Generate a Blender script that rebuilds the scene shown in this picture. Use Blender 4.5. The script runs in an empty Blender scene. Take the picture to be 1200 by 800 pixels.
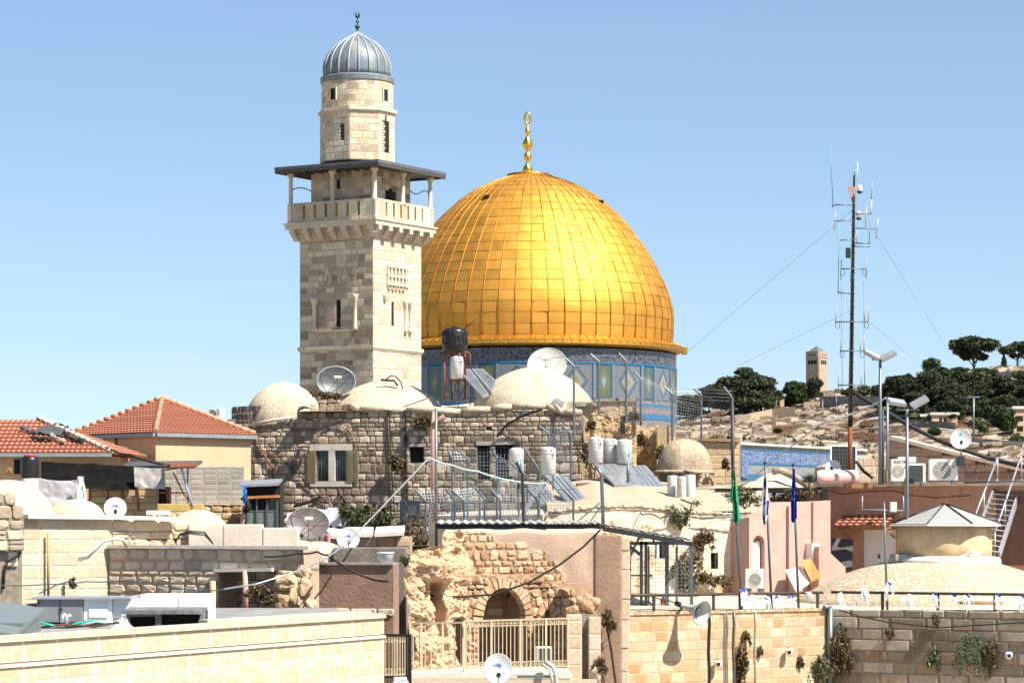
import bpy, bmesh, math, random
from math import sin, cos, pi, radians, sqrt, atan2, floor
from mathutils import Vector, noise as mn
SC = bpy.context.scene
# ---------------------------------------------------------------- camera, sky, sun, exposure
HOR = 620.0            # photo row of the eye level; the camera stands at the origin looking along +Y
K = 0.0003             # metres per photo pixel per metre of distance (100 mm lens on 36 mm)
cd = bpy.data.cameras.new('camera'); cam = bpy.data.objects.new('camera', cd); SC.collection.objects.link(cam)
cd.lens = 100; cd.sensor_width = 36; cd.sensor_fit = 'HORIZONTAL'
cam.location = (0, 0, 0); cam.rotation_euler = (radians(90), 0, 0)
cd.shift_y = (HOR - 400) / 1200.0
cd.clip_start = 1; cd.clip_end = 9000
SC.camera = cam
SUN = Vector((0.50, -0.35, 0.79)).normalized()
sl = bpy.data.lights.new('sun', 'SUN'); so = bpy.data.objects.new('sun', sl); SC.collection.objects.link(so)
sl.energy = 5.0; sl.angle = radians(0.5); sl.color = (1.0, 0.93, 0.82)
so.rotation_euler = SUN.to_track_quat('Z', 'Y').to_euler(); so.location = (40, -30, 90)
w = bpy.data.worlds.new('World'); SC.world = w; w.use_nodes = True
wn = w.node_tree.nodes; wl = w.node_tree.links
sky = wn.new('ShaderNodeTexSky'); sky.sky_type = 'NISHITA'; sky.sun_disc = False
sky.sun_elevation = math.asin(SUN.z); sky.sun_rotation = atan2(SUN.x, SUN.y)
sky.altitude = 750; sky.air_density = 1.0; sky.dust_density = 1.0; sky.ozone_density = 2.0
tcw = wn.new('ShaderNodeTexCoord'); mpw = wn.new('ShaderNodeMapping'); mpw.inputs['Location'].default_value = (0, 0, 0.04)
wl.new(tcw.outputs['Generated'], mpw.inputs[0]); wl.new(mpw.outputs[0], sky.inputs[0])
wl.new(sky.outputs[0], wn['Background'].inputs[0]); wn['Background'].inputs[1].default_value = 0.077
SC.view_settings.view_transform = 'Standard'; SC.view_settings.look = 'None'
SC.view_settings.exposure = 1.12; SC.view_settings.gamma = 1.0
SC.render.engine = 'CYCLES'
SC.cycles.transparent_max_bounces = 24
# ---------------------------------------------------------------- helpers
R = random.Random(7)
def X(px, Y): return (px - 600) * K * Y
def Z(py, Y): return (HOR - py) * K * Y
def W(px, py, Y): return Vector((X(px, Y), Y, Z(py, Y)))
def tag(o, label=None, cat=None, group=None, kind=None):
    if label: o['label'] = label
    if cat: o['category'] = cat
    if group: o['group'] = group
    if kind: o['kind'] = kind
    return o
def thing(name, loc, label, cat, group=None):
    o = bpy.data.objects.new(name, None); SC.collection.objects.link(o)
    o.location = loc; o.empty_display_size = 0.3
    return tag(o, label, cat, group)
def dup(root, loc, label=None, rotz=None, scale=None):
    r = root.copy(); SC.collection.objects.link(r); r.location = loc
    if rotz is not None: r.rotation_euler = (0, 0, rotz)
    if scale is not None: r.scale = (scale,) * 3 if not hasattr(scale, '__len__') else scale
    if label: r['label'] = label
    for ch in list(root.children):
        c = ch.copy(); SC.collection.objects.link(c); c.parent = r
        for g in list(ch.children):
            d = g.copy(); SC.collection.objects.link(d); d.parent = c
    return r
class MB:
    def __init__(s): s.v = []; s.f = []; s.t = []; s.m = []; s.sm = []
    def add(s, verts, faces, tint=0.5, mi=0, smooth=False):
        b = len(s.v)
        s.v.extend([tuple(p) for p in verts]); s.t.extend([tint] * len(verts))
        for f in faces:
            s.f.append(tuple(i + b for i in f)); s.m.append(mi); s.sm.append(smooth)
    def box(s, x0, y0, z0, x1, y1, z1, tint=0.5, mi=0):
        s.add([(x0,y0,z0),(x1,y0,z0),(x1,y1,z0),(x0,y1,z0),(x0,y0,z1),(x1,y0,z1),(x1,y1,z1),(x0,y1,z1)],
              [(0,3,2,1),(4,5,6,7),(0,1,5,4),(1,2,6,5),(2,3,7,6),(3,0,4,7)], tint, mi)
    def bbox(s, x0, y0, z0, x1, y1, z1, b=0.02, tint=0.5, mi=0):
        # box with chamfered edges
        xs, ys, zs = (x0, x1), (y0, y1), (z0, z1)
        bm = bmesh.new(); bmesh.ops.create_cube(bm, size=1)
        for v in bm.verts:
            v.co = Vector((xs[v.co.x > 0], ys[v.co.y > 0], zs[v.co.z > 0]))
        bmesh.ops.bevel(bm, geom=list(bm.edges), offset=b, segments=2, affect='EDGES', profile=0.6)
        bm.verts.index_update()
        s.add([v.co[:] for v in bm.verts], [[v.index for v in f.verts] for f in bm.faces], tint, mi); bm.free()
    def obox(s, c, u, v, w_, tint=0.5, mi=0):
        # oriented box: centre and three half-axis vectors (right-handed)
        c = Vector(c); u = Vector(u); v = Vector(v); w_ = Vector(w_)
        P = [c-u-v-w_, c+u-v-w_, c+u+v-w_, c-u+v-w_, c-u-v+w_, c+u-v+w_, c+u+v+w_, c-u+v+w_]
        s.add(P, [(0,3,2,1),(4,5,6,7),(0,1,5,4),(1,2,6,5),(2,3,7,6),(3,0,4,7)], tint, mi)
    def beam(s, p0, p1, wd, ht=None, tint=0.5, mi=0):
        p0 = Vector(p0); p1 = Vector(p1); d = (p1 - p0)
        if d.length < 1e-6: return
        ht = ht or wd
        dn = d.normalized(); up = Vector((0,0,1)) if abs(dn.z) < 0.95 else Vector((0,1,0))
        a = dn.cross(up).normalized(); b = a.cross(dn).normalized()
        s.obox((p0+p1)/2, d/2, b*(-ht/2) if False else a*(-wd/2), b*(ht/2), tint, mi)
    def tube(s, pts, r, n=6, tint=0.5, mi=0, caps=True, smooth=True):
        pts = [Vector(p) for p in pts]; b = len(s.v); m = len(pts)
        rs = r if hasattr(r, '__len__') else [r] * m
        ref = None
        for i, p in enumerate(pts):
            d = (pts[min(i+1, m-1)] - pts[max(i-1, 0)]).normalized()
            if ref is None:
                ref = Vector((0,0,1)) if abs(d.z) < 0.9 else Vector((0,1,0))
            a = d.cross(ref).normalized(); c = a.cross(d).normalized(); ref = c
            for k in range(n):
                t = 2*pi*k/n
                s.v.append(tuple(p + a*(cos(t)*rs[i]) + c*(sin(t)*rs[i]))); s.t.append(tint)
        for i in range(m-1):
            for k in range(n):
                k2 = (k+1) % n
                s.f.append((b+i*n+k, b+i*n+k2, b+(i+1)*n+k2, b+(i+1)*n+k)); s.m.append(mi); s.sm.append(smooth)
        if caps:
            s.f.append(tuple(b+k for k in range(n))[::-1]); s.m.append(mi); s.sm.append(False)
            s.f.append(tuple(b+(m-1)*n+k for k in range(n))); s.m.append(mi); s.sm.append(False)
    def lathe(s, prof, n=32, c=(0,0,0), a0=0.0, tint=0.5, mi=0, smooth=True, wob=0.0, arc=2*pi):
        # profile (r, z) from bottom to top
        b = len(s.v); full = abs(arc - 2*pi) < 1e-6; nn = n if full else n+1
        for (r, z) in prof:
            for k in range(nn):
                t = a0 + arc*k/n; rr = r
                if wob: rr *= 1 + wob*mn.noise(Vector((cos(t)*2+c[0], sin(t)*2+c[1], z*1.3+c[2])))
                s.v.append((c[0]+rr*cos(t), c[1]+rr*sin(t), c[2]+z)); s.t.append(tint)
        for i in range(len(prof)-1):
            for k in range(n):
                k2 = (k+1) % nn
                s.f.append((b+i*nn+k, b+i*nn+k2, b+(i+1)*nn+k2, b+(i+1)*nn+k)); s.m.append(mi); s.sm.append(smooth)
        if full:
            if prof[0][0] > 1e-4: s.f.append(tuple(b+k for k in range(n))[::-1]); s.m.append(mi); s.sm.append(False)
            if prof[-1][0] > 1e-4: s.f.append(tuple(b+(len(prof)-1)*nn+k for k in range(n))); s.m.append(mi); s.sm.append(False)
    def prism(s, poly, z0, z1, tint=0.5, mi=0):
        n = len(poly)
        s.add([(x,y,z0) for x,y in poly] + [(x,y,z1) for x,y in poly],
              [tuple(range(n))[::-1], tuple(range(n, 2*n))] + [(i,(i+1)%n,n+(i+1)%n,n+i) for i in range(n)], tint, mi)
    def slab(s, poly, y0, y1, tint=0.5, mi=0):
        # outline in (x, z), extruded along y from y0 (front) to y1; outline counter-clockwise seen from the front
        n = len(poly)
        s.add([(x,y0,z) for x,z in poly] + [(x,y1,z) for x,z in poly],
              [tuple(range(n)), tuple(range(n, 2*n))[::-1]] + [((i+1)%n,i,n+i,n+(i+1)%n) for i in range(n)], tint, mi)
    def grid(s, fn, nu, nv, tint=0.5, mi=0, smooth=True, tfn=None):
        b = len(s.v)
        for j in range(nv+1):
            for i in range(nu+1):
                s.v.append(tuple(fn(i/nu, j/nv))); s.t.append(tfn(i/nu, j/nv) if tfn else tint)
        for j in range(nv):
            for i in range(nu):
                a = b+j*(nu+1)+i
                s.f.append((a, a+1, a+nu+2, a+nu+1)); s.m.append(mi); s.sm.append(smooth)
    def build(s, name, mats, parent=None, local=False, at=None, fixn=False):
        me = bpy.data.meshes.new(name)
        if not isinstance(mats, (list, tuple)): mats = [mats]
        if parent is not None:
            off = Vector((0,0,0)) if local else abs_loc(parent)
        else:
            if at is not None: off = Vector(at)
            else:
                xs = [p[0] for p in s.v]; ys = [p[1] for p in s.v]; zs = [p[2] for p in s.v]
                off = Vector(((min(xs)+max(xs))/2, (min(ys)+max(ys))/2, min(zs)))
        me.from_pydata([(p[0]-off.x, p[1]-off.y, p[2]-off.z) for p in s.v], [], s.f)
        for m in mats: me.materials.append(m)
        me.polygons.foreach_set('material_index', s.m)
        me.polygons.foreach_set('use_smooth', s.sm)
        at_ = me.attributes.new('tint', 'FLOAT', 'POINT'); at_.data.foreach_set('value', s.t)
        me.update()
        if fixn:
            bm = bmesh.new(); bm.from_mesh(me); bmesh.ops.recalc_face_normals(bm, faces=bm.faces); bm.to_mesh(me); bm.free()
        o = bpy.data.objects.new(name, me); SC.collection.objects.link(o)
        if parent is not None: o.parent = parent
        else: o.location = off
        return o
def abs_loc(o):
    p = Vector(o.location)
    while o.parent is not None:
        o = o.parent; p += Vector(o.location)
    return p
# ---------------------------------------------------------------- masonry: real blocks with joints
def stone(mb, P, u0, u1, z0, z1, rel, jit, cut, rnd, tint, mi=0):
    du, dz = u1-u0, z1-z0
    j = lambda a: rnd.uniform(-jit, jit) * a
    m = min(du, dz)
    c = cut * m * rnd.uniform(.4,1.5)
    if cut > 0:
        ring = [(u0+c,z0),(u1-c,z0),(u1,z0+c),(u1,z1-c),(u1-c,z1),(u0+c,z1),(u0,z1-c),(u0,z0+c)]
    else:
        ring = [(u0,z0),(u1,z0),(u1,z1),(u0,z1)]
    ring = [(a + j(m), b + j(m)) for a, b in ring]
    n = len(ring); cu, cz = (u0+u1)/2, (z0+z1)/2
    ins = min(0.25, 0.03/m + 0.04) if cut == 0 else 0.16
    inner = [(a+(cu-a)*ins*1.0, b+(cz-b)*ins*1.6 if dz < du else b+(cz-b)*ins) for a, b in ring]
    vs = [P(a, b, -0.01) for a, b in ring] + [P(a, b, rel*rnd.uniform(0.6, 1.15)) for a, b in inner]
    fs = [(i, (i+1)%n, n+(i+1)%n, n+i) for i in range(n)]
    if cut > 0:
        vs.append(P(cu+j(m), cz+j(m), rel*rnd.uniform(.9, 1.3)))
        fs += [(n+i, n+(i+1)%n, 2*n) for i in range(n)]
    else: fs.append(tuple(n+i for i in range(n)))
    mb.add(vs, fs, tint, mi)
def hole_span(h, z):
    if h[0] == 'r': return (h[1], h[2]) if h[3] < z < h[4] else None
    if h[0] == 'a':      # u0, u1, z0, spring height, rise
        u0, u1, z0, zs, rise = h[1:6]
        if z0 < z <= zs: return (u0, u1)
        if zs < z < zs+rise:
            q = sqrt(max(0, 1-((z-zs)/rise)**2)); c = (u0+u1)/2; r = (u1-u0)/2*q
            return (c-r, c+r)
    return None
def masonry(mb, A, d, L, z0, ztop, hr=(.25,.35), lr=(.3,.6), gap=.012, rel=.03, jit=.03, cut=0.0, holes=(), seed=1, thick=.2, mi=0, mm=1, tr=(0,1), ubot=None):
    rnd = random.Random(seed)
    d = Vector((d[0], d[1], 0)).normalized(); n = Vector((d.y, -d.x, 0)); A3 = Vector((A[0], A[1], 0))
    zt = ztop if callable(ztop) else (lambda u: ztop)
    def P(u, z, o): return A3 + d*u + n*o + Vector((0,0,z))
    zmax = max(zt(L*i/60) for i in range(61))
    edges = sorted({h[3] for h in holes} | {h[4] for h in holes if h[0] == 'r'})
    z = z0
    while z < zmax - 0.03:
        h = rnd.uniform(*hr)
        for e in edges:
            if z + 0.4*h < e < z + 1.5*h: h = e - z; break
        if zmax - z - h < 0.4*hr[0]: h = zmax - z
        zc = z + h*0.5
        N = max(8, int(L/0.08)); ivs = []; cur = None
        spans = [q for q in (hole_span(hh, zc) for hh in holes) if q]
        for i in range(N+1):
            u = L*i/N
            ok = zt(u) > zc and not any(a < u < b for a, b in spans) and (ubot is None or ubot(u) < zc)
            if ok and cur is None: cur = u
            if not ok and cur is not None: ivs.append((cur, u)); cur = None
        if cur is not None: ivs.append((cur, L))
        snap = []
        for a, b in ivs:
            for (p, q) in spans:
                if abs(a-q) < 0.12: a = q
                if abs(b-p) < 0.12: b = p
            if b - a > 0.05: snap.append((a, b))
        for a, b in snap:
            vs = [P(a,z,0),P(b,z,0),P(b,min(z+h, max(zt(b)-.02,zc)),0),P(a,min(z+h,max(zt(a)-.02,zc)),0)]
            vs += [p - n*thick for p in vs]
            mb.add(vs, [(0,1,2,3),(1,0,4,5),(2,1,5,6),(3,2,6,7),(0,3,7,4)], rnd.uniform(.35,.5), mm)
            u = a
            while u < b - 0.02:
                l = rnd.uniform(*lr) * (0.75 + 0.5*h/hr[1])
                if b - u - l < lr[0]*0.6: l = b - u
                t = tr[0] + (tr[1]-tr[0])*rnd.random()
                zz1 = z + h
                if h > 0.9*hr[0] and cut > 0 and rnd.random() < 0.12 and l < 0.9*lr[1] and h > 0.2:
                    zm = z + h*rnd.uniform(.35,.65)
                    stone(mb, P, u+gap, u+l-gap, z+gap, zm-gap*.5, rel, jit, cut, rnd, t, mi)
                    stone(mb, P, u+gap, u+l-gap, zm+gap*.5, zz1-gap, rel, jit, cut, rnd, tr[0]+(tr[1]-tr[0])*rnd.random(), mi)
                else:
                    stone(mb, P, u+gap, u+l-gap, z+gap, zz1-gap, rel, jit, cut, rnd, t, mi)
                u += l
        z += h
    return P
def voussoirs(mb, P, cu, zs, r, rise, wd, n, rel, seed, mi=0, a0=0.0, a1=pi, tr=(0,1)):
    rnd = random.Random(seed)
    for i in range(n):
        t0 = a0 + (a1-a0)*i/n + .02; t1 = a0 + (a1-a0)*(i+1)/n - .02
        w2 = wd * rnd.uniform(.85, 1.15)
        e = .012
        t0 -= .014; t1 += .014
        q = lambda t, k: (cu + cos(t)*(r+k), zs + sin(t)*(rise+k))
        ring = [q(t0,0), q(t0,w2), q(t1,w2), q(t1,0)]
        cu_, cz_ = sum(a for a,_ in ring)/4, sum(b for _,b in ring)/4
        inn = [(a+(cu_-a)*.15, b+(cz_-b)*.15) for a,b in ring]
        re = rel*rnd.uniform(.7,1.3)
        mb.add([P(a,b,-.12) for a,b in ring]+[P(a,b,re) for a,b in inn],
               [(0,1,5,4),(1,2,6,5),(2,3,7,6),(3,0,4,7),(4,5,6,7)], tr[0]+(tr[1]-tr[0])*rnd.random(), mi)
def interp(pts):
    def f(u):
        if u <= pts[0][0]: return pts[0][1]
        for (a, za), (b, zb) in zip(pts, pts[1:]):
            if u <= b: return za + (zb-za)*(u-a)/(b-a) if b > a else zb
        return pts[-1][1]
    return f
# ---------------------------------------------------------------- materials
def newmat(name):
    m = bpy.data.materials.new(name); m.use_nodes = True
    nt = m.node_tree; b = nt.nodes['Principled BSDF']
    return m, nt, b
def N(nt, t, **kw):
    n = nt.nodes.new(t)
    for k, v in kw.items():
        if k.startswith('i_'): n.inputs[int(k[2:])].default_value = v
        else: setattr(n, k, v)
    return n
def ramp(nt, stops, interp_='LINEAR'):
    r = nt.nodes.new('ShaderNodeValToRGB'); e = r.color_ramp.elements; r.color_ramp.interpolation = interp_
    while len(e) > 1: e.remove(e[-1])
    for i, (p, c) in enumerate(stops):
        el = e[0] if i == 0 else e.new(p)
        el.position = p; el.color = (c[0], c[1], c[2], 1) if hasattr(c, '__len__') else (c, c, c, 1)
    return r
def mixc(nt, fac, a, b, mode='MIX'):
    m = nt.nodes.new('ShaderNodeMix'); m.data_type = 'RGBA'; m.blend_type = mode
    L = nt.links
    for s_, v in ((m.inputs[0], fac), (m.inputs[6], a), (m.inputs[7], b)):
        if isinstance(v, (int, float)): s_.default_value = v
        elif isinstance(v, tuple): s_.default_value = (v[0], v[1], v[2], 1)
        else: L.new(v, s_)
    return m.outputs[2]
def coords(nt, scale=(1,1,1), kind='Object'):
    tc = nt.nodes.new('ShaderNodeTexCoord'); mp = nt.nodes.new('ShaderNodeMapping')
    mp.inputs['Scale'].default_value = scale
    nt.links.new(tc.outputs[kind], mp.inputs[0]); return mp.outputs[0]
def nz(nt, co, scale, detail=4, rough=.6, dist=0):
    n = N(nt, 'ShaderNodeTexNoise'); n.inputs['Scale'].default_value = scale; n.inputs['Detail'].default_value = detail
    n.inputs['Roughness'].default_value = rough; n.inputs['Distortion'].default_value = dist
    nt.links.new(co, n.inputs['Vector']); return n.outputs[0]
def stone_mat(name, cols, grime=(.12,.10,.085), gamt=.55, glo=.5, ghi=.72, spot=None, rough=.9, bump=.35, streak=.4, fine=.5):
    m, nt, b = newmat(name); L = nt.links
    at = N(nt, 'ShaderNodeAttribute', attribute_name='tint')
    k = len(cols); rp = ramp(nt, [(i/(k-1) if k > 1 else 0, c) for i, c in enumerate(cols)])
    L.new(at.outputs['Fac'], rp.inputs[0])
    co = coords(nt)
    c = rp.outputs[0]
    f = nz(nt, co, 9, 5, .7); fr = ramp(nt, [(.25, 1-fine*.55), (.75, 1+fine*.25)]); L.new(f, fr.inputs[0])
    c = mixc(nt, 1.0, c, fr.outputs[0], 'MULTIPLY')
    if spot:
        s = nz(nt, co, spot[1], 3, .6); sr = ramp(nt, [(spot[2], 0), (spot[2]+.12, 1)]); L.new(s, sr.inputs[0])
        ms = N(nt, 'ShaderNodeMath', operation='MULTIPLY'); ms.inputs[1].default_value = spot[3]; L.new(sr.outputs[0], ms.inputs[0])
        c = mixc(nt, ms.outputs[0], c, spot[0])
    g = nz(nt, co, .55, 6, .65, .4); gr = ramp(nt, [(glo, 0), (ghi, 1)]); L.new(g, gr.inputs[0])
    gm = N(nt, 'ShaderNodeMath', operation='MULTIPLY'); gm.inputs[1].default_value = gamt; L.new(gr.outputs[0], gm.inputs[0])
    c = mixc(nt, gm.outputs[0], c, grime)
    if streak:
        st = nz(nt, coords(nt, (2.2, 2.2, .18)), 1.5, 5, .7); sr = ramp(nt, [(.56, 0), (.8, 1)]); L.new(st, sr.inputs[0])
        sm_ = N(nt, 'ShaderNodeMath', operation='MULTIPLY'); sm_.inputs[1].default_value = streak; L.new(sr.outputs[0], sm_.inputs[0])
        c = mixc(nt, sm_.outputs[0], c, grime)
    L.new(c, b.inputs['Base Color']); b.inputs['Roughness'].default_value = rough
    b.inputs['Specular IOR Level'].default_value = .2
    bp = N(nt, 'ShaderNodeBump'); bp.inputs['Strength'].default_value = bump; bp.inputs['Distance'].default_value = .03
    f2 = nz(nt, co, 14, 6, .75); L.new(f2, bp.inputs['Height']); L.new(bp.outputs[0], b.inputs['Normal'])
    return m
def plain(name, col, rough=.6, metal=0.0, var=.12, scale=3.0, bump=0.0, dirt=None, spec=.4, bscale=12):
    m, nt, b = newmat(name); L = nt.links; co = coords(nt)
    f = nz(nt, co, scale, 5, .65); fr = ramp(nt, [(.3, 1-var), (.7, 1+var*.5)]); L.new(f, fr.inputs[0])
    c = mixc(nt, 1.0, (col[0], col[1], col[2]), fr.outputs[0], 'MULTIPLY')
    if dirt:
        d = nz(nt, coords(nt, (1.6,1.6,.35)), dirt[1], 6, .7, .3); dr = ramp(nt, [(dirt[2], 0), (dirt[2]+.2, 1)]); L.new(d, dr.inputs[0])
        dm = N(nt, 'ShaderNodeMath', operation='MULTIPLY'); dm.inputs[1].default_value = dirt[3]; L.new(dr.outputs[0], dm.inputs[0])
        c = mixc(nt, dm.outputs[0], c, dirt[0])
    L.new(c, b.inputs['Base Color']); b.inputs['Roughness'].default_value = rough; b.inputs['Metallic'].default_value = metal
    b.inputs['Specular IOR Level'].default_value = spec
    if bump:
        bp = N(nt, 'ShaderNodeBump'); bp.inputs['Strength'].default_value = bump; bp.inputs['Distance'].default_value = .04
        f2 = nz(nt, co, bscale, 6, .7); L.new(f2, bp.inputs['Height']); L.new(bp.outputs[0], b.inputs['Normal'])
    return m
def paved_mat(name, cols, joint, scale=2.6, grime=(.3,.26,.2), gamt=.35):
    # small pale paving stones laid over a roof or dome
    m, nt, b = newmat(name); L = nt.links; co = coords(nt)
    v = N(nt, 'ShaderNodeTexVoronoi', feature='F1'); v.inputs['Scale'].default_value = scale; v.inputs['Randomness'].default_value = .75; L.new(co, v.inputs['Vector'])
    ve = N(nt, 'ShaderNodeTexVoronoi', feature='DISTANCE_TO_EDGE'); ve.inputs['Scale'].default_value = scale; ve.inputs['Randomness'].default_value = .75; L.new(co, ve.inputs['Vector'])
    sp = N(nt, 'ShaderNodeSeparateColor'); L.new(v.outputs['Color'], sp.inputs[0])
    rp = ramp(nt, [(i/(len(cols)-1), c) for i, c in enumerate(cols)]); L.new(sp.outputs[0], rp.inputs[0])
    er = ramp(nt, [(.03, 0), (.09, 1)]); L.new(ve.outputs['Distance'], er.inputs[0])
    c = mixc(nt, er.outputs[0], joint, rp.outputs[0])
    g = nz(nt, coords(nt, (1,1,.5)), .75, 7, .72, .5); gr = ramp(nt, [(.44, 0), (.70, 1)]); L.new(g, gr.inputs[0])
    gm = N(nt, 'ShaderNodeMath', operation='MULTIPLY'); gm.inputs[1].default_value = gamt; L.new(gr.outputs[0], gm.inputs[0])
    c = mixc(nt, gm.outputs[0], c, grime)
    L.new(c, b.inputs['Base Color']); b.inputs['Roughness'].default_value = .9; b.inputs['Specular IOR Level'].default_value = .2
    bp = N(nt, 'ShaderNodeBump'); bp.inputs['Strength'].default_value = .4; bp.inputs['Distance'].default_value = .03
    L.new(er.outputs[0], bp.inputs['Height']); L.new(bp.outputs[0], b.inputs['Normal'])
    return m
M = {}
M['rubble'] = stone_mat('grey_rubble_stone', [(.13,.102,.068),(.26,.21,.148),(.35,.287,.205),(.44,.368,.27),(.63,.54,.42)], gamt=.45, glo=.54, ghi=.8, streak=.3)
M['tanrubble'] = stone_mat('tan_rubble_stone', [(.30,.24,.18),(.46,.38,.28),(.58,.49,.37),(.66,.57,.44)], gamt=.4, glo=.54, ghi=.78, streak=.3)
M['mortar_dark'] = plain('dark_mortar', (.25,.21,.16), .95, var=.4, scale=6)
M['mortar_warm'] = plain('warm_mortar', (.44,.34,.24), .95, var=.3, scale=6)
M['mortar_pale'] = plain('pale_mortar', (.55,.47,.36), .95, var=.2, scale=6)
M['minaret'] = stone_mat('minaret_stone', [(.20,.165,.12),(.38,.315,.23),(.54,.455,.335),(.68,.60,.465),(.58,.455,.30)], grime=(.15,.125,.095), gamt=.5, streak=.25, fine=.7)
M['minaret_joint'] = plain('minaret_joint', (.42,.35,.26), .95, var=.3, scale=4)
M['trim'] = stone_mat('carved_trim_stone', [(.52,.45,.35),(.62,.54,.42)], grime=(.2,.16,.12), gamt=.3)
M['yellowstone'] = stone_mat('yellow_wall_stone', [(.40,.26,.13),(.54,.37,.19),(.60,.44,.25),(.64,.50,.32)], grime=(.26,.15,.07), gamt=.5, glo=.54, ghi=.72, streak=.3, fine=.8)
M['ashlar'] = stone_mat('cream_ashlar', [(.46,.35,.23),(.53,.44,.32),(.57,.50,.39),(.50,.38,.25)], grime=(.30,.215,.13), gamt=.4, streak=.2, spot=((.62,.36,.14), 5, .60, .45))
M['newashlar'] = stone_mat('new_cream_ashlar', [(.47,.40,.29),(.50,.435,.325),(.52,.465,.37),(.55,.505,.42)], grime=(.42,.34,.23), gamt=.3, streak=.08, spot=((.50,.34,.16), 5, .5, .6), bump=.8)
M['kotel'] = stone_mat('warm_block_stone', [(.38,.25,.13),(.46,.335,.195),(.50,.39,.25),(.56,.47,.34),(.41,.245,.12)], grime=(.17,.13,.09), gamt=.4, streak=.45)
M['kotelshade'] = stone_mat('shaded_block_stone', [(.19,.155,.11),(.30,.25,.18),(.40,.34,.25),(.54,.48,.38),(.33,.23,.14)], grime=(.085,.07,.05), gamt=.6, streak=.5)  # darker grey copy of the kotel stone, its wall's shade in the colour
M['pinkrubble'] = stone_mat('peach_rubble', [(.16,.10,.06),(.36,.215,.11),(.47,.31,.185),(.56,.41,.275),(.50,.33,.19)], grime=(.34,.21,.12), gamt=.4, streak=.15, fine=.7, bump=.8)
M['white_plaster'] = plain('limewashed_plaster', (.62,.55,.45), .9, var=.2, scale=1.2, bump=.4, dirt=((.45,.38,.29), .6, .55, .5))
M['cream_plaster'] = plain('cream_plaster', (.56,.375,.225), .9, var=.12, scale=1.5, bump=.2, dirt=((.40,.30,.19), .5, .55, .45))
M['old_plaster'] = plain('stained_plaster', (.68,.57,.42), .92, var=.25, scale=1.4, bump=.6, dirt=((.30,.22,.14), .9, .52, .6))
M['pink_plaster'] = plain('pink_plaster', (.47,.30,.25), .92, var=.15, scale=1.5, bump=.3, dirt=((.50,.38,.30), .8, .55, .6))
M['terracotta_plaster'] = plain('terracotta_plaster', (.47,.27,.18), .92, var=.25, scale=1.3, bump=.3, dirt=((.24,.13,.09), .8, .5, .5))
M['brown_plaster'] = plain('brown_plaster', (.30,.195,.14), .95, var=.2, scale=2, bump=1.0, bscale=9, dirt=((.27,.19,.15), .9, .55, .5))
M['salmon_plaster'] = plain('salmon_plaster', (.52,.375,.275), .95, var=.15, scale=1.5, bump=.5, dirt=((.70,.56,.42), .8, .55, .5))
M['pale_paving'] = paved_mat('pale_dome_paving', [(.52,.44,.33),(.60,.52,.41),(.56,.47,.35),(.50,.38,.26)], (.40,.33,.25), 3)
M['dome_plaster'] = paved_mat('weathered_dome_plaster', [(.54,.45,.32),(.59,.50,.37),(.50,.41,.29)], (.44,.36,.26), 5.5, grime=(.30,.225,.145), gamt=.6)
M['grey_dome'] = paved_mat('lichened_dome_stone', [(.40,.32,.225),(.47,.385,.275),(.36,.29,.205)], (.33,.265,.19), 5, grime=(.17,.13,.09), gamt=.75)
M['concrete'] = plain('raw_concrete', (.36,.33,.29), .95, var=.25, scale=2.5, bump=.5, dirt=((.14,.12,.10), .9, .5, .7))
M['pale_concrete'] = plain('pale_concrete', (.60,.56,.50), .92, var=.15, scale=2, bump=.3, dirt=((.34,.30,.25), .8, .55, .5))
M['steel'] = plain('galvanised_steel', (.15,.18,.20), .45, .55, var=.15)
M['darksteel'] = plain('dark_steel', (.045,.05,.06), .5, .5, var=.2)
M['bluesteel'] = plain('blue_grey_painted_steel', (.085,.115,.14), .5, .2, var=.15)
M['lightsteel'] = plain('light_grey_steel', (.36,.38,.40), .45, .4, var=.12)
M['white_paint'] = plain('white_enamel', (.80,.80,.79), .35, 0, var=.06, dirt=((.55,.48,.38), .7, .62, .35))
M['offwhite'] = plain('weathered_offwhite', (.66,.63,.56), .5, 0, var=.1, dirt=((.40,.33,.24), .8, .58, .5))
M['black_plastic'] = plain('black_plastic', (.012,.012,.014), .35, 0, var=.3)
M['black_rubber'] = plain('black_cable_rubber', (.015,.015,.016), .7, 0, var=.2)
M['black'] = plain('dark_opening', (.012,.011,.010), .9, 0, var=.3)
M['glass'] = plain('dark_window_glass', (.02,.025,.03), .08, 0, var=.1, spec=.8)
M['rust'] = plain('rusty_steel', (.22,.075,.035), .8, .3, var=.4, scale=8)
M['pinkpipe'] = plain('faded_pink_pipe', (.55,.32,.26), .6, 0, var=.2)
M['olive'] = plain('olive_shutter_paint', (.21,.18,.09), .6, 0, var=.25, scale=6)
M['wood'] = plain('brown_wood', (.30,.15,.06), .7, 0, var=.3, scale=5)
M['red_tile'] = stone_mat('red_roof_tile', [(.27,.105,.065),(.33,.135,.085),(.37,.165,.11)], grime=(.20,.09,.06), gamt=.4, streak=.1, fine=.5, bump=.2)
M['ridge_tile'] = stone_mat('ridge_tile', [(.50,.24,.14),(.56,.34,.22)], grime=(.4,.3,.2), gamt=.4, streak=.1)
M['zinc'] = plain('dull_zinc', (.26,.29,.31), .5, .3, var=.2)
M['dishgrey'] = plain('dish_grey', (.075,.08,.085), .45, 0, var=.1, dirt=((.30,.22,.17), .8, .55, .4))
M['dishwhite'] = plain('dish_white', (.58,.59,.60), .4, 0, var=.05)
M['logo_blue'] = plain('print_blue', (.03,.12,.75), .5, 0, var=.05)
M['logo_green'] = plain('print_green', (.02,.45,.32), .5, 0, var=.05)
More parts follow.
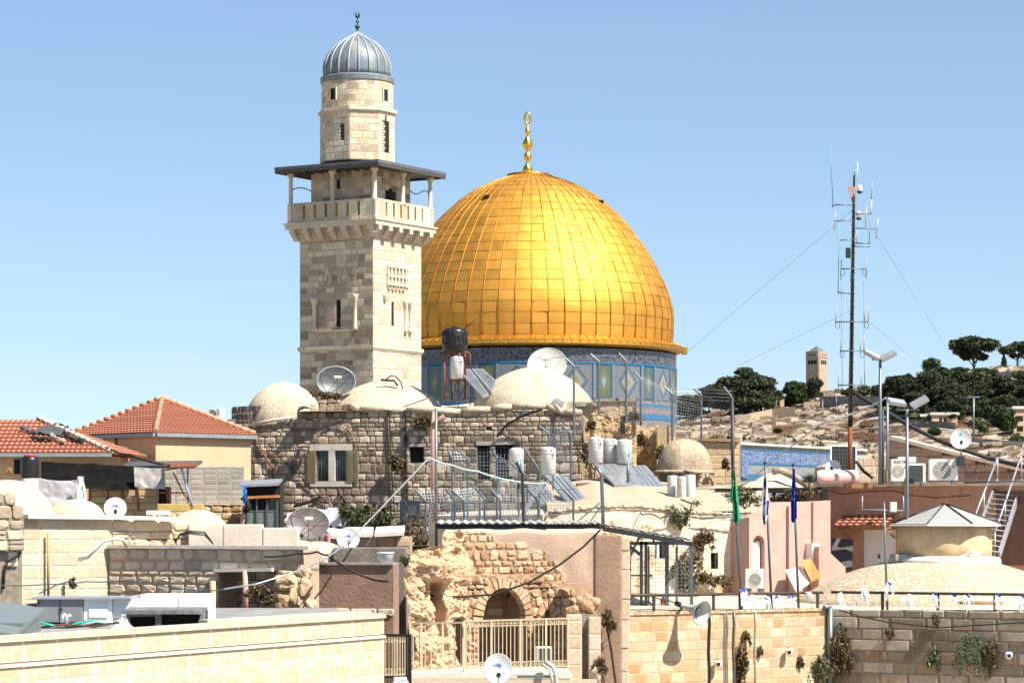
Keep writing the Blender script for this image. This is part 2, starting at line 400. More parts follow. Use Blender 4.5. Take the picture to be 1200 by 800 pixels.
M['ink'] = plain('black_print', (.015,.015,.018), .6, 0, var=.1)
M['teal'] = plain('teal_whip', (.10,.30,.33), .5, 0, var=.1)
# ---------------------------------------------------------------- ground and hill
def ground_mat():
    m, nt, b = newmat('dusty_ground'); L = nt.links; co = coords(nt)
    f = nz(nt, co, .05, 8, .7); r = ramp(nt, [(.3, (.20,.16,.11)), (.55, (.33,.28,.20)), (.75, (.42,.37,.29))]); L.new(f, r.inputs[0])
    L.new(r.outputs[0], b.inputs['Base Color']); b.inputs['Roughness'].default_value = 1; return m
def hill_mat():
    m, nt, b = newmat('rocky_hillside'); L = nt.links; co = coords(nt)
    f = nz(nt, coords(nt, (.6, .6, 1.5)), .16, 8, .72, .6)
    r = ramp(nt, [(.38, (.06,.045,.03)), (.45, (.15,.10,.06)), (.495, (.26,.18,.115)), (.53, (.46,.37,.28)), (.57, (.68,.61,.51))]); L.new(f, r.inputs[0])
    f2 = nz(nt, co, .9, 6, .8); r2 = ramp(nt, [(.35, .45), (.55, 1.0), (.7, 1.2)]); L.new(f2, r2.inputs[0])
    c = mixc(nt, 1.0, r.outputs[0], r2.outputs[0], 'MULTIPLY')
    f3 = nz(nt, co, .035, 5, .65); r3 = ramp(nt, [(.52, 0), (.62, .75)]); L.new(f3, r3.inputs[0])
    c = mixc(nt, r3.outputs[0], c, (.21,.10,.05))
    L.new(c, b.inputs['Base Color']); b.inputs['Roughness'].default_value = 1; b.inputs['Specular IOR Level'].default_value = .1
    bp = N(nt, 'ShaderNodeBump'); bp.inputs['Strength'].default_value = 1; bp.inputs['Distance'].default_value = 1.5
    L.new(f2, bp.inputs['Height']); L.new(bp.outputs[0], b.inputs['Normal'])
    return m
GZ = -14.0
mb = MB(); mb.add([(-7000,-300,GZ),(7000,-300,GZ),(7000,8600,GZ),(-7000,8600,GZ)], [(0,1,2,3)])
tag(mb.build('ground', ground_mat(), at=(0,0,GZ)), 'dry pale ground under the old town', kind='structure')
ridge = interp([(-420,-16),(-150,-14),(-60,-6),(0,14),(30,24),(48,28.5),(62,29.5),(76,31.5),(100,32),(108,36),(128,39),(170,42),(330,36),(600,20),(900,-15)])
def hill_z(x, y):
    zr = ridge(x); t = min(1, max(0, (y-300)/400.0)); s_ = 1-(1-t)**1.9
    if y > 700: zr -= (y-700)*.03
    z = GZ-0.5 + (zr-GZ)*s_
    a = mn.fractal(Vector((x*.02, y*.02, 3)), 1.0, 2.0, 4)*2.0 + mn.fractal(Vector((x*.11, y*.09, 8)), .9, 2.1, 4)*.75
    st = z/2.3; fr_ = st - floor(st)
    z = z*.55 + .45*2.3*(floor(st) + min(1, fr_*3.2 if fr_ < .31 else 1))   # natural rock ledges
    return z + a*min(1, t*4)
mb = MB()
xs0, xs1, ys0, ys1 = -430, 930, 300, 1150
NU, NV = 330, 190
def hx(u):   # more columns where the photograph looks
    return -430 + 430*(u/.12) if u < .12 else (170*(u-.12)/.70 if u < .82 else 170 + 760*(u-.82)/.18)
def hy(v): return 300 + 420*(v/.86) if v < .86 else 720 + 430*(v-.86)/.14
mb.grid(lambda u, v: (hx(u), hy(v), hill_z(hx(u), hy(v))), NU, NV, smooth=False)
tag(mb.build('hill', hill_mat(), at=(0,300,GZ)), 'rocky dry hillside with pale ledges', kind='structure')
def hillat(px, py):
    # walk along the sight line of a photo pixel until it meets the hill
    y = 320.0
    while y < 1100:
        if Z(py, y) <= hill_z(X(px, y), y): return Vector((X(px, y), y, hill_z(X(px, y), y)))
        y += 2.0
    y = 700.0
    return Vector((X(px, y), y, hill_z(X(px, y), y)))
# loose limestone outcrops
mb = MB(); rnd = random.Random(31)
for _ in range(1800):
    y = rnd.uniform(440,712); x = X(rnd.uniform(840,1210), y)
    if mn.noise(Vector((x*.035,y*.03,4))) < -.02: continue
    s_ = rnd.uniform(.25,.8)*rnd.uniform(.5,1.4); c = Vector((x,y,hill_z(x,y)))
    v = [c+Vector((a*s_*rnd.uniform(.8,2.4),b_*s_*rnd.uniform(.7,1.2),d*s_*rnd.uniform(.3,.8))) for a,b_,d in ((-1,-1,-1),(1,-1,-1),(1,1,-1),(-1,1,-1),(-1,-1,1),(1,-1,1),(1,1,1),(-1,1,1))]
    mb.add(v, [(0,3,2,1),(4,5,6,7),(0,1,5,4),(1,2,6,5),(2,3,7,6),(3,0,4,7)], rnd.random())
tag(mb.build('rocks', stone_mat('outcrop_stone', [(.24,.185,.125),(.40,.325,.24),(.56,.48,.37)], gamt=.2, streak=0)), 'pale rock outcrops scattered over the dry hillside', kind='stuff')
# ---------------------------------------------------------------- leaves and trees
def leaf_mat(name, cols, trans=.15):
    m, nt, b = newmat(name); L = nt.links
    at = N(nt, 'ShaderNodeAttribute', attribute_name='tint')
    k = len(cols); rp = ramp(nt, [(i/(k-1), c) for i, c in enumerate(cols)]); L.new(at.outputs['Fac'], rp.inputs[0])
    L.new(rp.outputs[0], b.inputs['Base Color']); b.inputs['Roughness'].default_value = .7; b.inputs['Specular IOR Level'].default_value = .2
    return m
M['pine'] = leaf_mat('pine_needles', [(.014,.022,.012),(.026,.038,.017),(.045,.058,.025),(.08,.09,.04)])
M['broadleaf'] = leaf_mat('green_leaves', [(.016,.032,.010),(.03,.055,.016),(.055,.08,.027)])
M['dryleaf'] = leaf_mat('dry_leaves', [(.045,.034,.018),(.095,.068,.032),(.17,.125,.06)])
M['oliveleaf'] = leaf_mat('olive_leaves', [(.05,.065,.03),(.09,.11,.05),(.14,.15,.08),(.20,.18,.09)])
M['bark'] = plain('bark', (.11,.08,.055), .95, var=.4, scale=1.5, bump=.8)
def leaves(mb, c, rad, n, size, rnd, flat=1.0, tr=(0,1), shell=.55, up=.3):
    # small leaf faces spread through a lumpy volume
    c = Vector(c)
    for _ in range(n):
        while True:
            d = Vector((rnd.gauss(0,1), rnd.gauss(0,1), rnd.gauss(0,1)))
            if d.length > 1e-3: break
        d.normalize(); k = shell + (1-shell)*rnd.random()
        k *= 1 + .35*mn.noise(d*2.3 + c*.37)
        p = c + Vector((d.x*rad[0]*k, d.y*rad[1]*k, d.z*rad[2]*k))
        a = Vector((rnd.gauss(0,1), rnd.gauss(0,1), rnd.gauss(0,.6)+up)).normalized(); b_ = a.orthogonal().normalized()
        b_ = (b_*cos(rnd.uniform(0,6)) + a.cross(b_)*sin(rnd.uniform(0,6))).normalized()
        s_ = size*rnd.uniform(.55,1.35); e = a.cross(b_)
        t = tr[0] + (tr[1]-tr[0])*rnd.random()
        mb.add([p-b_*s_, p+e*s_*.45, p+b_*s_, p-e*s_*.45], [(0,1,2,3)], t)
def tree(name, base, h, wd, kind, label, seed, mat_='pine', cat='tree', group='trees on the hillside', dens=1.0):
    rnd = random.Random(seed); t = thing(name, base, label, cat, group)
    base = Vector(base); tr_ = MB(); cr = MB(); cl = []
    if kind == 'umbrella':
        lean = Vector((rnd.uniform(-.1,.1)*h, 0, 0))
        top = base + Vector((0,0,h*.62)) + lean
        tr_.tube([base-Vector((0,0,1.5)), base+Vector((lean.x*.3,0,h*.3)), top], [h*.03,h*.024,h*.014], 7)
        for i in range(11):
            a = 2*pi*i/11 + rnd.uniform(-.3,.3); q = rnd.uniform(.35,1)
            e = top + Vector((cos(a)*wd*.42*q, sin(a)*wd*.42*q, h*.24*(1-.45*q)+rnd.uniform(-.04,.04)*h))
            s0 = base + (top-base)*rnd.uniform(.6,1)
            tr_.tube([s0, (s0+e)/2+Vector((0,0,-h*.02)), e], [h*.011,h*.008,h*.004], 5)
            cl.append((e+Vector((0,0,h*.03)), (wd*.18,wd*.18,h*.105)))
            if i%3 == 0: cl.append((s0+(e-s0)*.6+Vector((0,0,-h*.05)), (wd*.11,wd*.11,h*.06)))
            if i%2: cl.append((e+Vector((rnd.uniform(-1,1)*wd*.1,0,h*.06)), (wd*.13,wd*.13,h*.07)))
        cl.append((top+Vector((0,0,h*.28)), (wd*.2,wd*.2,h*.09)))
    elif kind == 'cypress':
        tr_.tube([base-Vector((0,0,1)), base+Vector((0,0,h*.8))], [h*.025,h*.008], 6)
        for i in range(9):
            f = i/8; r_ = wd*.5*(.45+1.1*f)*(1-f)**.5 if f < .95 else wd*.08
            cl.append((base+Vector((0,0,h*(.08+.9*f))), (max(r_,wd*.1),max(r_,wd*.1),h*.085)))
    else:   # rounded pine or broad tree
        top = base + Vector((rnd.uniform(-.05,.05)*h, 0, h*.55))
        tr_.tube([base-Vector((0,0,1.5)), base+Vector((0,0,h*.25)), top], [h*.035,h*.028,h*.015], 7)
        n = 28
        for i in range(n):
            a = rnd.uniform(0, 2*pi); f = rnd.random()**.7; zf = rnd.uniform(.18,.95)
            rr = wd*.5*sqrt(max(.05, 1-((zf-.42)/.6)**2))*(.35+.55*f)
            e = base + Vector((cos(a)*rr, sin(a)*rr, h*zf*.93))
            s0 = base + (top-base)*min(1, max(.25, zf*.9))
            tr_.tube([s0, (s0+e)/2+Vector((0,0,-h*.03)), e], [h*.012,h*.008,h*.004], 5)
            k = rnd.uniform(.75,1.25)
            cl.append((e, (wd*.19*k,wd*.19*k,h*.11*k)))
        cl.append((base+Vector((0,0,h*.92)), (wd*.15,wd*.15,h*.09)))
    for i, (c, r_) in enumerate(cl):
        tb = rnd.uniform(0,.45)
        leaves(cr, c, r_, int(330*dens), max(.24, wd*.032), rnd, tr=(tb, tb+.55))
    tr_.build('trunk', M['bark'], t); cr.build('crown', M[mat_], t)
    return t
def treepx(name, px0, px1, ytop, ybase, kind, label, seed, D=None, **kw):
    b_ = hillat((px0+px1)/2, ybase) if D is None else None
    if b_ is None: b_ = Vector((X((px0+px1)/2, D), D, hill_z(X((px0+px1)/2, D), D)))
    Y = b_.y; h = Z(ytop, Y) - b_.z
    return tree(name, b_, h, (px1-px0)*K*Y, kind, label, seed, **kw)
treepx('pine_tree', 836, 908, 431, 482, 'round', 'broad dark pine left of the square stone tower', 11, dens=1.9)
treepx('pine_tree', 914, 948, 447, 476, 'round', 'dark pine touching the left side of the stone tower', 12)
treepx('pine_tree', 943, 968, 441, 473, 'round', 'small narrow pine right in front of the stone tower', 13)
treepx('pine_tree', 812, 850, 452, 482, 'round', 'low dark pine behind the tall wire fence', 14)
treepx('pine_tree', 788, 822, 462, 490, 'round', 'dark low tree at the edge of the tiled drum', 15)
treepx('pine_tree', 1108, 1176, 394, 452, 'umbrella', 'tall umbrella pine with bare branches on the skyline', 16, D=735, dens=1.6)
treepx('pine_tree', 1172, 1212, 399, 447, 'umbrella', 'umbrella pine cut by the right edge of the photo', 17, D=738, dens=1.3)
treepx('cypress_tree', 1171, 1182, 417, 446, 'cypress', 'slim dark cypress between the two umbrella pines', 18, D=730)
treepx('pine_tree', 1078, 1106, 419, 452, 'round', 'pointed pine rising above the dark tree mass', 19, D=722)
treepx('pine_tree', 1046, 1082, 438, 482, 'round', 'dark pine at the left end of the hillside grove', 20)
treepx('pine_tree', 1066, 1112, 434, 486, 'round', 'wide olive pine in the middle of the hillside grove', 21, dens=1.4)
treepx('pine_tree', 1110, 1140, 430, 465, 'round', 'pine below the umbrella pine at its left', 22, D=712)
treepx('pine_tree', 1132, 1152, 432, 452, 'round', 'dense dark tree under the umbrella pine trunk', 23, D=728)
treepx('pine_tree', 1096, 1140, 450, 490, 'round', 'broad pine in front of the grove above the flat house', 24, dens=1.4)
treepx('pine_tree', 1130, 1168, 444, 484, 'round', 'mid green pine in the grove above the slope', 25)
treepx('pine_tree', 1160, 1188, 441, 478, 'round', 'pine beside the terrace wall under the right umbrella pine', 26)
treepx('pine_tree', 1184, 1214, 446, 482, 'round', 'dark pine above the balcony house at the right edge', 27)
treepx('pine_tree', 1138, 1164, 464, 496, 'round', 'leafy tree left of the balcony house', 28, mat_='broadleaf')
treepx('leafy_tree', 1160, 1190, 478, 510, 'round', 'bright green round tree beside the balcony house', 29, mat_='broadleaf')
treepx('leafy_tree', 1134, 1160, 490, 512, 'round', 'low purple green tree beside the grey pole on the slope', 30, mat_='oliveleaf')
for i, (a, b_, t_, g_, lab) in enumerate([(985,1004,456,466,'small shrubby tree behind the grey wall near the mast'),(1004,1022,452,466,'grey green tree behind the wall right of the mast'),(1020,1044,450,466,'bushy tree behind the wall left of the grove'),
        (1064,1082,484,496,'dark bush below the grove'),(1088,1102,502,510,'grey green bush on the bare slope'),(1184,1200,508,520,'dry bush on the slope at the right edge'),(906,916,503,512,'lone green bush on the rocky slope'),
        (1080,1094,488,496,'green bush before the flat pale house')]):
    treepx('bush', a, b_, t_, g_, 'round', lab, 40+i, mat_='oliveleaf' if i%2 else 'broadleaf', cat='bush', group='bushes on the hillside')
lf = MB(); rnd = random.Random(77)
for _ in range(420):
    y = rnd.uniform(440,712); x = X(rnd.uniform(835,1215), y)
    if mn.noise(Vector((x*.03,y*.025,9))) < -.05: continue
    s_ = rnd.uniform(.4,1.3); leaves(lf, (x,y,hill_z(x,y)+s_*.3), (s_*1.3,s_,s_*.6), 26, .28, rnd, tr=(0,1), shell=.2)
tag(lf.build('scrub', leaf_mat('dry_scrub', [(.03,.032,.018),(.075,.065,.035),(.13,.10,.06)])), 'low dark scrub dotted over the dry hillside', kind='stuff')
# more pines of the grove, copied with their trunks and crowns
grove_copies = [o for o in SC.collection.objects if o.name.startswith('pine_tree') and o.parent is None and o.get('label','').find('umbrella') < 0]
for i, (px, yb, yt, lab) in enumerate([(1056,480,446,'dark pine between the two pines at the left end of the grove'),(1090,484,440,'thick pine in the heart of the grove right of the wide olive pine'),(1104,476,436,'pine rising at the centre of the grove'),(1122,474,440,'bushy pine below the tall umbrella pine trunk'),(1126,488,458,'low pine in front of the pine below the umbrella pine'),(1150,478,440,'dark pine behind the mid green pine'),(1154,466,436,'pine behind the short grey wall in the grove'),(1172,480,446,'full pine between the terrace wall and the balcony house'),(1196,470,440,'pine at the right edge above the dark pine'),(1112,494,470,'small pine just above the flat roofed pale house'),(1072,490,464,'small pine at the lower left of the grove'),(1176,494,468,'low dark tree between the leafy tree and the balcony house'),(866,484,446,'dark pine at the left flank of the broad pine'),(892,482,446,'dark pine at the right flank of the broad pine'),(930,477,452,'low pine filling in left of the narrow pine')]):
    src = grove_copies[(i*5+1) % len(grove_copies)]; p = hillat(px, yb); hs = [max((c.matrix_basis.translation.z+v[2]) for v in c.bound_box) for c in src.children]
    dup(src, p, lab, rotz=i*1.3, scale=(lambda q: (q*1.3,q*1.3,q*1.06))((Z(yt-5,p.y)-p.z)/max(hs)))
# ---------------------------------------------------------------- things on the hill
M['farstone'] = stone_mat('far_limestone', [(.36,.28,.20),(.42,.335,.245)], grime=(.26,.2,.15), gamt=.4, streak=.1, bump=.1)
M['fargrey'] = stone_mat('far_grey_wall', [(.28,.25,.21),(.36,.32,.28)], grime=(.16,.14,.12), gamt=.5, streak=.2, bump=.3)
tb = hillat(957, 466); tY = tb.y + 12; k_ = K*tY
t = thing('stone_tower', (X(957,tY), tY, hill_z(X(957,tY),tY)), 'distant square stone tower with grey pyramid roof', 'tower')
zb, zt = tb.z-3, Z(419,tY); hw = 13.4*k_/1.36; a0 = radians(45-22)
rot = lambda x, y, a=radians(-38): (X(957,tY)+x*cos(a)-y*sin(a), tY+x*sin(a)+y*cos(a))
def sq(h, ch=.22):
    p = [(-h+ch*h,-h),(h-ch*h,-h),(h,-h+ch*h),(h,h-ch*h),(h-ch*h,h),(-h+ch*h,h),(-h,h-ch*h),(-h,-h+ch*h)]
    return [rot(*q) for q in p]
mb = MB(); mb.prism(sq(hw*.96,.1), zb, zt); mb.build('shaft', M['farstone'], t)
mb = MB(); mb.prism(sq(hw*1.02), zt, Z(412,tY)); mb.build('belfry', M['farstone'], t)
mb = MB(); n_ = 8; lo = [(x,y,Z(413,tY)) for x,y in sq(hw*.98)]; mb.add(lo+[(X(957,tY),tY,Z(405,tY))], [(i,(i+1)%8,8) for i in range(8)]); mb.build('roof', plain('dark_slate', (.10,.11,.13), .7), t)
for fx, fy in ((0,-1),(1,0),(-1,0)):
    for i in (-1,0,1):
        for (y0,y1,wd,nm) in ((427,422.5,.17,'window'),(417,415.5,.10,'vent')):
            mb = MB(); c = i*.42*hw
            ax = (c-wd*hw, c+wd*hw)
            H_ = hw*1.03 if nm == 'vent' else hw*.975
            if fy: q = [rot(ax[0],-H_),rot(ax[1],-H_),rot(ax[1],-H_+.3),rot(ax[0],-H_+.3)]
            else: q = [rot(fx*H_,ax[0]),rot(fx*H_,ax[1]),rot(fx*(H_-.3),ax[1]),rot(fx*(H_-.3),ax[0])]
            mb.prism(q, Z(y0,tY), Z(y1,tY)); mb.build(nm, M['black'], t)
def farwall(name, pts, th, mat_, label, cat='wall', drop=4):
    # top line in photo pixels standing on the hill
    mb = MB(); P = []
    for px, yt, yb in pts:
        g = hillat(px, yb); P.append((g, Z(yt, g.y)))
    for (a, za), (b_, zb_) in zip(P, P[1:]):
        mb.add([(a.x,a.y,a.z-drop),(b_.x,b_.y,b_.z-drop),(b_.x,b_.y,zb_),(a.x,a.y,za),(a.x,a.y+th,a.z-drop),(b_.x,b_.y+th,b_.z-drop),(b_.x,b_.y+th,zb_),(a.x,a.y+th,za)],
               [(0,1,2,3),(5,4,7,6),(3,2,6,7),(0,3,7,4),(1,5,6,2)], .5)
    o = mb.build(name, mat_); tag(o, label, cat); return o
farwall('retaining_wall', [(962,464,476),(1000,464,474),(1046,464,474)], 3, M['fargrey'], 'long grey retaining wall behind the antenna mast')
farwall('retaining_wall', [(846,490,497),(880,484,492),(905,479,489),(932,476,487)], 2, M['farstone'], 'pale stepped stone wall below the broad pine')
farwall('stone_wall', [(942,471,480),(961,470,478)], 2, M['farstone'], 'short cream wall at the foot of the tower')
farwall('stone_wall', [(1060,491,498),(1092,493,500),(1120,495,503)], 2, M['fargrey'], 'low grey wall in front of the flat pale house')
farwall('stone_wall', [(1140,513,519),(1170,515,521),(1204,518,524)], 2, M['fargrey'], 'low rubble wall at the foot of the right slope')
farwall('stone_wall', [(1158,436,446),(1206,434,446)], 6, M['fargrey'], 'grey terrace wall under the umbrella pines')
farwall('stone_wall', [(1134,447,454),(1152,446,454)], 3, M['fargrey'], 'short grey wall amid the grove')
def farhouse(px0, px1, yt, yb, dep, label, wins, mat_=None):
    g = hillat((px0+px1)/2, yb); Y = g.y; t = thing('pale_house', (g.x, Y, g.z-2), label, 'house')
    mb = MB(); mb.box(X(px0,Y), Y, g.z-6, X(px1,Y), Y+dep, Z(yt,Y)); mb.build('wall', mat_ or M['cream_plaster'], t)
    mb = MB(); mb.box(X(px0,Y)-.3, Y-.3, Z(yt,Y), X(px1,Y)+.3, Y+dep+.3, Z(yt,Y)+.45); mb.build('roof', M['pale_concrete'], t)
    for a, b_, y0, y1 in wins:
        mb = MB(); mb.box(X(a,Y), Y-.06, Z(y1,Y), X(b_,Y), Y+.1, Z(y0,Y)); mb.build('window', M['black'], t)
farhouse(1092, 1122, 486, 496, 8, 'flat roofed pale house below the hillside grove', [(1101,1104,489,494),(1106,1109,489,494)])
farhouse(1080, 1094, 488, 496, 6, 'small white annex left of the flat pale house', [(1084,1086,490,494)], M['white_plaster'])
farhouse(1188, 1215, 479, 508, 9, 'cream house with balconies cut by the right edge', [(1190,1199,487,493),(1192,1199,499,505)])
farhouse(908, 919, 464, 476, 5, 'tiny yellow stone house left of the tower', [(911,914,469,476)])
for i, (px, yt, yb, lab) in enumerate([(1141,465,518,'grey utility pole on the slope before the grove'),(964,468,500,'thin post on the slope left of the mast'),(980,465,478,'small post standing at the long grey wall')]):
    g = hillat(px, yb); mb = MB(); mb.tube([g-Vector((0,0,1)), Vector((g.x,g.y,Z(yt,g.y)))], .16 if i == 0 else .09, 6)
    if i == 0: mb.beam((g.x-1,g.y,Z(yt,g.y)),(g.x+1,g.y,Z(yt,g.y)),.3)
    tag(mb.build('utility_pole', M['steel']), lab, 'pole')
# ---------------------------------------------------------------- the golden domed shrine
DY = 240.0; dk = K*DY; DX = X(622, DY)
shrine = thing('domed_shrine', (DX, DY, GZ), 'great octagonal shrine with golden dome and blue tiled drum', 'shrine')
def gold_mat(name, col, rough, lo=.8, hi=1.15):
    m, nt, b = newmat(name); L = nt.links; co = coords(nt)
    at = N(nt, 'ShaderNodeAttribute', attribute_name='tint')
    r = ramp(nt, [(0, tuple(c*lo for c in col)), (.12, (col[0]*.9, col[1]*.88, col[2]*.9)), (.9, col), (1, (min(1,col[0]*hi), min(1,col[1]*hi), col[2]*1.2))]); L.new(at.outputs['Fac'], r.inputs[0])
    st = nz(nt, coords(nt, (1,1,.35)), .7, 6, .7); sr = ramp(nt, [(.35, .86), (.6, 1)]); L.new(st, sr.inputs[0])
    c = mixc(nt, 1.0, r.outputs[0], sr.outputs[0], 'MULTIPLY')
    L.new(c, b.inputs['Base Color']); b.inputs['Metallic'].default_value = 1
    f = nz(nt, co, 1.1, 4, .6); rr = ramp(nt, [(.3, rough-.06), (.7, rough+.08)]); L.new(f, rr.inputs[0]); L.new(rr.outputs[0], b.inputs['Roughness'])
    bp = N(nt, 'ShaderNodeBump'); bp.inputs['Strength'].default_value = .12; bp.inputs['Distance'].default_value = .1
    f2 = nz(nt, co, .9, 2, .5); L.new(f2, bp.inputs['Height']); L.new(bp.outputs[0], b.inputs['Normal'])
    return m
M['gold'] = gold_mat('gilded_panels', (.68,.36,.07), .64)
M['goldseam'] = gold_mat('gilded_seams', (.60,.30,.05), .5)
M['goldbright'] = gold_mat('polished_gold', (.80,.47,.09), .30)
prof = [(403,165.5),(385,166.5),(365,166),(345,160.5),(320,149.5),(294,135),(270,117.5),(257,106),(236,84),(225,68),(214,46),(206.5,25),(204,20)]
def rad_at(y):   # smooth radius at a photo row (Catmull-Rom)
    P = prof
    for i in range(len(P)-1):
        if P[i][0] >= y >= P[i+1][0]:
            a = P[max(i-1,0)]; b_ = P[i]; c = P[i+1]; d = P[min(i+2,len(P)-1)]
            t = (b_[0]-y)/(b_[0]-c[0])
            q = .5*((2*b_[1])+(-a[1]+c[1])*t+(2*a[1]-5*b_[1]+4*c[1]-d[1])*t*t+(-a[1]+3*b_[1]-3*c[1]+d[1])*t**3)
            return q
    return prof[-1][1]
pts = []; y = 403.0
while y > 204: pts.append((rad_at(y)*dk, Z(y, DY))); y -= .5
pts.append((20*dk, Z(204,DY)))
arc = [0]
for a, b_ in zip(pts, pts[1:]): arc.append(arc[-1] + math.hypot(b_[0]-a[0], b_[1]-a[1]))
def at_arc(s_):
    for i in range(len(arc)-1):
        if arc[i+1] >= s_:
            t = (s_-arc[i])/(arc[i+1]-arc[i]) if arc[i+1] > arc[i] else 0
            return (pts[i][0]+(pts[i+1][0]-pts[i][0])*t, pts[i][1]+(pts[i+1][1]-pts[i][1])*t)
    return pts[-1]
NR = 56; rows = 21; rnd = random.Random(3); Ltot = arc[-1]
mb = MB(); mb.lathe([(max(.01,r-.035), z) for r, z in pts[::8]] + [(19.8*dk, Z(204,DY)-.03)], 112, (DX,DY,0)); mb.build('dome_shell', M['goldseam'], shrine)
mb = MB()
for j in range(rows):
    s0, s1 = Ltot*j/rows, Ltot*(j+1)/rows
    for i in range(NR):
        a, b_ = 2*pi*(i+.03)/NR, 2*pi*(i+.97)/NR
        q = at_arc(s0+.022), at_arc((s0+s1)/2), at_arc(s1-.022)
        tl = rnd.gauss(0,.013); tv = rnd.gauss(0,.011); bow = abs(rnd.gauss(.02,.015))
        vs = []
        for jj, (r, z) in enumerate(q):
            for ii in range(3):
                an = a + (b_-a)*ii/2
                o = tl*(ii-1) + tv*(jj-1) + (bow if ii == 1 and jj == 1 else bow*.5 if (ii == 1 or jj == 1) else 0)
                rr = r + o
                vs.append((DX+rr*cos(an), DY+rr*sin(an), z + .3*o))
        t = .5 + rnd.gauss(0,.16)
        if rnd.random() < .012: t = 0.0
        mb.add(vs, [(0,1,4,3),(1,2,5,4),(3,4,7,6),(4,5,8,7)], min(1,max(0.0,t)), smooth=True)
mb.build('dome', M['gold'], shrine)
mb = MB()
for i in range(NR):
    an = 2*pi*i/NR
    mb.tube([(DX+(r+.03)*cos(an), DY+(r+.03)*sin(an), z) for r, z in [at_arc(Ltot*q/40) for q in range(41)]], [.05-.022*q/40 for q in range(41)], 4, tint=.2)
mb.build('dome_ribs', gold_mat('gilded_ribs', (.50,.24,.04), .5), shrine)
mb = MB(); mb.lathe([(24*dk,Z(206,DY)),(24.5*dk,Z(204.5,DY)),(20*dk,Z(203.5,DY)),(8*dk,Z(202,DY)),(5*dk,Z(200,DY))], 40, (DX-.25,DY,0)); mb.build('crown_cap', M['goldseam'], shrine)
fin = [(5.2,203),(6.5,200),(5,196),(2.2,192),(2,189),(4.6,185.5),(5,183.5),(4.2,181),(2,178.5),(2.6,176),(6.2,171.5),(6.4,169),(4.8,165),(2.2,160.5),(1.6,158),(3.6,155),(3.7,153.5),(2.2,151),(1.1,148),(1.2,145)]
mb = MB(); mb.lathe([(r*dk*.95, Z(y,DY)) for r, y in fin], 20, (DX-.27,DY,0)); mb.build('finial', M['goldbright'], shrine)
mb = MB(); c = Vector((DX-.27, DY, Z(138.5,DY)))
mb.tube([c+Vector((3.3*dk*sin(2*pi*i/24), 0, -6.6*dk*cos(2*pi*i/24))) for i in range(25)], [(.075+.05*abs(cos(pi*i/24))) for i in range(25)], 6); mb.build('crescent_ring', M['goldbright'], shrine)
mb = MB(); mb.lathe([(171*dk,Z(415.5,DY)),(177.5*dk,Z(413.5,DY)),(178.5*dk,Z(412.6,DY)),(178.5*dk,Z(409.3,DY)),(179*dk,Z(408.4,DY)),(166*dk,Z(403,DY))], 128, (DX,DY,0), smooth=False)
mb.build('cornice', gold_mat('gilded_cornice', (.72,.38,.07), .48), shrine)
mb = MB()
for i in range(NR*2):
    an = 2*pi*(i+.5)/(NR*2); mb.tube([(DX+r*dk*cos(an), DY+r*dk*sin(an), Z(y_,DY)+.03) for r, y_ in ((167,403.3),(179,408.2),(179,412.3))], .022, 4)
mb.build('cornice_seams', M['goldseam'], shrine)
mb = MB(); an = radians(-3); mb.box(DX+178*dk, DY-1, Z(415,DY), DX+183*dk, DY+1, Z(407.5,DY)); mb.build('gutter_end', M['goldbright'], shrine)
# small hatches on the dome
for px, y_ in ((571,238.5),(703,240.5)):
    r = rad_at(y_+1)*dk; an = -math.acos(max(-1,min(1,(X(px,DY)-DX)/r))); mb = MB()
    c = Vector((DX+r*cos(an), DY+r*sin(an), Z(y_,DY))); mb.obox(c, (.22,0,0), (0,.3,0), (0,0,.1)); mb.build('hatch', M['black'], shrine)
# drum: patterned glazed tile, drawn by angle and height
def tile_nodes(name, mode):
    m, nt, b = newmat(name); L = nt.links; uv = coords(nt, (1,1,1), 'UV')
    return m, nt, b, L, uv
def tile_band(name, sx, sy, cols, rough=.3, thr=(.35,.5,.62), vor=True, mortar=.0):
    m, nt, b = newmat(name); L = nt.links
    co = coords(nt, (sx, sx, sy)); 
    v = N(nt, 'ShaderNodeTexVoronoi', feature='F1', distance='CHEBYCHEV'); v.inputs['Scale'].default_value = 1; v.inputs['Randomness'].default_value = .55; L.new(co, v.inputs['Vector'])
    n1 = nz(nt, co, 1.6, 3, .7, 1.2)
    mx = N(nt, 'ShaderNodeMath', operation='ADD'); L.new(n1, mx.inputs[0])
    ms = N(nt, 'ShaderNodeMath', operation='MULTIPLY'); ms.inputs[1].default_value = .35; L.new(v.outputs['Distance'], ms.inputs[0]); L.new(ms.outputs[0], mx.inputs[1])
    r = ramp(nt, [(0, cols[0]), (thr[0]+.12, cols[1]), (thr[1]+.12, cols[2]), (thr[2]+.12, cols[3])], 'CONSTANT'); L.new(mx.outputs[0], r.inputs[0])
    L.new(r.outputs[0], b.inputs['Base Color']); b.inputs['Roughness'].default_value = rough
    return m
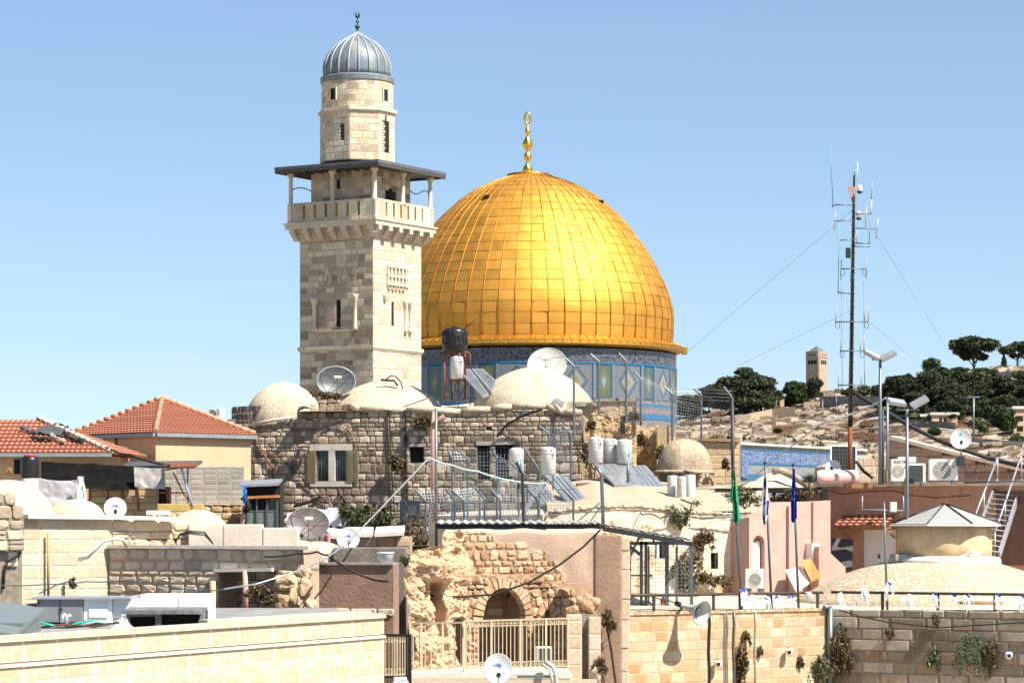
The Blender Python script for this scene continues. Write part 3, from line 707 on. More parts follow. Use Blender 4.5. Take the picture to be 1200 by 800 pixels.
def tile_panel(name, ground, motif, centre, border, rough=.3):
    # one glazed panel in UV: border, lattice ground, a pointed medallion in the middle
    m, nt, b = newmat(name); L = nt.links
    tc = N(nt, 'ShaderNodeTexCoord'); sp = N(nt, 'ShaderNodeSeparateXYZ'); L.new(tc.outputs['UV'], sp.inputs[0])
    def mth(op, a, c=None):
        n = N(nt, 'ShaderNodeMath', operation=op)
        for i, q in enumerate((a, c)):
            if q is None: continue
            if isinstance(q, (int, float)): n.inputs[i].default_value = q
            else: L.new(q, n.inputs[i])
        return n.outputs[0]
    u = mth('ABSOLUTE', mth('SUBTRACT', sp.outputs[0], .5)); v = mth('ABSOLUTE', mth('SUBTRACT', sp.outputs[1], .5))
    ch = mth('MULTIPLY', mth('SINE', mth('MULTIPLY', mth('ADD', u, mth('MULTIPLY', v, 1.6)), 84)), mth('SINE', mth('MULTIPLY', mth('SUBTRACT', u, mth('MULTIPLY', v, 1.6)), 84)))
    lat = mth('GREATER_THAN', ch, .12)
    c = mixc(nt, lat, ground, motif)
    d = mth('ADD', mth('MULTIPLY', u, 1.7), mth('MULTIPLY', v, 1.25))
    ring = mth('MULTIPLY', mth('LESS_THAN', d, .62), mth('GREATER_THAN', d, .50))
    c = mixc(nt, ring, c, motif)
    c = mixc(nt, mth('LESS_THAN', d, .36), c, tuple(x*.55+.12 for x in ground))
    c = mixc(nt, mth('LESS_THAN', d, .20), c, centre)
    e = mth('MAXIMUM', mth('MULTIPLY', mth('GREATER_THAN', u, .40), 1), mth('GREATER_THAN', v, .445))
    dots = mth('GREATER_THAN', mth('SINE', mth('MULTIPLY', mth('ADD', sp.outputs[1], mth('MULTIPLY', sp.outputs[0], .4)), 120)), .2)
    c = mixc(nt, e, c, mixc(nt, dots, border, ground))
    L.new(c, b.inputs['Base Color']); b.inputs['Roughness'].default_value = rough
    return m
M['t_band'] = tile_band('calligraphy_tile', 2.2, 2.6, [(.008,.012,.026),(.014,.020,.04),(.10,.107,.115),(.016,.025,.045)])  # drum tiles darkened in colour for the shade under the cornice
M['t_body'] = tile_band('drum_tile', 2.4, 2.4, [(.014,.03,.06),(.035,.055,.08),(.11,.12,.125),(.025,.04,.07)])
M['t_low'] = tile_band('lower_band_tile', 2.6, 2.6, [(.09,.10,.13),(.19,.19,.185),(.15,.12,.10),(.05,.075,.13)])
M['t_blue'] = plain('sky_blue_tile', (.015,.12,.25), .3, 0, var=.12)
M['t_pale'] = plain('pale_blue_tile', (.12,.155,.19), .35, 0, var=.15)
M['t_white'] = tile_panel('white_lattice_tile', (.16,.18,.195), (.045,.058,.072), (.22,.155,.022), (.055,.08,.12))
M['t_green'] = tile_panel('green_window_tile', (.012,.065,.05), (.15,.12,.014), (.17,.25,.23), (.015,.07,.13))
M['t_teal'] = tile_panel('teal_window_tile', (.013,.06,.10), (.11,.115,.045), (.24,.18,.02), (.02,.11,.19))
dr = 171*dk
mb = MB(); mb.lathe([(dr-.25,Z(700,DY)),(dr-.25,Z(418,DY))], 128, (DX,DY,0)); mb.build('drum_core', M['t_body'], shrine)
def band(y0, y1, off, mat_, name):
    mb = MB(); r = dr+off; mb.lathe([(dr-.3,Z(y1,DY)),(r,Z(y1,DY)),(r,Z(y0,DY)),(dr-.3,Z(y0,DY))], 128, (DX,DY,0), smooth=False); mb.build(name, M[mat_], shrine)
band(417.5, 433, -.05, 't_band', 'inscription_band'); band(433, 435, .03, 't_blue', 'tile_stripe')
band(473.5, 478, 0, 't_low', 'patterned_band'); band(478, 480.5, .04, 't_blue', 'tile_stripe'); band(480.5, 482.5, .02, 't_pale', 'tile_stripe')
band(482.5, 489.5, 0, 't_low', 'patterned_band'); band(489.5, 495.5, .05, 't_blue', 'tile_stripe'); band(495.5, 520, 0, 't_low', 'patterned_band')
def uvpanel(name, a0, a1, y0, y1, off, mat_, n=6):
    mb = MB(); r = dr+off; vs = []; 
    for i in range(n+1):
        a = a0+(a1-a0)*i/n
        vs += [(DX+r*sin(a), DY-r*cos(a), Z(y1,DY)), (DX+r*sin(a), DY-r*cos(a), Z(y0,DY))]
    mb.add(vs, [(2*i,2*i+2,2*i+3,2*i+1) for i in range(n)])
    o = mb.build(name, M[mat_], shrine); me = o.data; ul = me.uv_layers.new(name='uv')
    for p in me.polygons:
        for li in p.loop_indices:
            vi = me.loops[li].vertex_index; ul.data[li].uv = ((vi//2)/n, vi % 2)
    return o
for k_ in range(-4, 5):
    ac = radians(28.1 + 22.5*(k_-1))
    if abs(ac) > radians(95): continue
    wn_ = uvpanel('window', ac-radians(3.4), ac+radians(3.4), 436, 473, .06, 't_teal' if k_ % 2 == 0 else 't_green')
    uvpanel('tile_panel', ac+radians(4.6), ac+radians(17.9), 436, 473, .02, 't_white')
    for s_ in (-1, 1):
        mb = MB(); a = ac+s_*radians(4.05); c = Vector((DX+dr*sin(a), DY-dr*cos(a), 0)); mb.obox((c.x,c.y,Z(454.5,DY)), (cos(a)*.13,sin(a)*.13,0), (-sin(a)*.12,cos(a)*.12,0), (0,0,19*dk)); mb.build('window_frame', M['t_pale'], shrine)
# octagon below
OR_ = 28.0; a_off = radians(34)
oc = lambda r, k_: (DX + r*sin(a_off+k_*pi/4), DY - r*cos(a_off+k_*pi/4))
mb = MB(); mb.prism([oc(OR_-.3,k_) for k_ in range(8)], GZ, 5.9); mb.build('octagon_wall', M['t_body'], shrine)
mb = MB(); vs = [(*oc(OR_-1.2,k_),5.9) for k_ in range(8)] + [(*oc(12.4,k_),8.3) for k_ in range(8)]
mb.add(vs, [(k_,(k_+1)%8,8+(k_+1)%8,8+k_) for k_ in range(8)]); mb.build('lower_roof', M['zinc'], shrine)
M['o_band'] = tile_band('cobalt_tile', 3.4, 3.4, [(.012,.03,.13),(.02,.06,.24),(.20,.23,.27),(.02,.10,.24)])
M['o_grid'] = tile_band('pale_grid_tile', 2.5, 2.2, [(.03,.13,.23),(.19,.185,.18),(.22,.21,.20),(.06,.15,.25)])
def oband(z0, z1, off, mat_, name):
    mb = MB(); o_, i_ = OR_+off, OR_-.5
    for k_ in (-1,0,1,2):
        a, b_, c, d = oc(o_,k_), oc(o_,k_+1), oc(i_,k_+1), oc(i_,k_)
        mb.prism([a,b_,c,d], z0, z1)
    mb.build(name, M[mat_], shrine)
oz = lambda y: Z(y, 217.5)
oband(oz(521), oz(518.6), .25, 'white_plaster', 'parapet_coping'); oband(oz(525.5), oz(521), -.02, 't_low', 'parapet_tile'); oband(oz(527), oz(525.5), .04, 't_blue', 'tile_stripe')
oband(oz(541.5), oz(527), 0, 'o_band', 'cobalt_band'); oband(oz(543.5), oz(541.5), .05, 't_blue', 'tile_stripe'); oband(oz(555), oz(543.5), 0, 'o_grid', 'pale_tile_band'); oband(oz(562), oz(555), .04, 't_blue', 'tile_stripe'); oband(GZ+.5, oz(562), 0, 'o_grid', 'marble_wall')
mb = MB(); a, b_ = oc(OR_,0), oc(OR_,1); v = (Vector((b_[0],b_[1],0))-Vector((a[0],a[1],0))).normalized()
p0 = Vector((a[0],a[1],0)); mb.obox(p0+v*.7+Vector((0,0,(oz(527)+oz(560))/2)), v*.55, Vector((-v.y,v.x,0))*.2, (0,0,16*.0653)); mb.build('corner_pilaster', M['o_band'], shrine)
# ---------------------------------------------------------------- minaret
MY = 150.0; mk = K*MY
ca, sa = cos(radians(31)), sin(radians(31)); SS = 4.70
C0 = Vector((X(437,MY), MY, 0)); U1 = Vector((-ca, sa, 0)); U2 = Vector((sa, ca, 0)); MC = C0 + (U1+U2)*SS/2
NL = Vector((-sa,-ca,0)); NRt = Vector((ca,-sa,0))      # outward normals of the left and right visible faces
mz = lambda y: Z(y, MY)
mina = thing('minaret', (MC.x, MC.y, GZ), 'tall square stone minaret with balcony, canopy and ribbed lead dome', 'minaret')
def msq(h): return [(MC.x+(a*-U1+b_*U2).x*h, MC.y+(a*-U1+b_*U2).y*h) for a, b_ in ((-1,-1),(1,-1),(1,1),(-1,1))]
def lface(h): return MC - U1*(-h) - U2*h if False else MC + NL*0
h0 = SS/2
mb = MB(); mb.prism(msq(h0-.08), GZ, mz(262), mi=0); mb.build('shaft_core', M['minaret_joint'], mina)
# masonry on the two faces; facade origin at the left end seen from outside
AL = MC + U1*h0 - U2*h0      # far left corner of left face
dL = -U1; AR = MC - U1*h0 - U2*h0; dR = U2
mb = MB(); ul = lambda px: (px-351)/86*SS; ur = lambda px: (px-437)/54*SS
hl = [('a', ul(394), ul(399.4), mz(381), mz(353), .28)]
hl += [('r', ul(366), ul(372), mz(384), mz(349), 0)]
masonry(mb, AL, dL, SS, mz(480), mz(266), (.28,.42), (.32,.7), .008, .012, .02, 0, hl, 5, .08, tr=(.05,.72))  # left face gets darker tints, right face lighter: shade and sun in the colour
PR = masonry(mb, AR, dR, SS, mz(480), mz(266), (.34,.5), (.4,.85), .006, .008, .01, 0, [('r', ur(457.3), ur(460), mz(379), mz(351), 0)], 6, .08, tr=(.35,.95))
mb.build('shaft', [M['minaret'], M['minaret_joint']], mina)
def PL(u, z, o): return Vector((AL.x,AL.y,0)) + dL*u + NL*o + Vector((0,0,z))
def onface(P_, u0, u1, z0, z1, o0, o1, nm, m_, par=None):
    mb = MB(); mb.add([P_(u0,z0,o1),P_(u1,z0,o1),P_(u1,z1,o1),P_(u0,z1,o1),P_(u0,z0,o0),P_(u1,z0,o0),P_(u1,z1,o0),P_(u0,z1,o0)],
        [(0,1,2,3),(5,4,7,6),(3,2,6,7),(1,0,4,5),(0,3,7,4),(2,1,5,6)], .6)
    return mb.build(nm, M[m_], par or mina)
onface(PL, ul(393.5), ul(399.8), mz(382), mz(347), -.07, -.055, 'window', 'black'); onface(PR, ur(457), ur(460.4), mz(379.5), mz(350.5), -.07, -.055, 'window', 'black')
def colonnette(P_, u, y0, y1, r=.13):
    mb = MB(); z0, z1 = mz(y1), mz(y0)
    a = P_(u, 0, .05); mb.lathe([(r*1.3,z0),(r*1.3,z0+.18),(r,z0+.25),(r*.92,z1-.4),(r*1.15,z1-.36),(r*1.7,z1-.08),(r*1.8,z1)], 10, (a.x,a.y,0), tint=.8); mb.build('colonnette', M['trim'], mina)
colonnette(PL, ul(369), 346, 386); colonnette(PL, ul(417), 344, 386, .1); colonnette(PR, ur(472.3), 348, 386, .1); colonnette(PR, ur(477.5), 348, 386, .1); colonnette(PR, ur(449.5), 343, 350, .1)
onface(PL, ul(371), ul(415), mz(386.5), mz(384.5), 0, .12, 'sill', 'trim'); 
# carved arcades
mb = MB()
for i in range(4):
    u = ul(378)+i*ul(351+10.5); a = lambda q: PL(q, 0, 0)
    voussoirs(mb, PL, u+.24, mz(316), .15, .2, .12, 7, .05, 30+i, tr=(.3,.7))
    for s_ in (-.22,.22): mb.add([PL(u+.24+s_-.05,mz(331),.05),PL(u+.24+s_+.05,mz(331),.05),PL(u+.24+s_+.05,mz(316),.06),PL(u+.24+s_-.05,mz(316),.06)],[(0,1,2,3)],.5)
mb.build('carved_arcade', M['minaret'], mina)
mb = MB()
for r_ in range(2):
    for i in range(6):
        u = ur(452.5)+i*(ur(475)-ur(452.5))/5.6; zc = mz(314+r_*13)
        mb.obox(PR(u,zc,.04), U2*.07, NRt*.06, (0,0,.24), .9)
        if i < 5: voussoirs(mb, PR, u+.17, zc+.12 if r_ == 0 else zc-.3, .09, .12 if r_ == 0 else -.2, .09, 5, .09, 60+i+r_*9, tr=(.7,1))
for y_ in (309,320.5,330): mb.obox(PR((ur(452)+ur(476))/2, mz(y_), .05), U2*1.05, NRt*.07, (0,0,.06), .9)
mb.build('carved_arcade', M['trim'], mina)
# string course, balcony corbels, slab, parapet
def ringband(y0, y1, h, nm, m_='trim'):
    mb = MB(); mb.prism(msq(h), mz(y1), mz(y0), .6); return mb.build(nm, M[m_], mina)
ringband(403.5, 407.5, h0+.10, 'string_course'); ringband(407.5, 409.5, h0+.05, 'string_course')
ringband(272, 277, h0+.06, 'corbel_band', 'minaret')
mb = MB(); q0, q1 = msq(h0+.02), msq(h0+.34)
mb.add([(x,y,mz(279)) for x,y in q0]+[(x,y,mz(264)) for x,y in q1], [(i,(i+1)%4,4+(i+1)%4,4+i) for i in range(4)], .4); mb.build('corbel_slope', M['minaret'], mina)
for P_, dd, nn, cnt in ((PL, dL, NL, 7),(PR, dR, NRt, 6)):
    for i in range(cnt):
        u = -.15 + (SS+.3)*i/(cnt-1); mb = MB()
        for (o, y_, hh) in ((.26,275,.2),(.42,271,.2),(.60,266.8,.22)):
            mb.obox(P_(u, mz(y_), o/2-.02), dd*.15, nn*(o/2), (0,0,hh*.55), .6)
        mb.build('corbel', M['trim'], mina)
ringband(257.6, 264, 2.93, 'balcony_slab'); ringband(256.8, 258.6, 3.0, 'slab_edge')
zb0, zb1 = mz(257), mz(233.5); hp = 2.80
for A_, d_, n_, cnt, m_ in ((MC+U1*hp-U2*hp, -U1, NL, 8, 0),(MC-U1*hp-U2*hp, U2, NRt, 8, 1),(MC-U1*hp+U2*hp, U1, -NL, 8, 0),(MC+U1*hp+U2*hp, -U2, -NRt, 8, 1)):
    mb = MB(); Lp = 2*hp; rnd = random.Random(4)
    Pp = lambda u, z, o: Vector((A_.x,A_.y,0)) + d_*u + n_*o + Vector((0,0,z))
    mb.obox(Pp(Lp/2,zb0+.1,-.09), d_*(Lp/2), n_*.09, (0,0,.12), .5); mb.obox(Pp(Lp/2,zb1-.05,-.09), d_*(Lp/2), n_*.09, (0,0,.07), .5)
    pw = .44
    for i in range(cnt+1):
        u = min(Lp-pw/2, max(pw/2, Lp*i/cnt)); ww = (Lp/cnt - .17)/2
        mb.obox(Pp(u,(zb0+zb1)/2,-.085), d_*ww, n_*.10, (0,0,(zb1-zb0)/2-.02), rnd.uniform(.3,.9))
    p = mb.build('parapet', M['minaret'], mina)
    for i in range(cnt):
        mb = MB(); u = Lp*(i+.5)/cnt; mb.obox(Pp(u,(zb0+zb1)/2,-.12), d_*.09, n_*.03, (0,0,(zb1-zb0)/2-.12))
        mb.build('slot_panel', M['slot_y'] if (i+m_) % 3 else M['slot_g'], p) if 'slot_y' in M else (M.update(slot_y=plain('yellow_painted_bars', (.36,.27,.03), .6), slot_g=plain('green_painted_bars', (.05,.14,.06), .6)), mb.build('slot_panel', M['slot_y'], p))
# room behind the balcony
hc = 1.92
mb = MB(); mb.prism(msq(hc-.05), mz(258), mz(186)); mb.build('room_core', M['minaret_joint'], mina)
mb = MB()
A1 = MC+U1*hc-U2*hc; A2 = MC-U1*hc-U2*hc
masonry(mb, A1, -U1, 2*hc, mz(256), mz(187.5), (.3,.42), (.35,.7), .008, .012, .02, 0, [('r', 2*hc*.46-.12, 2*hc*.46+.12, mz(217), mz(205.5), 0)], 8, .06, tr=(.0,.6))
P2 = masonry(mb, A2, U2, 2*hc, mz(256), mz(187.5), (.3,.42), (.35,.7), .008, .012, .02, 0, [('a', 2*hc*.36, 2*hc*.64, mz(256), mz(223), .42)], 9, .06, tr=(.0,.7))
mb.build('room_wall', [M['minaret'], M['minaret_joint']], mina)
P1 = lambda u, z, o: Vector((A1.x,A1.y,0)) - U1*u + NL*o + Vector((0,0,z))
onface(P1, 2*hc*.46-.12, 2*hc*.46+.12, mz(217), mz(205.5), -.045, -.035, 'window', 'black'); onface(P2, 2*hc*.35, 2*hc*.65, mz(256), mz(215), -.045, -.035, 'door', 'black')
# columns and canopy
hq = 2.70
for i, (a, b_) in enumerate(((-1,-1),(1,-1),(1,1),(-1,1),(0,-1),(1,0),(0,1),(-1,0))):
    c = MC + (-U1)*a*hq + U2*b_*hq; mb = MB()
    mb.lathe([(.17,mz(236)),(.17,mz(234)),(.115,mz(233)),(.105,mz(203)),(.14,mz(202)),(.2,mz(199.6)),(.22,mz(196.5))], 12, (c.x,c.y,0), tint=.5); mb.build('column', M['trim'], mina)
h_ = 3.33
mb = MB(); q = msq(h_); e = msq(1.7)
zz = mz(194.2)
mb.add([(x,y,zz) for x,y in q]+[(x,y,zz+.17) for x,y in q]+[(x,y,mz(187.5)) for x,y in e], [(3,2,1,0)]+[(i,(i+1)%4,4+(i+1)%4,4+i) for i in range(4)]+[(4+i,4+(i+1)%4,8+(i+1)%4,8+i) for i in range(4)]+[(8,9,10,11)])
mb.build('canopy', plain('weathered_lead_canopy', (.10,.115,.13), .55, .2, var=.3, dirt=((.25,.22,.18), 1, .55, .5)), mina)
mb = MB()
for i in range(4):
    a, b_ = msq(h_-.05)[i], msq(h_-.05)[(i+1)%4]
    mb.beam((*a,zz-.09),(*b_,zz-.09),.12,.14)
for k_ in range(-5,6):
    for ax in (0,1):
        a = MC + (-U1 if ax == 0 else U2)*(k_*.58) + (U2 if ax == 0 else -U1)*h_*.97*-1; b_ = MC + (-U1 if ax == 0 else U2)*(k_*.58) + (U2 if ax == 0 else -U1)*-hc
        mb.beam((a.x,a.y,zz-.10),(b_.x,b_.y,zz-.10),.09,.12)
mb.build('canopy_rafters', plain('dark_rafters', (.06,.05,.045), .8), mina)
for A_, B_ in ((MC+U1*hq-U2*hq, MC+U1*hc-U2*hc*.2),(MC-U1*hq+U2*hq, MC-U1*hc+U2*hc)):
    mb = MB(); a, b_ = Vector((A_.x,A_.y,mz(217))), Vector((B_.x,B_.y,mz(213)))
    mb.tube([a+(b_-a)*(i/10)+Vector((0,0,.14*sin(i/10*2*pi))) for i in range(11)], .03, 5); mb.build('tie_rod', M['steel'], mina)
mb = MB(); c = MC+U1*(hc+.3)-U2*1.0; mb.obox((c.x,c.y,mz(226)),(.12,.1,.1),(-.08,.15,0),(.1,0,.22)); mb.build('floodlight', M['black_plastic'], mina)
# octagonal lantern, round drum, lead dome
OC = Vector((X(418.8,MC.y), MC.y, 0)); ok = K*MC.y; oz_ = lambda y: Z(y, MC.y)
an0 = atan2((C0-MC).y, (C0-MC).x)
def octv(r, k_): a = an0 + (k_-.5)*pi/4; return Vector((OC.x+r*cos(a), OC.y+r*sin(a), 0))
ro = 44.6*ok
mb = MB(); mb.prism([(octv(ro-.08,k_).x, octv(ro-.08,k_).y) for k_ in range(8)], oz_(192), oz_(132)); mb.build('lantern_core', M['minaret_joint'], mina)
mb = MB(); loc_ = {}
for k_ in (-2,-1,0,1,2):
    a, b_ = octv(ro,k_), octv(ro,k_+1); Lk = (b_-a).length
    ho = []
    if k_ == -1: ho = [('r', Lk*.62, Lk*.62+.26, oz_(169.5), oz_(150.5), 0)]
    if k_ == 1: ho = [('a', Lk*.22, Lk*.66, oz_(182), oz_(152), .48)]
    dd = (b_-a).normalized()
    loc_[k_] = masonry(mb, a, dd, Lk, oz_(192), oz_(135.5), (.3,.42), (.35,.7), .007, .010, .015, 0, ho, 20+k_, .08, tr=(.3,1))
mb.build('lantern', [M['minaret'], M['minaret_joint']], mina)
Lk = (octv(ro,1)-octv(ro,0)).length
onface(loc_[-1], Lk*.62, Lk*.62+.26, oz_(169.5), oz_(150.5), -.07, -.055, 'window', 'black')
onface(loc_[1], Lk*.22, Lk*.66, oz_(182), oz_(141.5), -.07, -.055, 'window', 'black')
mb = MB(); rnd = random.Random(2)
for i in range(11):
    z = oz_(180-i*3.2); mb.obox(loc_[1](Lk*.3+.08*(i%2), z, -.04), (octv(ro,2)-octv(ro,1)).normalized()*.14, (0,.02,0), (0,0,.05), .8)
mb.build('lattice', M['trim'], mina)
mb = MB()
for i in range(5): mb.obox(loc_[-1](Lk*.62+.13, oz_(167-i*3.8), -.04), (octv(ro,0)-octv(ro,-1)).normalized()*.12, (0,.02,0), (0,0,.025))
mb.build('window_bars', M['steel'], mina)
mb = MB()
for (y0,y1,r_) in ((134.5,136.5,ro+.05),(131.3,134.5,ro+.13),(129.8,131.3,ro+.02)):
    mb.prism([(octv(r_,k_).x, octv(r_,k_).y) for k_ in range(8)], oz_(y1), oz_(y0), .6)
mb.build('lantern_cornice', M['trim'], mina)
# round drum as courses of curved blocks
rd = 42*ok; mb = MB(); mb.lathe([(rd-.03,oz_(131)),(rd-.03,oz_(97))], 48, (OC.x,OC.y,0), tint=.5, mi=1); rnd = random.Random(9); z = oz_(130)
while z < oz_(99):
    hh = .30; a = rnd.uniform(0,.3)
    a_end = a + 2*pi
    while a < a_end - .05:
        w_ = min(rnd.uniform(.16,.36), a_end-a); t = rnd.uniform(.3,1); vs = []
        for (zz_) in (z+.006, z+hh-.006):
            for i in range(4): an = a+.003+(w_-.006)*i/3; vs.append((OC.x+rd*cos(an), OC.y+rd*sin(an), zz_))
        mb.add(vs, [(0,1,5,4),(1,2,6,5),(2,3,7,6)], t); a += w_
    z += hh
mb.build('round_drum', [M['minaret'], M['minaret_joint']], mina)
for px in (392.7, 452.6):
    s_ = max(-1,min(1,(X(px,MC.y)-OC.x)/rd)); a = -pi/2 + math.asin(s_); c = Vector((OC.x+rd*cos(a), OC.y+rd*sin(a), 0)); n_ = Vector((cos(a),sin(a),0)); tdir = Vector((-n_.y,n_.x,0))
    mb = MB(); mb.obox((c.x,c.y,oz_(115)), tdir*.18, n_*.03, (0,0,.30)); mb.build('window', M['black'], mina)
    mb = MB()
    for q in ((-.2,0,.035,.33),(.2,0,.035,.33),(0,.32,.23,.035)): mb.obox(Vector((c.x,c.y,oz_(115)+q[1]))+tdir*q[0], tdir*q[2], n_*.05, (0,0,q[3]), .7)
    mb.build('window_frame', M['minaret'], mina)
M['lead'] = plain('weathered_lead', (.15,.19,.22), .58, .15, var=.3, scale=1.6, dirt=((.36,.30,.22), 1.1, .53, .75), bump=.15, bscale=5)
mb = MB(); mb.lathe([(rd,oz_(99.5)),(43.2*ok,oz_(98.5)),(43.6*ok,oz_(93)),(42.8*ok,oz_(92)),(39*ok,oz_(91))], 48, (OC.x,OC.y,0), smooth=False); mb.build('lead_ring', M['lead'], mina)
dp = [(91.5,38.2),(86,39),(80,39),(74,38.2),(68,36),(62,32.5),(56,27.5),(51,21.5),(47,15),(43.5,9),(41,4.5),(38.5,2)]
mb = MB(); mb.lathe([(r*ok,oz_(y)) for y, r in dp], 48, (OC.x,OC.y,0)); mb.build('lead_dome', M['lead'], mina)
mb = MB()
for i in range(20):
    a = 2*pi*i/20+.1; mb.tube([(OC.x+(r*ok+.02)*cos(a), OC.y+(r*ok+.02)*sin(a), oz_(y)) for y, r in dp], .055, 5)
mb.build('lead_seams', plain('lead_seam', (.26,.30,.33), .55, .1), mina)
M['bronze'] = plain('dark_green_bronze', (.03,.06,.055), .4, .6, var=.2)
fp = [(40,3),(37.5,2.5),(36,1.4),(34,1.2),(33,2.6),(31.5,3),(30,2.2),(29,.8),(27,.8),(26,1.9),(25,1.9),(24,.8),(22,.7),(21,1.3),(20,.6)]
mb = MB(); mb.lathe([(r*ok,oz_(y)) for y, r in fp], 14, (OC.x,OC.y,0)); f_ = mb.build('finial', M['bronze'], mina)
mb = MB(); c = Vector((OC.x,OC.y,oz_(17.3))); mb.tube([c+Vector((1.9*ok*sin(t_), 0, -2.8*ok*cos(t_))) for t_ in [(-2.6+5.2*i/16) for i in range(17)]], [.02+.06*sin(pi*i/16) for i in range(17)], 5); mb.build('crescent', M['bronze'], f_)
# ---------------------------------------------------------------- kit for the rooftops
class Fac:
    # a vertical facade between two photo columns at two distances
    def __init__(s, px0, Y0, px1, Y1):
        s.A = Vector((X(px0,Y0), Y0, 0)); s.B = Vector((X(px1,Y1), Y1, 0)); s.d = (s.B-s.A).normalized(); s.L = (s.B-s.A).length
        s.n = Vector((s.d.y, -s.d.x, 0))
    def u(s, px):
        c = (px-600)*K; return (c*s.A.y - s.A.x)/(s.d.x - c*s.d.y)
    def Y(s, px): return s.A.y + s.d.y*s.u(px)
    def z(s, px, py): return Z(py, s.Y(px))
    def P(s, px, py, o=0): return s.A + s.d*s.u(px) + s.n*o + Vector((0,0,s.z(px,py)))
    def top(s, pts): return interp([(s.u(a), s.z(a,b_)) for a, b_ in pts])
    def hole(s, px0, px1, y0, y1, arch=None):
        c = (px0+px1)/2
        if arch is None: return ('r', s.u(px0), s.u(px1), s.z(c,y1), s.z(c,y0), 0)
        return ('a', s.u(px0), s.u(px1), s.z(c,y1), s.z(c,y0), arch*K*s.Y(c))
    def body(s, mb, pts, zb, o0, o1, tint=.5, mi=0):
        # solid behind the facade: outline of (px, py) tops, bottom zb, from offset o0 back to o1
        top = [s.P(a, b_, 0) for a, b_ in pts]; poly = [Vector((top[0].x,top[0].y,zb))] + top + [Vector((top[-1].x,top[-1].y,zb))]
        n = len(poly); f = [p+s.n*o0 for p in poly]; b_ = [p+s.n*o1 for p in poly]
        mb.add(f+b_, [tuple(range(n))[::-1], tuple(range(n,2*n))] + [(i,(i+1)%n,n+(i+1)%n,n+i) for i in range(n)], tint, mi)
    def bx(s, mb, px0, px1, y0, y1, o0, o1, tint=.5, mi=0):
        # block on the facade between photo pixels, from offset o0 (back) to o1 (front)
        c = (px0+px1)/2; z0, z1 = s.z(c,y1), s.z(c,y0); u0, u1 = s.u(px0), s.u(px1)
        q = lambda u, z, o: s.A + s.d*u + s.n*o + Vector((0,0,z))
        mb.add([q(u0,z0,o1),q(u1,z0,o1),q(u1,z1,o1),q(u0,z1,o1),q(u0,z0,o0),q(u1,z0,o0),q(u1,z1,o0),q(u0,z1,o0)],
               [(0,1,2,3),(5,4,7,6),(3,2,6,7),(1,0,4,5),(0,3,7,4),(2,1,5,6)], tint, mi)
def single(name, mb, m_, label, cat, group=None, **kw):
    o = mb.build(name, m_, **kw); tag(o, label, cat, group); return o
def part(name, mb, m_, t): return mb.build(name, m_, t)
def masonpart(fac, t, name, top, ybot_z, m_, mort, hr, lr, gap, rel, jit, cut, holes=(), seed=1, px=None, thick=.2, tr=(0,1), z0=None):
    mb = MB(); zb = ybot_z
    tp = fac.top(top)
    masonry(mb, fac.A, fac.d, fac.L, zb, tp, hr, lr, gap, rel, jit, cut, holes, seed, thick, tr=tr)
    return mb.build(name, [M[m_], M[mort]], t)
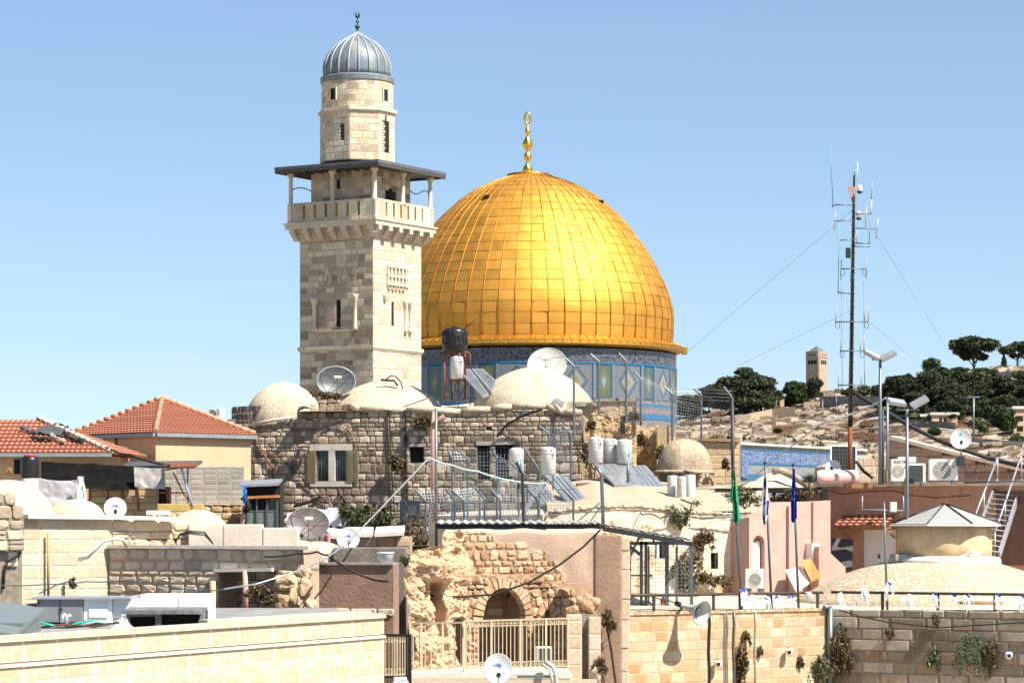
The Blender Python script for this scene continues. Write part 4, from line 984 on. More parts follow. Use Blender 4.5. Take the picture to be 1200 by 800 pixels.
def dish(loc, foot, dia, face, mat_, label, logo=None, oval=1.0, big=False, group='satellite dishes on the roofs'):
    # loc: centre of the reflector; foot: where its mast stands
    t = thing('satellite_dish', foot, label, 'satellite dish', group)
    f = Vector(face).normalized(); a = f.cross(Vector((0,0,1))).normalized(); a = -a; b_ = a.cross(f) if a.cross(f).z > 0 else f.cross(a)
    c = Vector(loc); r = dia/2; dep = dia*.13
    mb = MB(); n = 36; rings = 7; vs = []; fs = []
    for side in (0, 1):
        for i in range(rings+1):
            q = i/rings; 
            for k_ in range(n):
                t_ = 2*pi*k_/n
                vs.append(c + a*(cos(t_)*r*q*oval) + b_*(sin(t_)*r*q) + f*(dep*(q*q-1) - side*.03))
    for side in (0, 1):
        o = side*(rings+1)*n
        for i in range(rings):
            for k_ in range(n): fs.append((o+i*n+k_, o+i*n+(k_+1)%n, o+(i+1)*n+(k_+1)%n, o+(i+1)*n+k_))
    mb.add(vs, fs, smooth=True); part('reflector', mb, M[mat_], t)
    mb = MB(); mb.tube([c + a*(cos(2*pi*k_/n)*r*oval) + b_*(sin(2*pi*k_/n)*r) - f*.015 for k_ in range(n+1)], .022 if dia > 1.2 else .014, 5); part('rim', mb, M['lightsteel'], t)
    mb = MB(); back = c - f*(dep+.08)
    mb.tube([Vector(foot), Vector((back.x, back.y, back.z-.1)), back], .05 if big else .03, 7); mb.tube([back, c-f*dep], .05, 6); part('mast', mb, M['steel'], t)
    foc = c + f*(dia*.42) + (b_*(dia*.0) if big else -b_*(r*.55))
    mb = MB()
    if big:
        for k_ in (0.5, 2.6, 4.71):
            mb.tube([c + a*(cos(k_)*r*.93*oval) + b_*(sin(k_)*r*.93), foc], .014, 4)
    else:
        mb.tube([c - b_*r*.98 - f*.02, foc], .018, 5)
    arm = part('feed_arm', mb, M['steel'], t)
    mb = MB()
    for k_ in ((-.16,0,.16) if big else (0,)):
        p = foc + a*k_*dia*.5; mb.tube([p+f*.1, p, p-f*.09], [.05,.05,.07], 8)
    mb.build('receiver', M['black_plastic'] if not big else M['offwhite'], arm)
    if big:
        mb = MB()
        for k_ in range(3): mb.tube([c + a*(cos(k_*pi/3)*r*oval)+b_*(sin(k_*pi/3)*r)+f*.02, c-f*(dep-.03), c-a*(cos(k_*pi/3)*r*oval)-b_*(sin(k_*pi/3)*r)+f*.02], .006, 3)
        part('panel_seam', mb, M['steel'], t)
    if logo == 'blue':
        mb = MB(); surf = lambda u, v: c + a*u + b_*v + f*(dep*((u*u+v*v)/(r*r)-1)+.006)
        def stroke(u0,u1,v0,v1): mb.add([surf(u0,v0),surf(u1,v0),surf(u1,v1),surf(u0,v1)],[(0,1,2,3)])
        q = r/20.
        stroke(-6*q,0,4*q,5.2*q); stroke(-6.4*q,-5*q,5.8*q,6.6*q); stroke(-4.2*q,-2.6*q,5.8*q,6.6*q); stroke(-2*q,-.4*q,5.8*q,6.8*q)
        for cx_, cy_, rr in ((1.4*q,6*q,1.6*q),(3*q,4.4*q,1.7*q)):
            mb.tube([surf(cx_+rr*cos(2*pi*i/14), cy_+rr*sin(2*pi*i/14)) for i in range(15)], .5*q, 4)
        part('printed_logo', mb, M['logo_blue'], t)
    if logo == 'green':
        mb = MB(); surf = lambda u, v: c + a*u + b_*v + f*(dep*((u*u+v*v)/(r*r)-1)+.008); q = r/10
        mb.add([surf(0,4.6*q)]+[surf(1.6*q*cos(i*pi/7), 4.6*q+1.5*q*sin(i*pi/7)) for i in range(14)], [(0,i+1,(i+1)%14+1) for i in range(14) if i not in (10,11)]); part('printed_logo', mb, M['logo_green'], t)
    return t
def ac_unit(px0, px1, y0, y1, Y, label, yaw=0, fan=.33, text=None, mat_='white_paint', side='fan', dep=.34, group='air conditioning units'):
    wd = (px1-px0)*K*Y; ht = (y1-y0)*K*Y; cx_, z0 = X((px0+px1)/2, Y), Z(y1, Y)
    t = thing('air_conditioner', (cx_, Y, z0), label, 'air conditioner', group); t.rotation_euler = (0,0,yaw)
    mb = MB(); mb.bbox(-wd/2, -dep/2, .06, wd/2, dep/2, ht, .025); mb.build('casing', M[mat_], t, local=True)
    mb = MB()
    for s_ in (-.35,.35): mb.box(wd*s_-.05, -dep*.45, -.06, wd*s_+.05, dep*.45, .058)
    mb.build('foot', M['steel'], t, local=True)
    yf = -dep/2
    if side == 'fan':
        r = min(ht*.40, wd*.36); c = (-wd*.5+wd*fan+.02, ht*.52)
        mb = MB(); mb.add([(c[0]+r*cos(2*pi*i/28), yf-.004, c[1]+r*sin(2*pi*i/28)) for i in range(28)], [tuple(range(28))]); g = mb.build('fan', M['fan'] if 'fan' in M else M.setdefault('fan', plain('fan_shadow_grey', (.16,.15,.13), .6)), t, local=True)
        mb = MB()
        for q in range(1,8): mb.tube([(c[0]+r*q/7*cos(2*pi*i/24), yf-.012, c[1]+r*q/7*sin(2*pi*i/24)) for i in range(25)], .008, 4)
        for i in range(8): mb.tube([(c[0],yf-.014,c[1]),(c[0]+r*cos(i*pi/4),yf-.014,c[1]+r*sin(i*pi/4))], .007, 4)
        mb.build('fan_guard', M['offwhite'], t, local=True)
        mb = MB(); mb.box(wd*.22, yf-.006, ht*.1, wd*.228, yf+.01, ht*.95); mb.box(wd*.3, yf-.008, ht*.62, wd*.4, yf+.01, ht*.72); mb.build('panel_seam', M['lightsteel'], t, local=True)
    else:
        mb = MB(); mb.box(-wd*.44, yf-.004, ht*.1, wd*.36, yf+.01, ht*.92); g = mb.build('louvre_recess', M['darkgrille'] if 'darkgrille' in M else M.setdefault('darkgrille', plain('dark_coil', (.035,.045,.045), .6)), t, local=True)
        mb = MB()
        for i in range(14): mb.box(-wd*.44, yf-.012, ht*(.12+.058*i), wd*.36, yf-.006, ht*(.12+.058*i)+.008)
        mb.build('coil_fins', M['steel'], t, local=True)
        mb = MB()
        for i in range(12): mb.box(wd*.40, yf-.006, ht*(.1+.07*i), wd*.46, yf+.01, ht*(.1+.07*i)+.02)
        mb.build('louvres', M['black_plastic'], t, local=True)
    if text:
        fc = bpy.data.curves.new('lettering', 'FONT'); fc.body = text; fc.size = ht*.15; fc.extrude = .002; fq = bpy.data.objects.new('lettering', fc); SC.collection.objects.link(fq); bpy.context.view_layer.update(); me = bpy.data.meshes.new_from_object(fq); bpy.data.objects.remove(fq); fo = bpy.data.objects.new('lettering', me); SC.collection.objects.link(fo)
        fo.parent = t; fo.location = (-wd*.33, yf-.008, ht*.84); fo.rotation_euler = (pi/2,0,0); me.materials.append(M['ink'])
    return t
def cable(pts, r, m_, label, cat='cable', sag=0.0, name='cable', n=14, group=None):
    # pts are world points; sagging spans between them
    Q = []
    for a, b_ in zip(pts, pts[1:]):
        a, b_ = Vector(a), Vector(b_)
        for i in range(n): t_ = i/n; Q.append(a+(b_-a)*t_ - Vector((0,0,sag*4*t_*(1-t_))))
    Q.append(Vector(pts[-1])); mb = MB(); mb.tube(Q, r, 5)
    return single(name, mb, M[m_], label, cat, group)
def plant(px, py, Y, wd, ht, label, seed, m_='dryleaf', n=260, size=.11, name='wall_plant', hang=False, cat='plant', twigs=6, group='plants growing on the walls'):
    rnd = random.Random(seed); b_ = W(px, py, Y); t = thing(name, b_, label, cat, group)
    mb = MB(); lf = MB()
    for i in range(twigs):
        e = b_ + Vector((rnd.uniform(-.5,.5)*wd, -rnd.random()*wd*.25, (-1 if hang else 1)*rnd.uniform(.4,1)*ht))
        mb.tube([b_+Vector((0,.05,0)), (b_+e)/2+Vector((rnd.uniform(-.1,.1)*wd,-.06,.08*ht)), e], [.02,.014,.006], 4)
        leaves(lf, (b_+e)/2+Vector((0,0,(-.1 if hang else .15)*ht)), (wd*.28,wd*.2,ht*.33), n//twigs, size, rnd, tr=(0,1), shell=.1)
        leaves(lf, e, (wd*.18,wd*.14,ht*.18), n//twigs//2, size, rnd, tr=(.3,1), shell=.1)
    mb.build('stems', M['bark'], t); lf.build('foliage', M[m_], t); return t
def domepx(name, cx_, ybase, ytop, rpx, Y, m_, label, n=48, prof=None, zlow=None, cat='roof dome', group='small domes on the roofs', wob=.02, sq_=1.0):
    r = rpx*K*Y; h = (ybase-ytop)*K*Y; c = (X(cx_,Y), Y, 0); zb = Z(ybase,Y)
    P = [(r*cos(t_)**sq_, zb+h*sin(t_)) for t_ in [pi/2*i/14 for i in range(15)]]; P[-1] = (.01, zb+h)
    pr = ([(r, zlow if zlow is not None else zb-1.5)] + P)
    mb = MB(); mb.lathe(pr, n, c, wob=wob); o = mb.build(name, M[m_] if isinstance(m_, str) else m_)
    return tag(o, label, cat, group)
def tile_roof(mb, e0, e1, r0, r1, rows, pitch=.2, th=.075, seed=1, amp=.022):
    # courses of curved tiles between eave e0-e1 and ridge r0-r1
    rnd = random.Random(seed); e0, e1, r0, r1 = map(Vector, (e0,e1,r0,r1))
    nrm = (e1-e0).cross(r0-e0 if (r0-e0).length > .1 else r1-e0).normalized()
    if nrm.z < 0: nrm = -nrm
    eh = (e1-e0).normalized(); up = ((r0+r1)/2-(e0+e1)/2); 
    o = e0
    def span(v):
        a = e0+(r0-e0)*v; b_ = e1+(r1-e1)*v; return a, b_
    for j in range(rows):
        v0, v1 = j/rows, (j+1)/rows
        a0, b0 = span(v0); a1, b1 = span(v1)
        L0 = (a0-o).dot(eh), (b0-o).dot(eh); L1 = (a1-o).dot(eh), (b1-o).dot(eh)
        step = pitch/6; x = min(L0[0], L1[0]); xe = max(L0[1], L1[1]); xs = []
        x = floor(x/step)*step
        while x <= xe+step: xs.append(x); x += step
        tt = rnd.uniform(.2,.8)
        def bounds(v):
            a, b_ = span(v); return (a-o).dot(eh), (b_-o).dot(eh), a
        vs = []; 
        for x in xs:
            wv = amp*(cos(2*pi*x/pitch))
            for v, lift in ((v0-.12/rows if j else v0, th), (v1, .012)):
                l0, l1, a = bounds(max(0,v)); xx = min(max(x, l0), l1)
                vs.append(a + eh*(xx-l0) + nrm*(lift+wv))
        for x in xs:   # front lip
            l0, l1, a = bounds(max(0, v0-.12/rows if j else v0)); xx = min(max(x, l0), l1); vs.append(a + eh*(xx-l0) + nrm*(-.01))
        m = len(xs)
        mb.add(vs, [(2*i,2*i+2,2*i+3,2*i+1) for i in range(m-1)] + [(2*m+i,2*m+i+1,2*i+2,2*i) for i in range(m-1)], tt)
def sheet(P00, P10, P11, P01, nu, nv, amp, seed, th=.015, sc=1.5, sag=0):
    P00, P10, P11, P01 = map(Vector, (P00,P10,P11,P01)); mb = MB(); nrm = (P10-P00).cross(P01-P00).normalized()
    def f(u, v, o=0):
        p = (P00*(1-u)+P10*u)*(1-v) + (P01*(1-u)+P11*u)*v
        d = mn.fractal(Vector((u*sc*3+seed*7.3, v*sc*2, seed)), .8, 2.0, 4)*amp
        return p + nrm*(d+o) - Vector((0,0,sag*4*u*(1-u)*v))
    mb.grid(lambda u, v: f(u,v), nu, nv); mb.grid(lambda u, v: f(u,v,-th), nu, nv)
    b_ = (nu+1)*(nv+1)
    return mb
def roughwall(fac, t, name, px0, px1, y1, top, holes, m_, seed, plaster=.45, step=1.0, cell=3.0, amp=.05):
    # rubble showing through patches of old render: a displaced face
    tp = interp(top); y0 = min(b_ for _,b_ in top); nx = int((px1-px0)/step); ny = int((y1-y0)/step); mb = MB(); idx = {}
    def vert(i, j):
        if (i,j) in idx: return idx[(i,j)]
        px = px0+(px1-px0)*i/nx; py = y0+(y1-y0)*j/ny; u = fac.u(px); z = fac.z(px,py); q = Vector((u*cell, seed*3.1, z*cell*1.15))
        d, pt = mn.voronoi(q+Vector((.3*mn.noise(q*.7),0,.3*mn.noise(q*.7+Vector((5,0,0)))))); h = pt[0]
        e = min(.45, d[1]-d[0]); mk = mn.fractal(Vector((u*.55,seed,z*.55)),.8,2.0,4)*.9+plaster-.2
        k_ = min(1,max(0,mk*5)); o = (1-k_)*(e*amp*2.2-.03) + k_*(.03+.012*mn.noise(q*2)) + .02*mn.fractal(q*1.2,.8,2,3)
        tt = (1-k_)*(.35+.6*mn.noise(Vector((h.x*7.3,h.z*5.1,2))) - (.3 if e < .07 else 0)) + k_*(.8+.25*mn.noise(q*.4))
        idx[(i,j)] = len(mb.v); mb.v.append(tuple(fac.A+fac.d*u+fac.n*o+Vector((0,0,z)))); mb.t.append(min(1,max(0,tt))); return idx[(i,j)]
    for j in range(ny):
        for i in range(nx):
            px = px0+(px1-px0)*(i+.5)/nx; py = y0+(y1-y0)*(j+.5)/ny
            if py < tp(px)+1.2*mn.noise(Vector((px*.2,seed,0))): continue
            if any(a < px < b_ and c < py < e_ for a,b_,c,e_ in holes): continue
            mb.f.append((vert(i,j+1),vert(i+1,j+1),vert(i+1,j),vert(i,j))); mb.m.append(0); mb.sm.append(False)
    return mb.build(name, M[m_], t)
# ---------------------------------------------------------------- left side: tiled houses
def hiphouse():
    Yc = 113.0; zc = Z(507, Yc)
    C = Vector((X(182.5,Yc), Yc, 0)); Rr = Vector((X(294,116.2), 116.2, 0)); Ll = Vector((X(86,116.6), 116.6, 0)); B = Rr+Ll-C; ap = (Rr+Ll)/2
    t = thing('tiled_house', (ap.x, ap.y, GZ), 'cream house with a red hipped tile roof peaking at its centre', 'house', 'red roofed houses')
    mb = MB(); mb.prism([(p.x,p.y) for p in (C,Rr,B,Ll)], GZ, zc-.02); part('wall', mb, M['cream_plaster'], t)
    def ov(p): return ap + (p-ap)*1.05
    E = [ov(p)+Vector((0,0,zc)) for p in (C,Rr,B,Ll)]; apz = Vector((ap.x, ap.y, Z(468, ap.y)))
    roof = MB()
    for i in range(4): tile_roof(roof, E[i], E[(i+1)%4], apz, apz, 15, seed=i)
    ro = part('roof', roof, M['red_tile'], t)
    for i in range(4):
        mb = MB(); n_ = 13
        for k_ in range(n_):
            a = E[i]+(apz-E[i])*(k_/n_); b_ = E[i]+(apz-E[i])*((k_+1.08)/n_); mb.tube([a+Vector((0,0,.09)), b_+Vector((0,0,.06))], [.11,.095], 8, tint=random.Random(k_+i).random())
        mb.build('ridge_tiles', M['ridge_tile'], ro)
        mb = MB(); a, b_ = E[i], E[(i+1)%4]; off = (a+b_-2*ap); off.z = 0; off = off.normalized()*.05
        mb.beam(a+off-Vector((0,0,.08)), b_+off-Vector((0,0,.08)), .16, .14); part('gutter', mb, M['zinc'], t)
    mb = MB(); mb.tube([W(136,510,114.7), W(136,540,114.7)], .09, 8); part('downpipe', mb, M['brown_plaster'], t)
hiphouse()
def lefthouse():
    Ye, Yr = 107.0, 110.6; t = thing('tiled_house', (X(40,Ye), Yr, GZ), 'low house at the left edge with debris on its red tile roof', 'house', 'red roofed houses')
    ze = Z(531, Ye); zr = Z(492, Yr)
    e0, e1 = Vector((X(-30,Ye), Ye, ze)), Vector((X(131,Ye), Ye, ze)); r0, r1 = Vector((X(-30,Yr), Yr, zr)), Vector((X(45,Yr), Yr, zr))
    e2 = Vector((X(150,Ye+11), Ye+6.5, ze))
    mb = MB(); tile_roof(mb, e0, e1, r0, r1, 9, seed=4); tile_roof(mb, e1, Vector((X(131,Ye)+.6, Ye+6.5, ze)), r1, r1, 9, seed=5)
    tile_roof(mb, Vector((e1.x,Ye+6.5,ze)), Vector((e0.x,Ye+6.5,ze)), r1, r0, 9, seed=6)
    ro = part('roof', mb, M['red_tile'], t)
    mb = MB()
    for k_ in range(14):
        a = e1+(r1-e1)*(k_/14); b_ = e1+(r1-e1)*((k_+1.1)/14); mb.tube([a+Vector((0,0,.1)), b_+Vector((0,0,.07))], [.10,.085], 8, tint=1)
    mb.build('ridge_tiles', M['white_plaster'], ro)
    mb = MB(); mb.prism([(e0.x,Ye+.35),(e1.x-.4,Ye+.35),(e1.x-.2,Ye+6.4),(e0.x,Ye+6.4)], GZ, ze-.03); part('wall', mb, M['cream_plaster'], t)
    mb = MB(); mb.beam(e0+Vector((0,-.05,-.06)), e1+Vector((0,-.05,-.06)), .15, .13); part('gutter', mb, M['zinc'], t)
    mb = MB(); mb.box(X(15,Ye), Ye+.28, Z(555,Ye), X(22,Ye), Ye+.4, Z(531.5,Ye)-.2); part('window', mb, M['black'], t)
    nrm = (e1-e0).cross(r0-e0).normalized(); sl_ = lambda px, f: e0 + (r0-e0)*f + Vector((X(px, Ye+(Yr-Ye)*f)-(e0+(r0-e0)*f).x, 0, 0))
    rnd = random.Random(5)
    cols = [M['black_rubber'], M['dishgrey'], M['concrete']]
    for i, (pa, fa, pb, fb, m_, lab) in enumerate([(24,.62,44,.52,1,'crumpled grey sheet at the left of the roof debris'),(40,.55,70,.42,1,'long torn pale sheet lying on the red roof'),(58,.70,84,.34,0,'rolled black tar paper on the red roof'),(60,.42,76,.2,2,'broken slab at the lower end of the roof debris'),(80,.38,97,.24,0,'black tar roll with an open end on the red roof'),(64,.76,80,.66,0,'thin black strip on the red roof above the debris'),(36,.34,60,.30,0,'flat black felt scrap low on the red roof')]):
        a, b_ = sl_(pa, fa), sl_(pb, fb); mb = MB(); pts = [a+(b_-a)*q/8+nrm*(.10+.05*rnd.random())+Vector((0,0,rnd.uniform(-.05,.08))) for q in range(9)]
        if i in (1,): 
            single('roofing_scrap', sheet(a+nrm*.14, b_+nrm*.14, b_+nrm*.12+Vector((.2,.3,.3)), a+nrm*.12+Vector((.3,.3,.28)), 14, 6, .06, i), cols[m_], lab, 'roofing scrap', 'roof debris')
        else:
            mb.tube(pts, [rnd.uniform(.04,.11) if i != 5 else .04 for _ in pts], 6, smooth=False); single('roofing_scrap', mb, cols[m_], lab, 'roofing scrap', 'roof debris')
    cable([W(44,491,110.5), W(70,497,109.6), W(132,527,106.9), W(152,532,106.9), W(193,544,106.5)], .045, 'black_rubber', 'thick black cable lying down the hip of the left red roof', sag=.05)
lefthouse()
# ---------------------------------------------------------------- sheds, tarps and walls between the houses
f = Fac(190,111.5,285,111.5)
t = thing('block_wall', (X(238,111.5),111.5,GZ), 'grey concrete block wall beside the cream tiled house', 'wall')
mb = MB(); masonry(mb, f.A, f.d, f.L, Z(592,111.5), Z(546,111.5), (.2,.21), (.42,.46), .008, .008, .006, 0, (), 3, .1); part('blocks', mb, [stone_mat('concrete_block', [(.30,.28,.24),(.38,.36,.31),(.44,.41,.35)], grime=(.2,.18,.15), gamt=.4), M['concrete']], t)
mb = MB(); f.body(mb, [(190,546.5),(285,546.5)], GZ, -.1, -.35); part('wall_core', mb, M['concrete'], t)
f = Fac(150,110.5,284,110.5)
t = thing('rubble_wall', (X(215,110.5),110.5,GZ), 'low yellowish rubble wall under the grey block wall', 'wall')
masonpart(f, t, 'stones', [(150,598),(236,596),(240,590),(284,590)], Z(640,110.5), 'yellowstone', 'mortar_warm', (.18,.3), (.25,.5), .015, .05, .08, .25, seed=8)
mb = MB(); f.body(mb, [(150,598.5),(236,596.5),(284,590.5)], GZ, -.2, -.9); part('wall_core', mb, M['mortar_warm'], t)
# wooden-stone infill under the tarp
f = Fac(104,106.5,184,106.5)
t = thing('infill_wall', (X(144,106.5),106.5,GZ), 'yellow block infill wall with dark posts under the black tarpaulin', 'wall')
mb = MB(); masonry(mb, f.A, f.d, f.L, Z(612,106.5), Z(560,106.5), (.22,.26), (.4,.6), .01, .012, .012, 0, (), 5, .1); part('blocks', mb, [stone_mat('yellow_block', [(.42,.31,.16),(.50,.39,.22),(.46,.33,.18)]), M['mortar_dark']], t)
mb = MB(); f.body(mb, [(104,560),(184,560)], GZ, -.1, -.5); part('wall_core', mb, M['mortar_warm'], t)
for px in (105,127,144,162):
    mb = MB(); f.bx(mb, px-.8, px+.8, 560, 597, -.02, .08); part('post', mb, M['rust'], t)
single('tarpaulin', sheet(W(48,570,106), W(159,574,106), W(158,546,106.6), W(48,541,106.6), 40, 12, .10, 3, sc=1.6), plain('black_tarpaulin', (.008,.0075,.007), .85, spec=.08, var=.4, scale=2, bump=.2, bscale=3), 'black tarpaulin hanging below the red roofed left house', 'tarpaulin')
single('metal_sheet', sheet(W(158,570,105.8), W(194,573,105.8), W(193,549,106), W(157,547,106), 16, 10, .05, 6, sc=1), plain('dull_grey_sheet', (.30,.29,.28), .5, .2, var=.25, dirt=((.2,.14,.1),1,.55,.4)), 'creased grey metal sheet hanging beside the black tarpaulin', 'metal sheet')
t = thing('lean_to', (X(190,106.5),106.5,Z(600,106.5)), 'rusty open lean-to with a thin sloping tin and tile roof', 'lean-to')
mb = MB(); P0 = [W(143,548,108.5),W(231,547,105.5),W(231,545.5,105.5),W(146,543,108.5)]
mb.obox((P0[0]+P0[1])/2+Vector((0,.5,.12)), (P0[1]-P0[0])/2, (0,1.3,.12), (0,0,.05)); part('roof', mb, M['dishgrey'], t)
mb = MB(); tile_roof(mb, W(200,547,104.6), W(232,546,104.6), W(196,543.6,106.5), W(229,542.6,106.5), 3, seed=3); part('roof_tiles', mb, M['red_tile'], t)
for a, b_ in (((220,547),(220,592)),((196,572),(197,597)),((232,545),(190,551)),((184,577),(222,577)),((203,553),(216,580)),((216,580),(232,598))):
    mb = MB(); mb.beam(W(*a,105.4), W(*b_,105.4), .055); part('frame_bar', mb, M['rust'], t)
mb = MB(); mb.tube([W(208,545,105),W(213,550,105),W(219,572,105),W(226,594,105)], .05, 6); single('blue_pipe', mb, plain('pale_blue_pipe', (.22,.35,.55), .5), 'thin pale blue pipe leaning in the lean-to', 'pipe')
mb = MB(); mb.box(X(183,108), 108, Z(600,108), X(197,108), 109, Z(570,108)); single('dark_cupboard', mb, M['black'], 'black box standing in the shade of the lean-to', 'box')
mb = MB(); mb.bbox(X(184,105), 105, Z(599,105), X(237,105), 105.7, Z(590,105), .03); single('low_wall', mb, plain('mustard_plaster', (.42,.30,.10), .9, var=.2, bump=.3), 'low mustard coloured wall under the lean-to', 'wall')
# pale sheet on the barrel side, barrel
single('tarpaulin', sheet(W(46,592,104), W(99,590,104), W(97,560,104.3), W(46,560,104.3), 26, 16, .09, 9, sc=.9, sag=.1), plain('pale_tarpaulin', (.30,.30,.31), .7, var=.15, bump=.6, bscale=4), 'sagging pale grey tarpaulin beside the black water tank', 'tarpaulin')
single('tarpaulin', sheet(W(90,594,103.6), W(103,594,103.6), W(98,558,103.8), W(91,558,103.8), 8, 16, .09, 4, sc=2), M['dishwhite'], 'torn white plastic strip hanging at the pale tarpaulin edge', 'tarpaulin')
t = thing('water_tank', (X(35,103),103,Z(577,103)), 'black water tank with a red lid on a pale drum', 'water tank', 'rooftop water tanks')
q = K*103; c = (X(35,103),103,0); zz = lambda y: Z(y,103)
mb = MB(); mb.lathe([(10.5*q,zz(580)),(10.5*q,zz(561)),(10*q,zz(560))], 24, c); part('drum', mb, M['dishwhite'], t)
mb = MB(); mb.lathe([(10.6*q,zz(560)),(11*q,zz(558)),(10.8*q,zz(549)),(11*q,zz(548)),(10.8*q,zz(539)),(10*q,zz(535.5)),(7*q,zz(534.5))], 28, c); part('tank', mb, M['black_plastic'], t)
mb = MB(); mb.lathe([(7*q,zz(534.8)),(7.2*q,zz(533.2)),(6.5*q,zz(532.7))], 24, c); part('lid', mb, plain('red_plastic', (.55,.05,.02), .5), t)
mb = MB(); mb.tube([W(9,556,103),W(8,550,103),W(12,549,103),W(12,556,103)], .05, 6); single('tap_pipe', mb, M['wood'], 'bent brown pipe stub left of the black tank', 'pipe')
# shed with glazed door
t = thing('shed', (X(306,108),108,Z(625,108)), 'small dark shed with glazed grey green doors', 'shed')
mb = MB(); mb.box(X(286,108),108.2,Z(625,108),X(328,108),110,Z(567,108)); part('dark_interior', mb, M['black'], t)
mb = MB(); mb.obox(W(306,565.5,108.6), (23*K*108,0,.03), (0,1.0,.1), (0,0,.05)); part('tin_roof', mb, M['zinc'], t)
mb = MB(); mb.beam(W(284,583,107.8), W(328,581,107.8), .1); part('rusty_beam', mb, plain('orange_rust', (.45,.16,.05), .8, var=.3), t)
for px in (290,301,313,325):
    mb = MB(); mb.beam(W(px,585,107.9), W(px,624,107.9), .06); part('door_frame', mb, M['bluesteel'], t)
for a, b_ in ((291,300.3),(302,312.3),(314,324.3)):
    mb = MB(); mb.box(X(a,108),107.95,Z(623,108),X(b_,108),107.99,Z(599,108)); part('glass_pane', mb, plain('dusty_green_glass', (.14,.17,.15), .25, var=.4, scale=5), t)
    mb = MB(); mb.box(X(a,108),107.93,Z(599,108),X(b_,108),107.99,Z(597.5,108)); part('door_rail', mb, M['steel'], t)
mb = MB(); mb.tube([W(282.5,622,107),W(287,592,107)], .09, 8); single('drain_pipe', mb, M['pinkpipe'], 'short leaning pink drain pipe left of the glazed shed', 'pipe')
mb = MB(); mb.tube([W(286,600,106.8),W(292,594,106.8),W(288,586,106.8),W(284,582,106.8)], .12, 6); single('bundle', mb, M['black_rubber'], 'black bundle of hoses hanging beside the shed', 'hose')
single('blue_bag', sheet(W(284,590,106.7), W(290,589,106.7), W(289,570,106.7), W(285,568,106.7), 6, 10, .12, 12), plain('blue_plastic', (.02,.16,.50), .5), 'crumpled bright blue plastic sheet beside the shed', 'plastic sheet')
# ---------------------------------------------------------------- whitewashed vaults and the long ashlar wall
domepx('roof_vault', 8, 640, 562, 62, 92, 'pale_paving', 'large whitewashed vault at the left edge', zlow=GZ, sq_=.8)
domepx('roof_vault', 88, 612, 585, 36, 93, 'dome_plaster', 'low white vault beside the small blue-logo dish', sq_=.8)
domepx('roof_vault', 232, 628, 597, 36, 95, 'dome_plaster', 'rounded pale vault left of the glazed shed', sq_=.9)
t = thing('roof_terrace', (X(180,96),98,GZ), 'pale roof terrace sloping behind the long ashlar wall', 'roof terrace')
mb = MB(); a = [W(20,613,87),W(350,640,87),W(400,640,100),W(0,612,104)]
mb.grid(lambda u,v: ((a[0]*(1-u)+a[1]*u)*(1-v)+(a[3]*(1-u)+a[2]*u)*v)+Vector((0,0,.35*mn.noise(Vector((u*6,v*4,2))))), 40, 20); part('surface', mb, M['dome_plaster'], t)
mb = MB(); mb.prism([(X(-20,87),87),(X(350,87),87),(X(400,104),104),(X(-20,104),104)], GZ, Z(645,86.2)); part('body', mb, M['mortar_pale'], t)
Y1 = 84.0; f = Fac(-12,82.4,130,85.2)
t = thing('ashlar_house', (X(60,Y1),Y1,GZ), 'cream ashlar wall with a grey coping slab, lit by the sun', 'wall')
masonpart(f, t, 'stones', [(-12,608),(35,608),(130,607)], Z(730,Y1), 'ashlar', 'mortar_pale', (.30,.40), (.5,.95), .006, .012, .02, 0, seed=11)
mb = MB(); f.body(mb, [(-12,608.5),(130,607.5)], GZ, -.2, -2.2); part('wall_core', mb, M['mortar_pale'], t)
mb = MB(); mb.beam(W(30,605,83.1), W(131,606,85.1), .3, .12); mb.beam(W(131,606,85.1), W(209,607.5,85.6), .3, .12); part('coping', mb, M['pale_concrete'], t)
f2 = Fac(130,85.2,260,86.4)
masonpart(f2, t, 'rubble_course', [(130,608.5),(210,608.5),(226,618),(260,640)], Z(642,Y1), 'ashlar', 'mortar_pale', (.22,.32), (.3,.7), .014, .05, .05, .2, seed=12)
mb = MB(); f2.body(mb, [(130,609),(210,609),(226,619),(260,640)], GZ, -.2, -2.2); part('wall_core', mb, M['mortar_pale'], t)
mb = MB(); mb.tube([W(56.5,624,83.55),W(56.5,700,83.55)], .04, 8); single('drain_pipe', mb, plain('brown_pipe', (.38,.24,.10), .6), 'vertical brown pipe on the sunlit ashlar wall', 'pipe')
mb = MB(); mb.tube([W(93,655,83.7),W(103,652,83.5),W(112,643,83.4),W(121,634,83.4),W(133,631,83.4),W(144,631.5,83.5),W(148,640,83.8)], [.07,.06,.05,.05,.05,.05,.05], 7); single('hose', mb, M['white_paint'], 'white bent hose hanging on the ashlar wall', 'hose')
t = thing('broken_render', (X(12,82.4),82.4,Z(720,83.5)), 'patch of broken white render at the left edge', 'wall render')
mb = MB(); rnd = random.Random(4)
for (x0,x1,y0,y1,o) in ((-8,22,645,664,.28),(-8,14,664,676,.2),(-8,6,676,705,.24),(8,26,668,716,.12)):
    mb.bbox(X(x0,82.6), 82.6-o, Z(y1,82.6), X(x1,82.6), 83, Z(y0,82.6), .05)
part('render', mb, M['white_plaster'], t)
mb = MB(); mb.tube([W(-4,645,82.2),W(14,644,82.2),W(25,646,82.2),W(20,652,82.2),W(8,658,82.2),W(5,672,82.2),W(4,690,82.2)], .035, 5); part('torn_felt', mb, M['black_rubber'], t)
f = Fac(-12,81.9,28,82.3)
t = thing('rubble_wall', (X(8,83.4),83.4,GZ), 'grey rubble face of the vault at the left edge', 'wall')
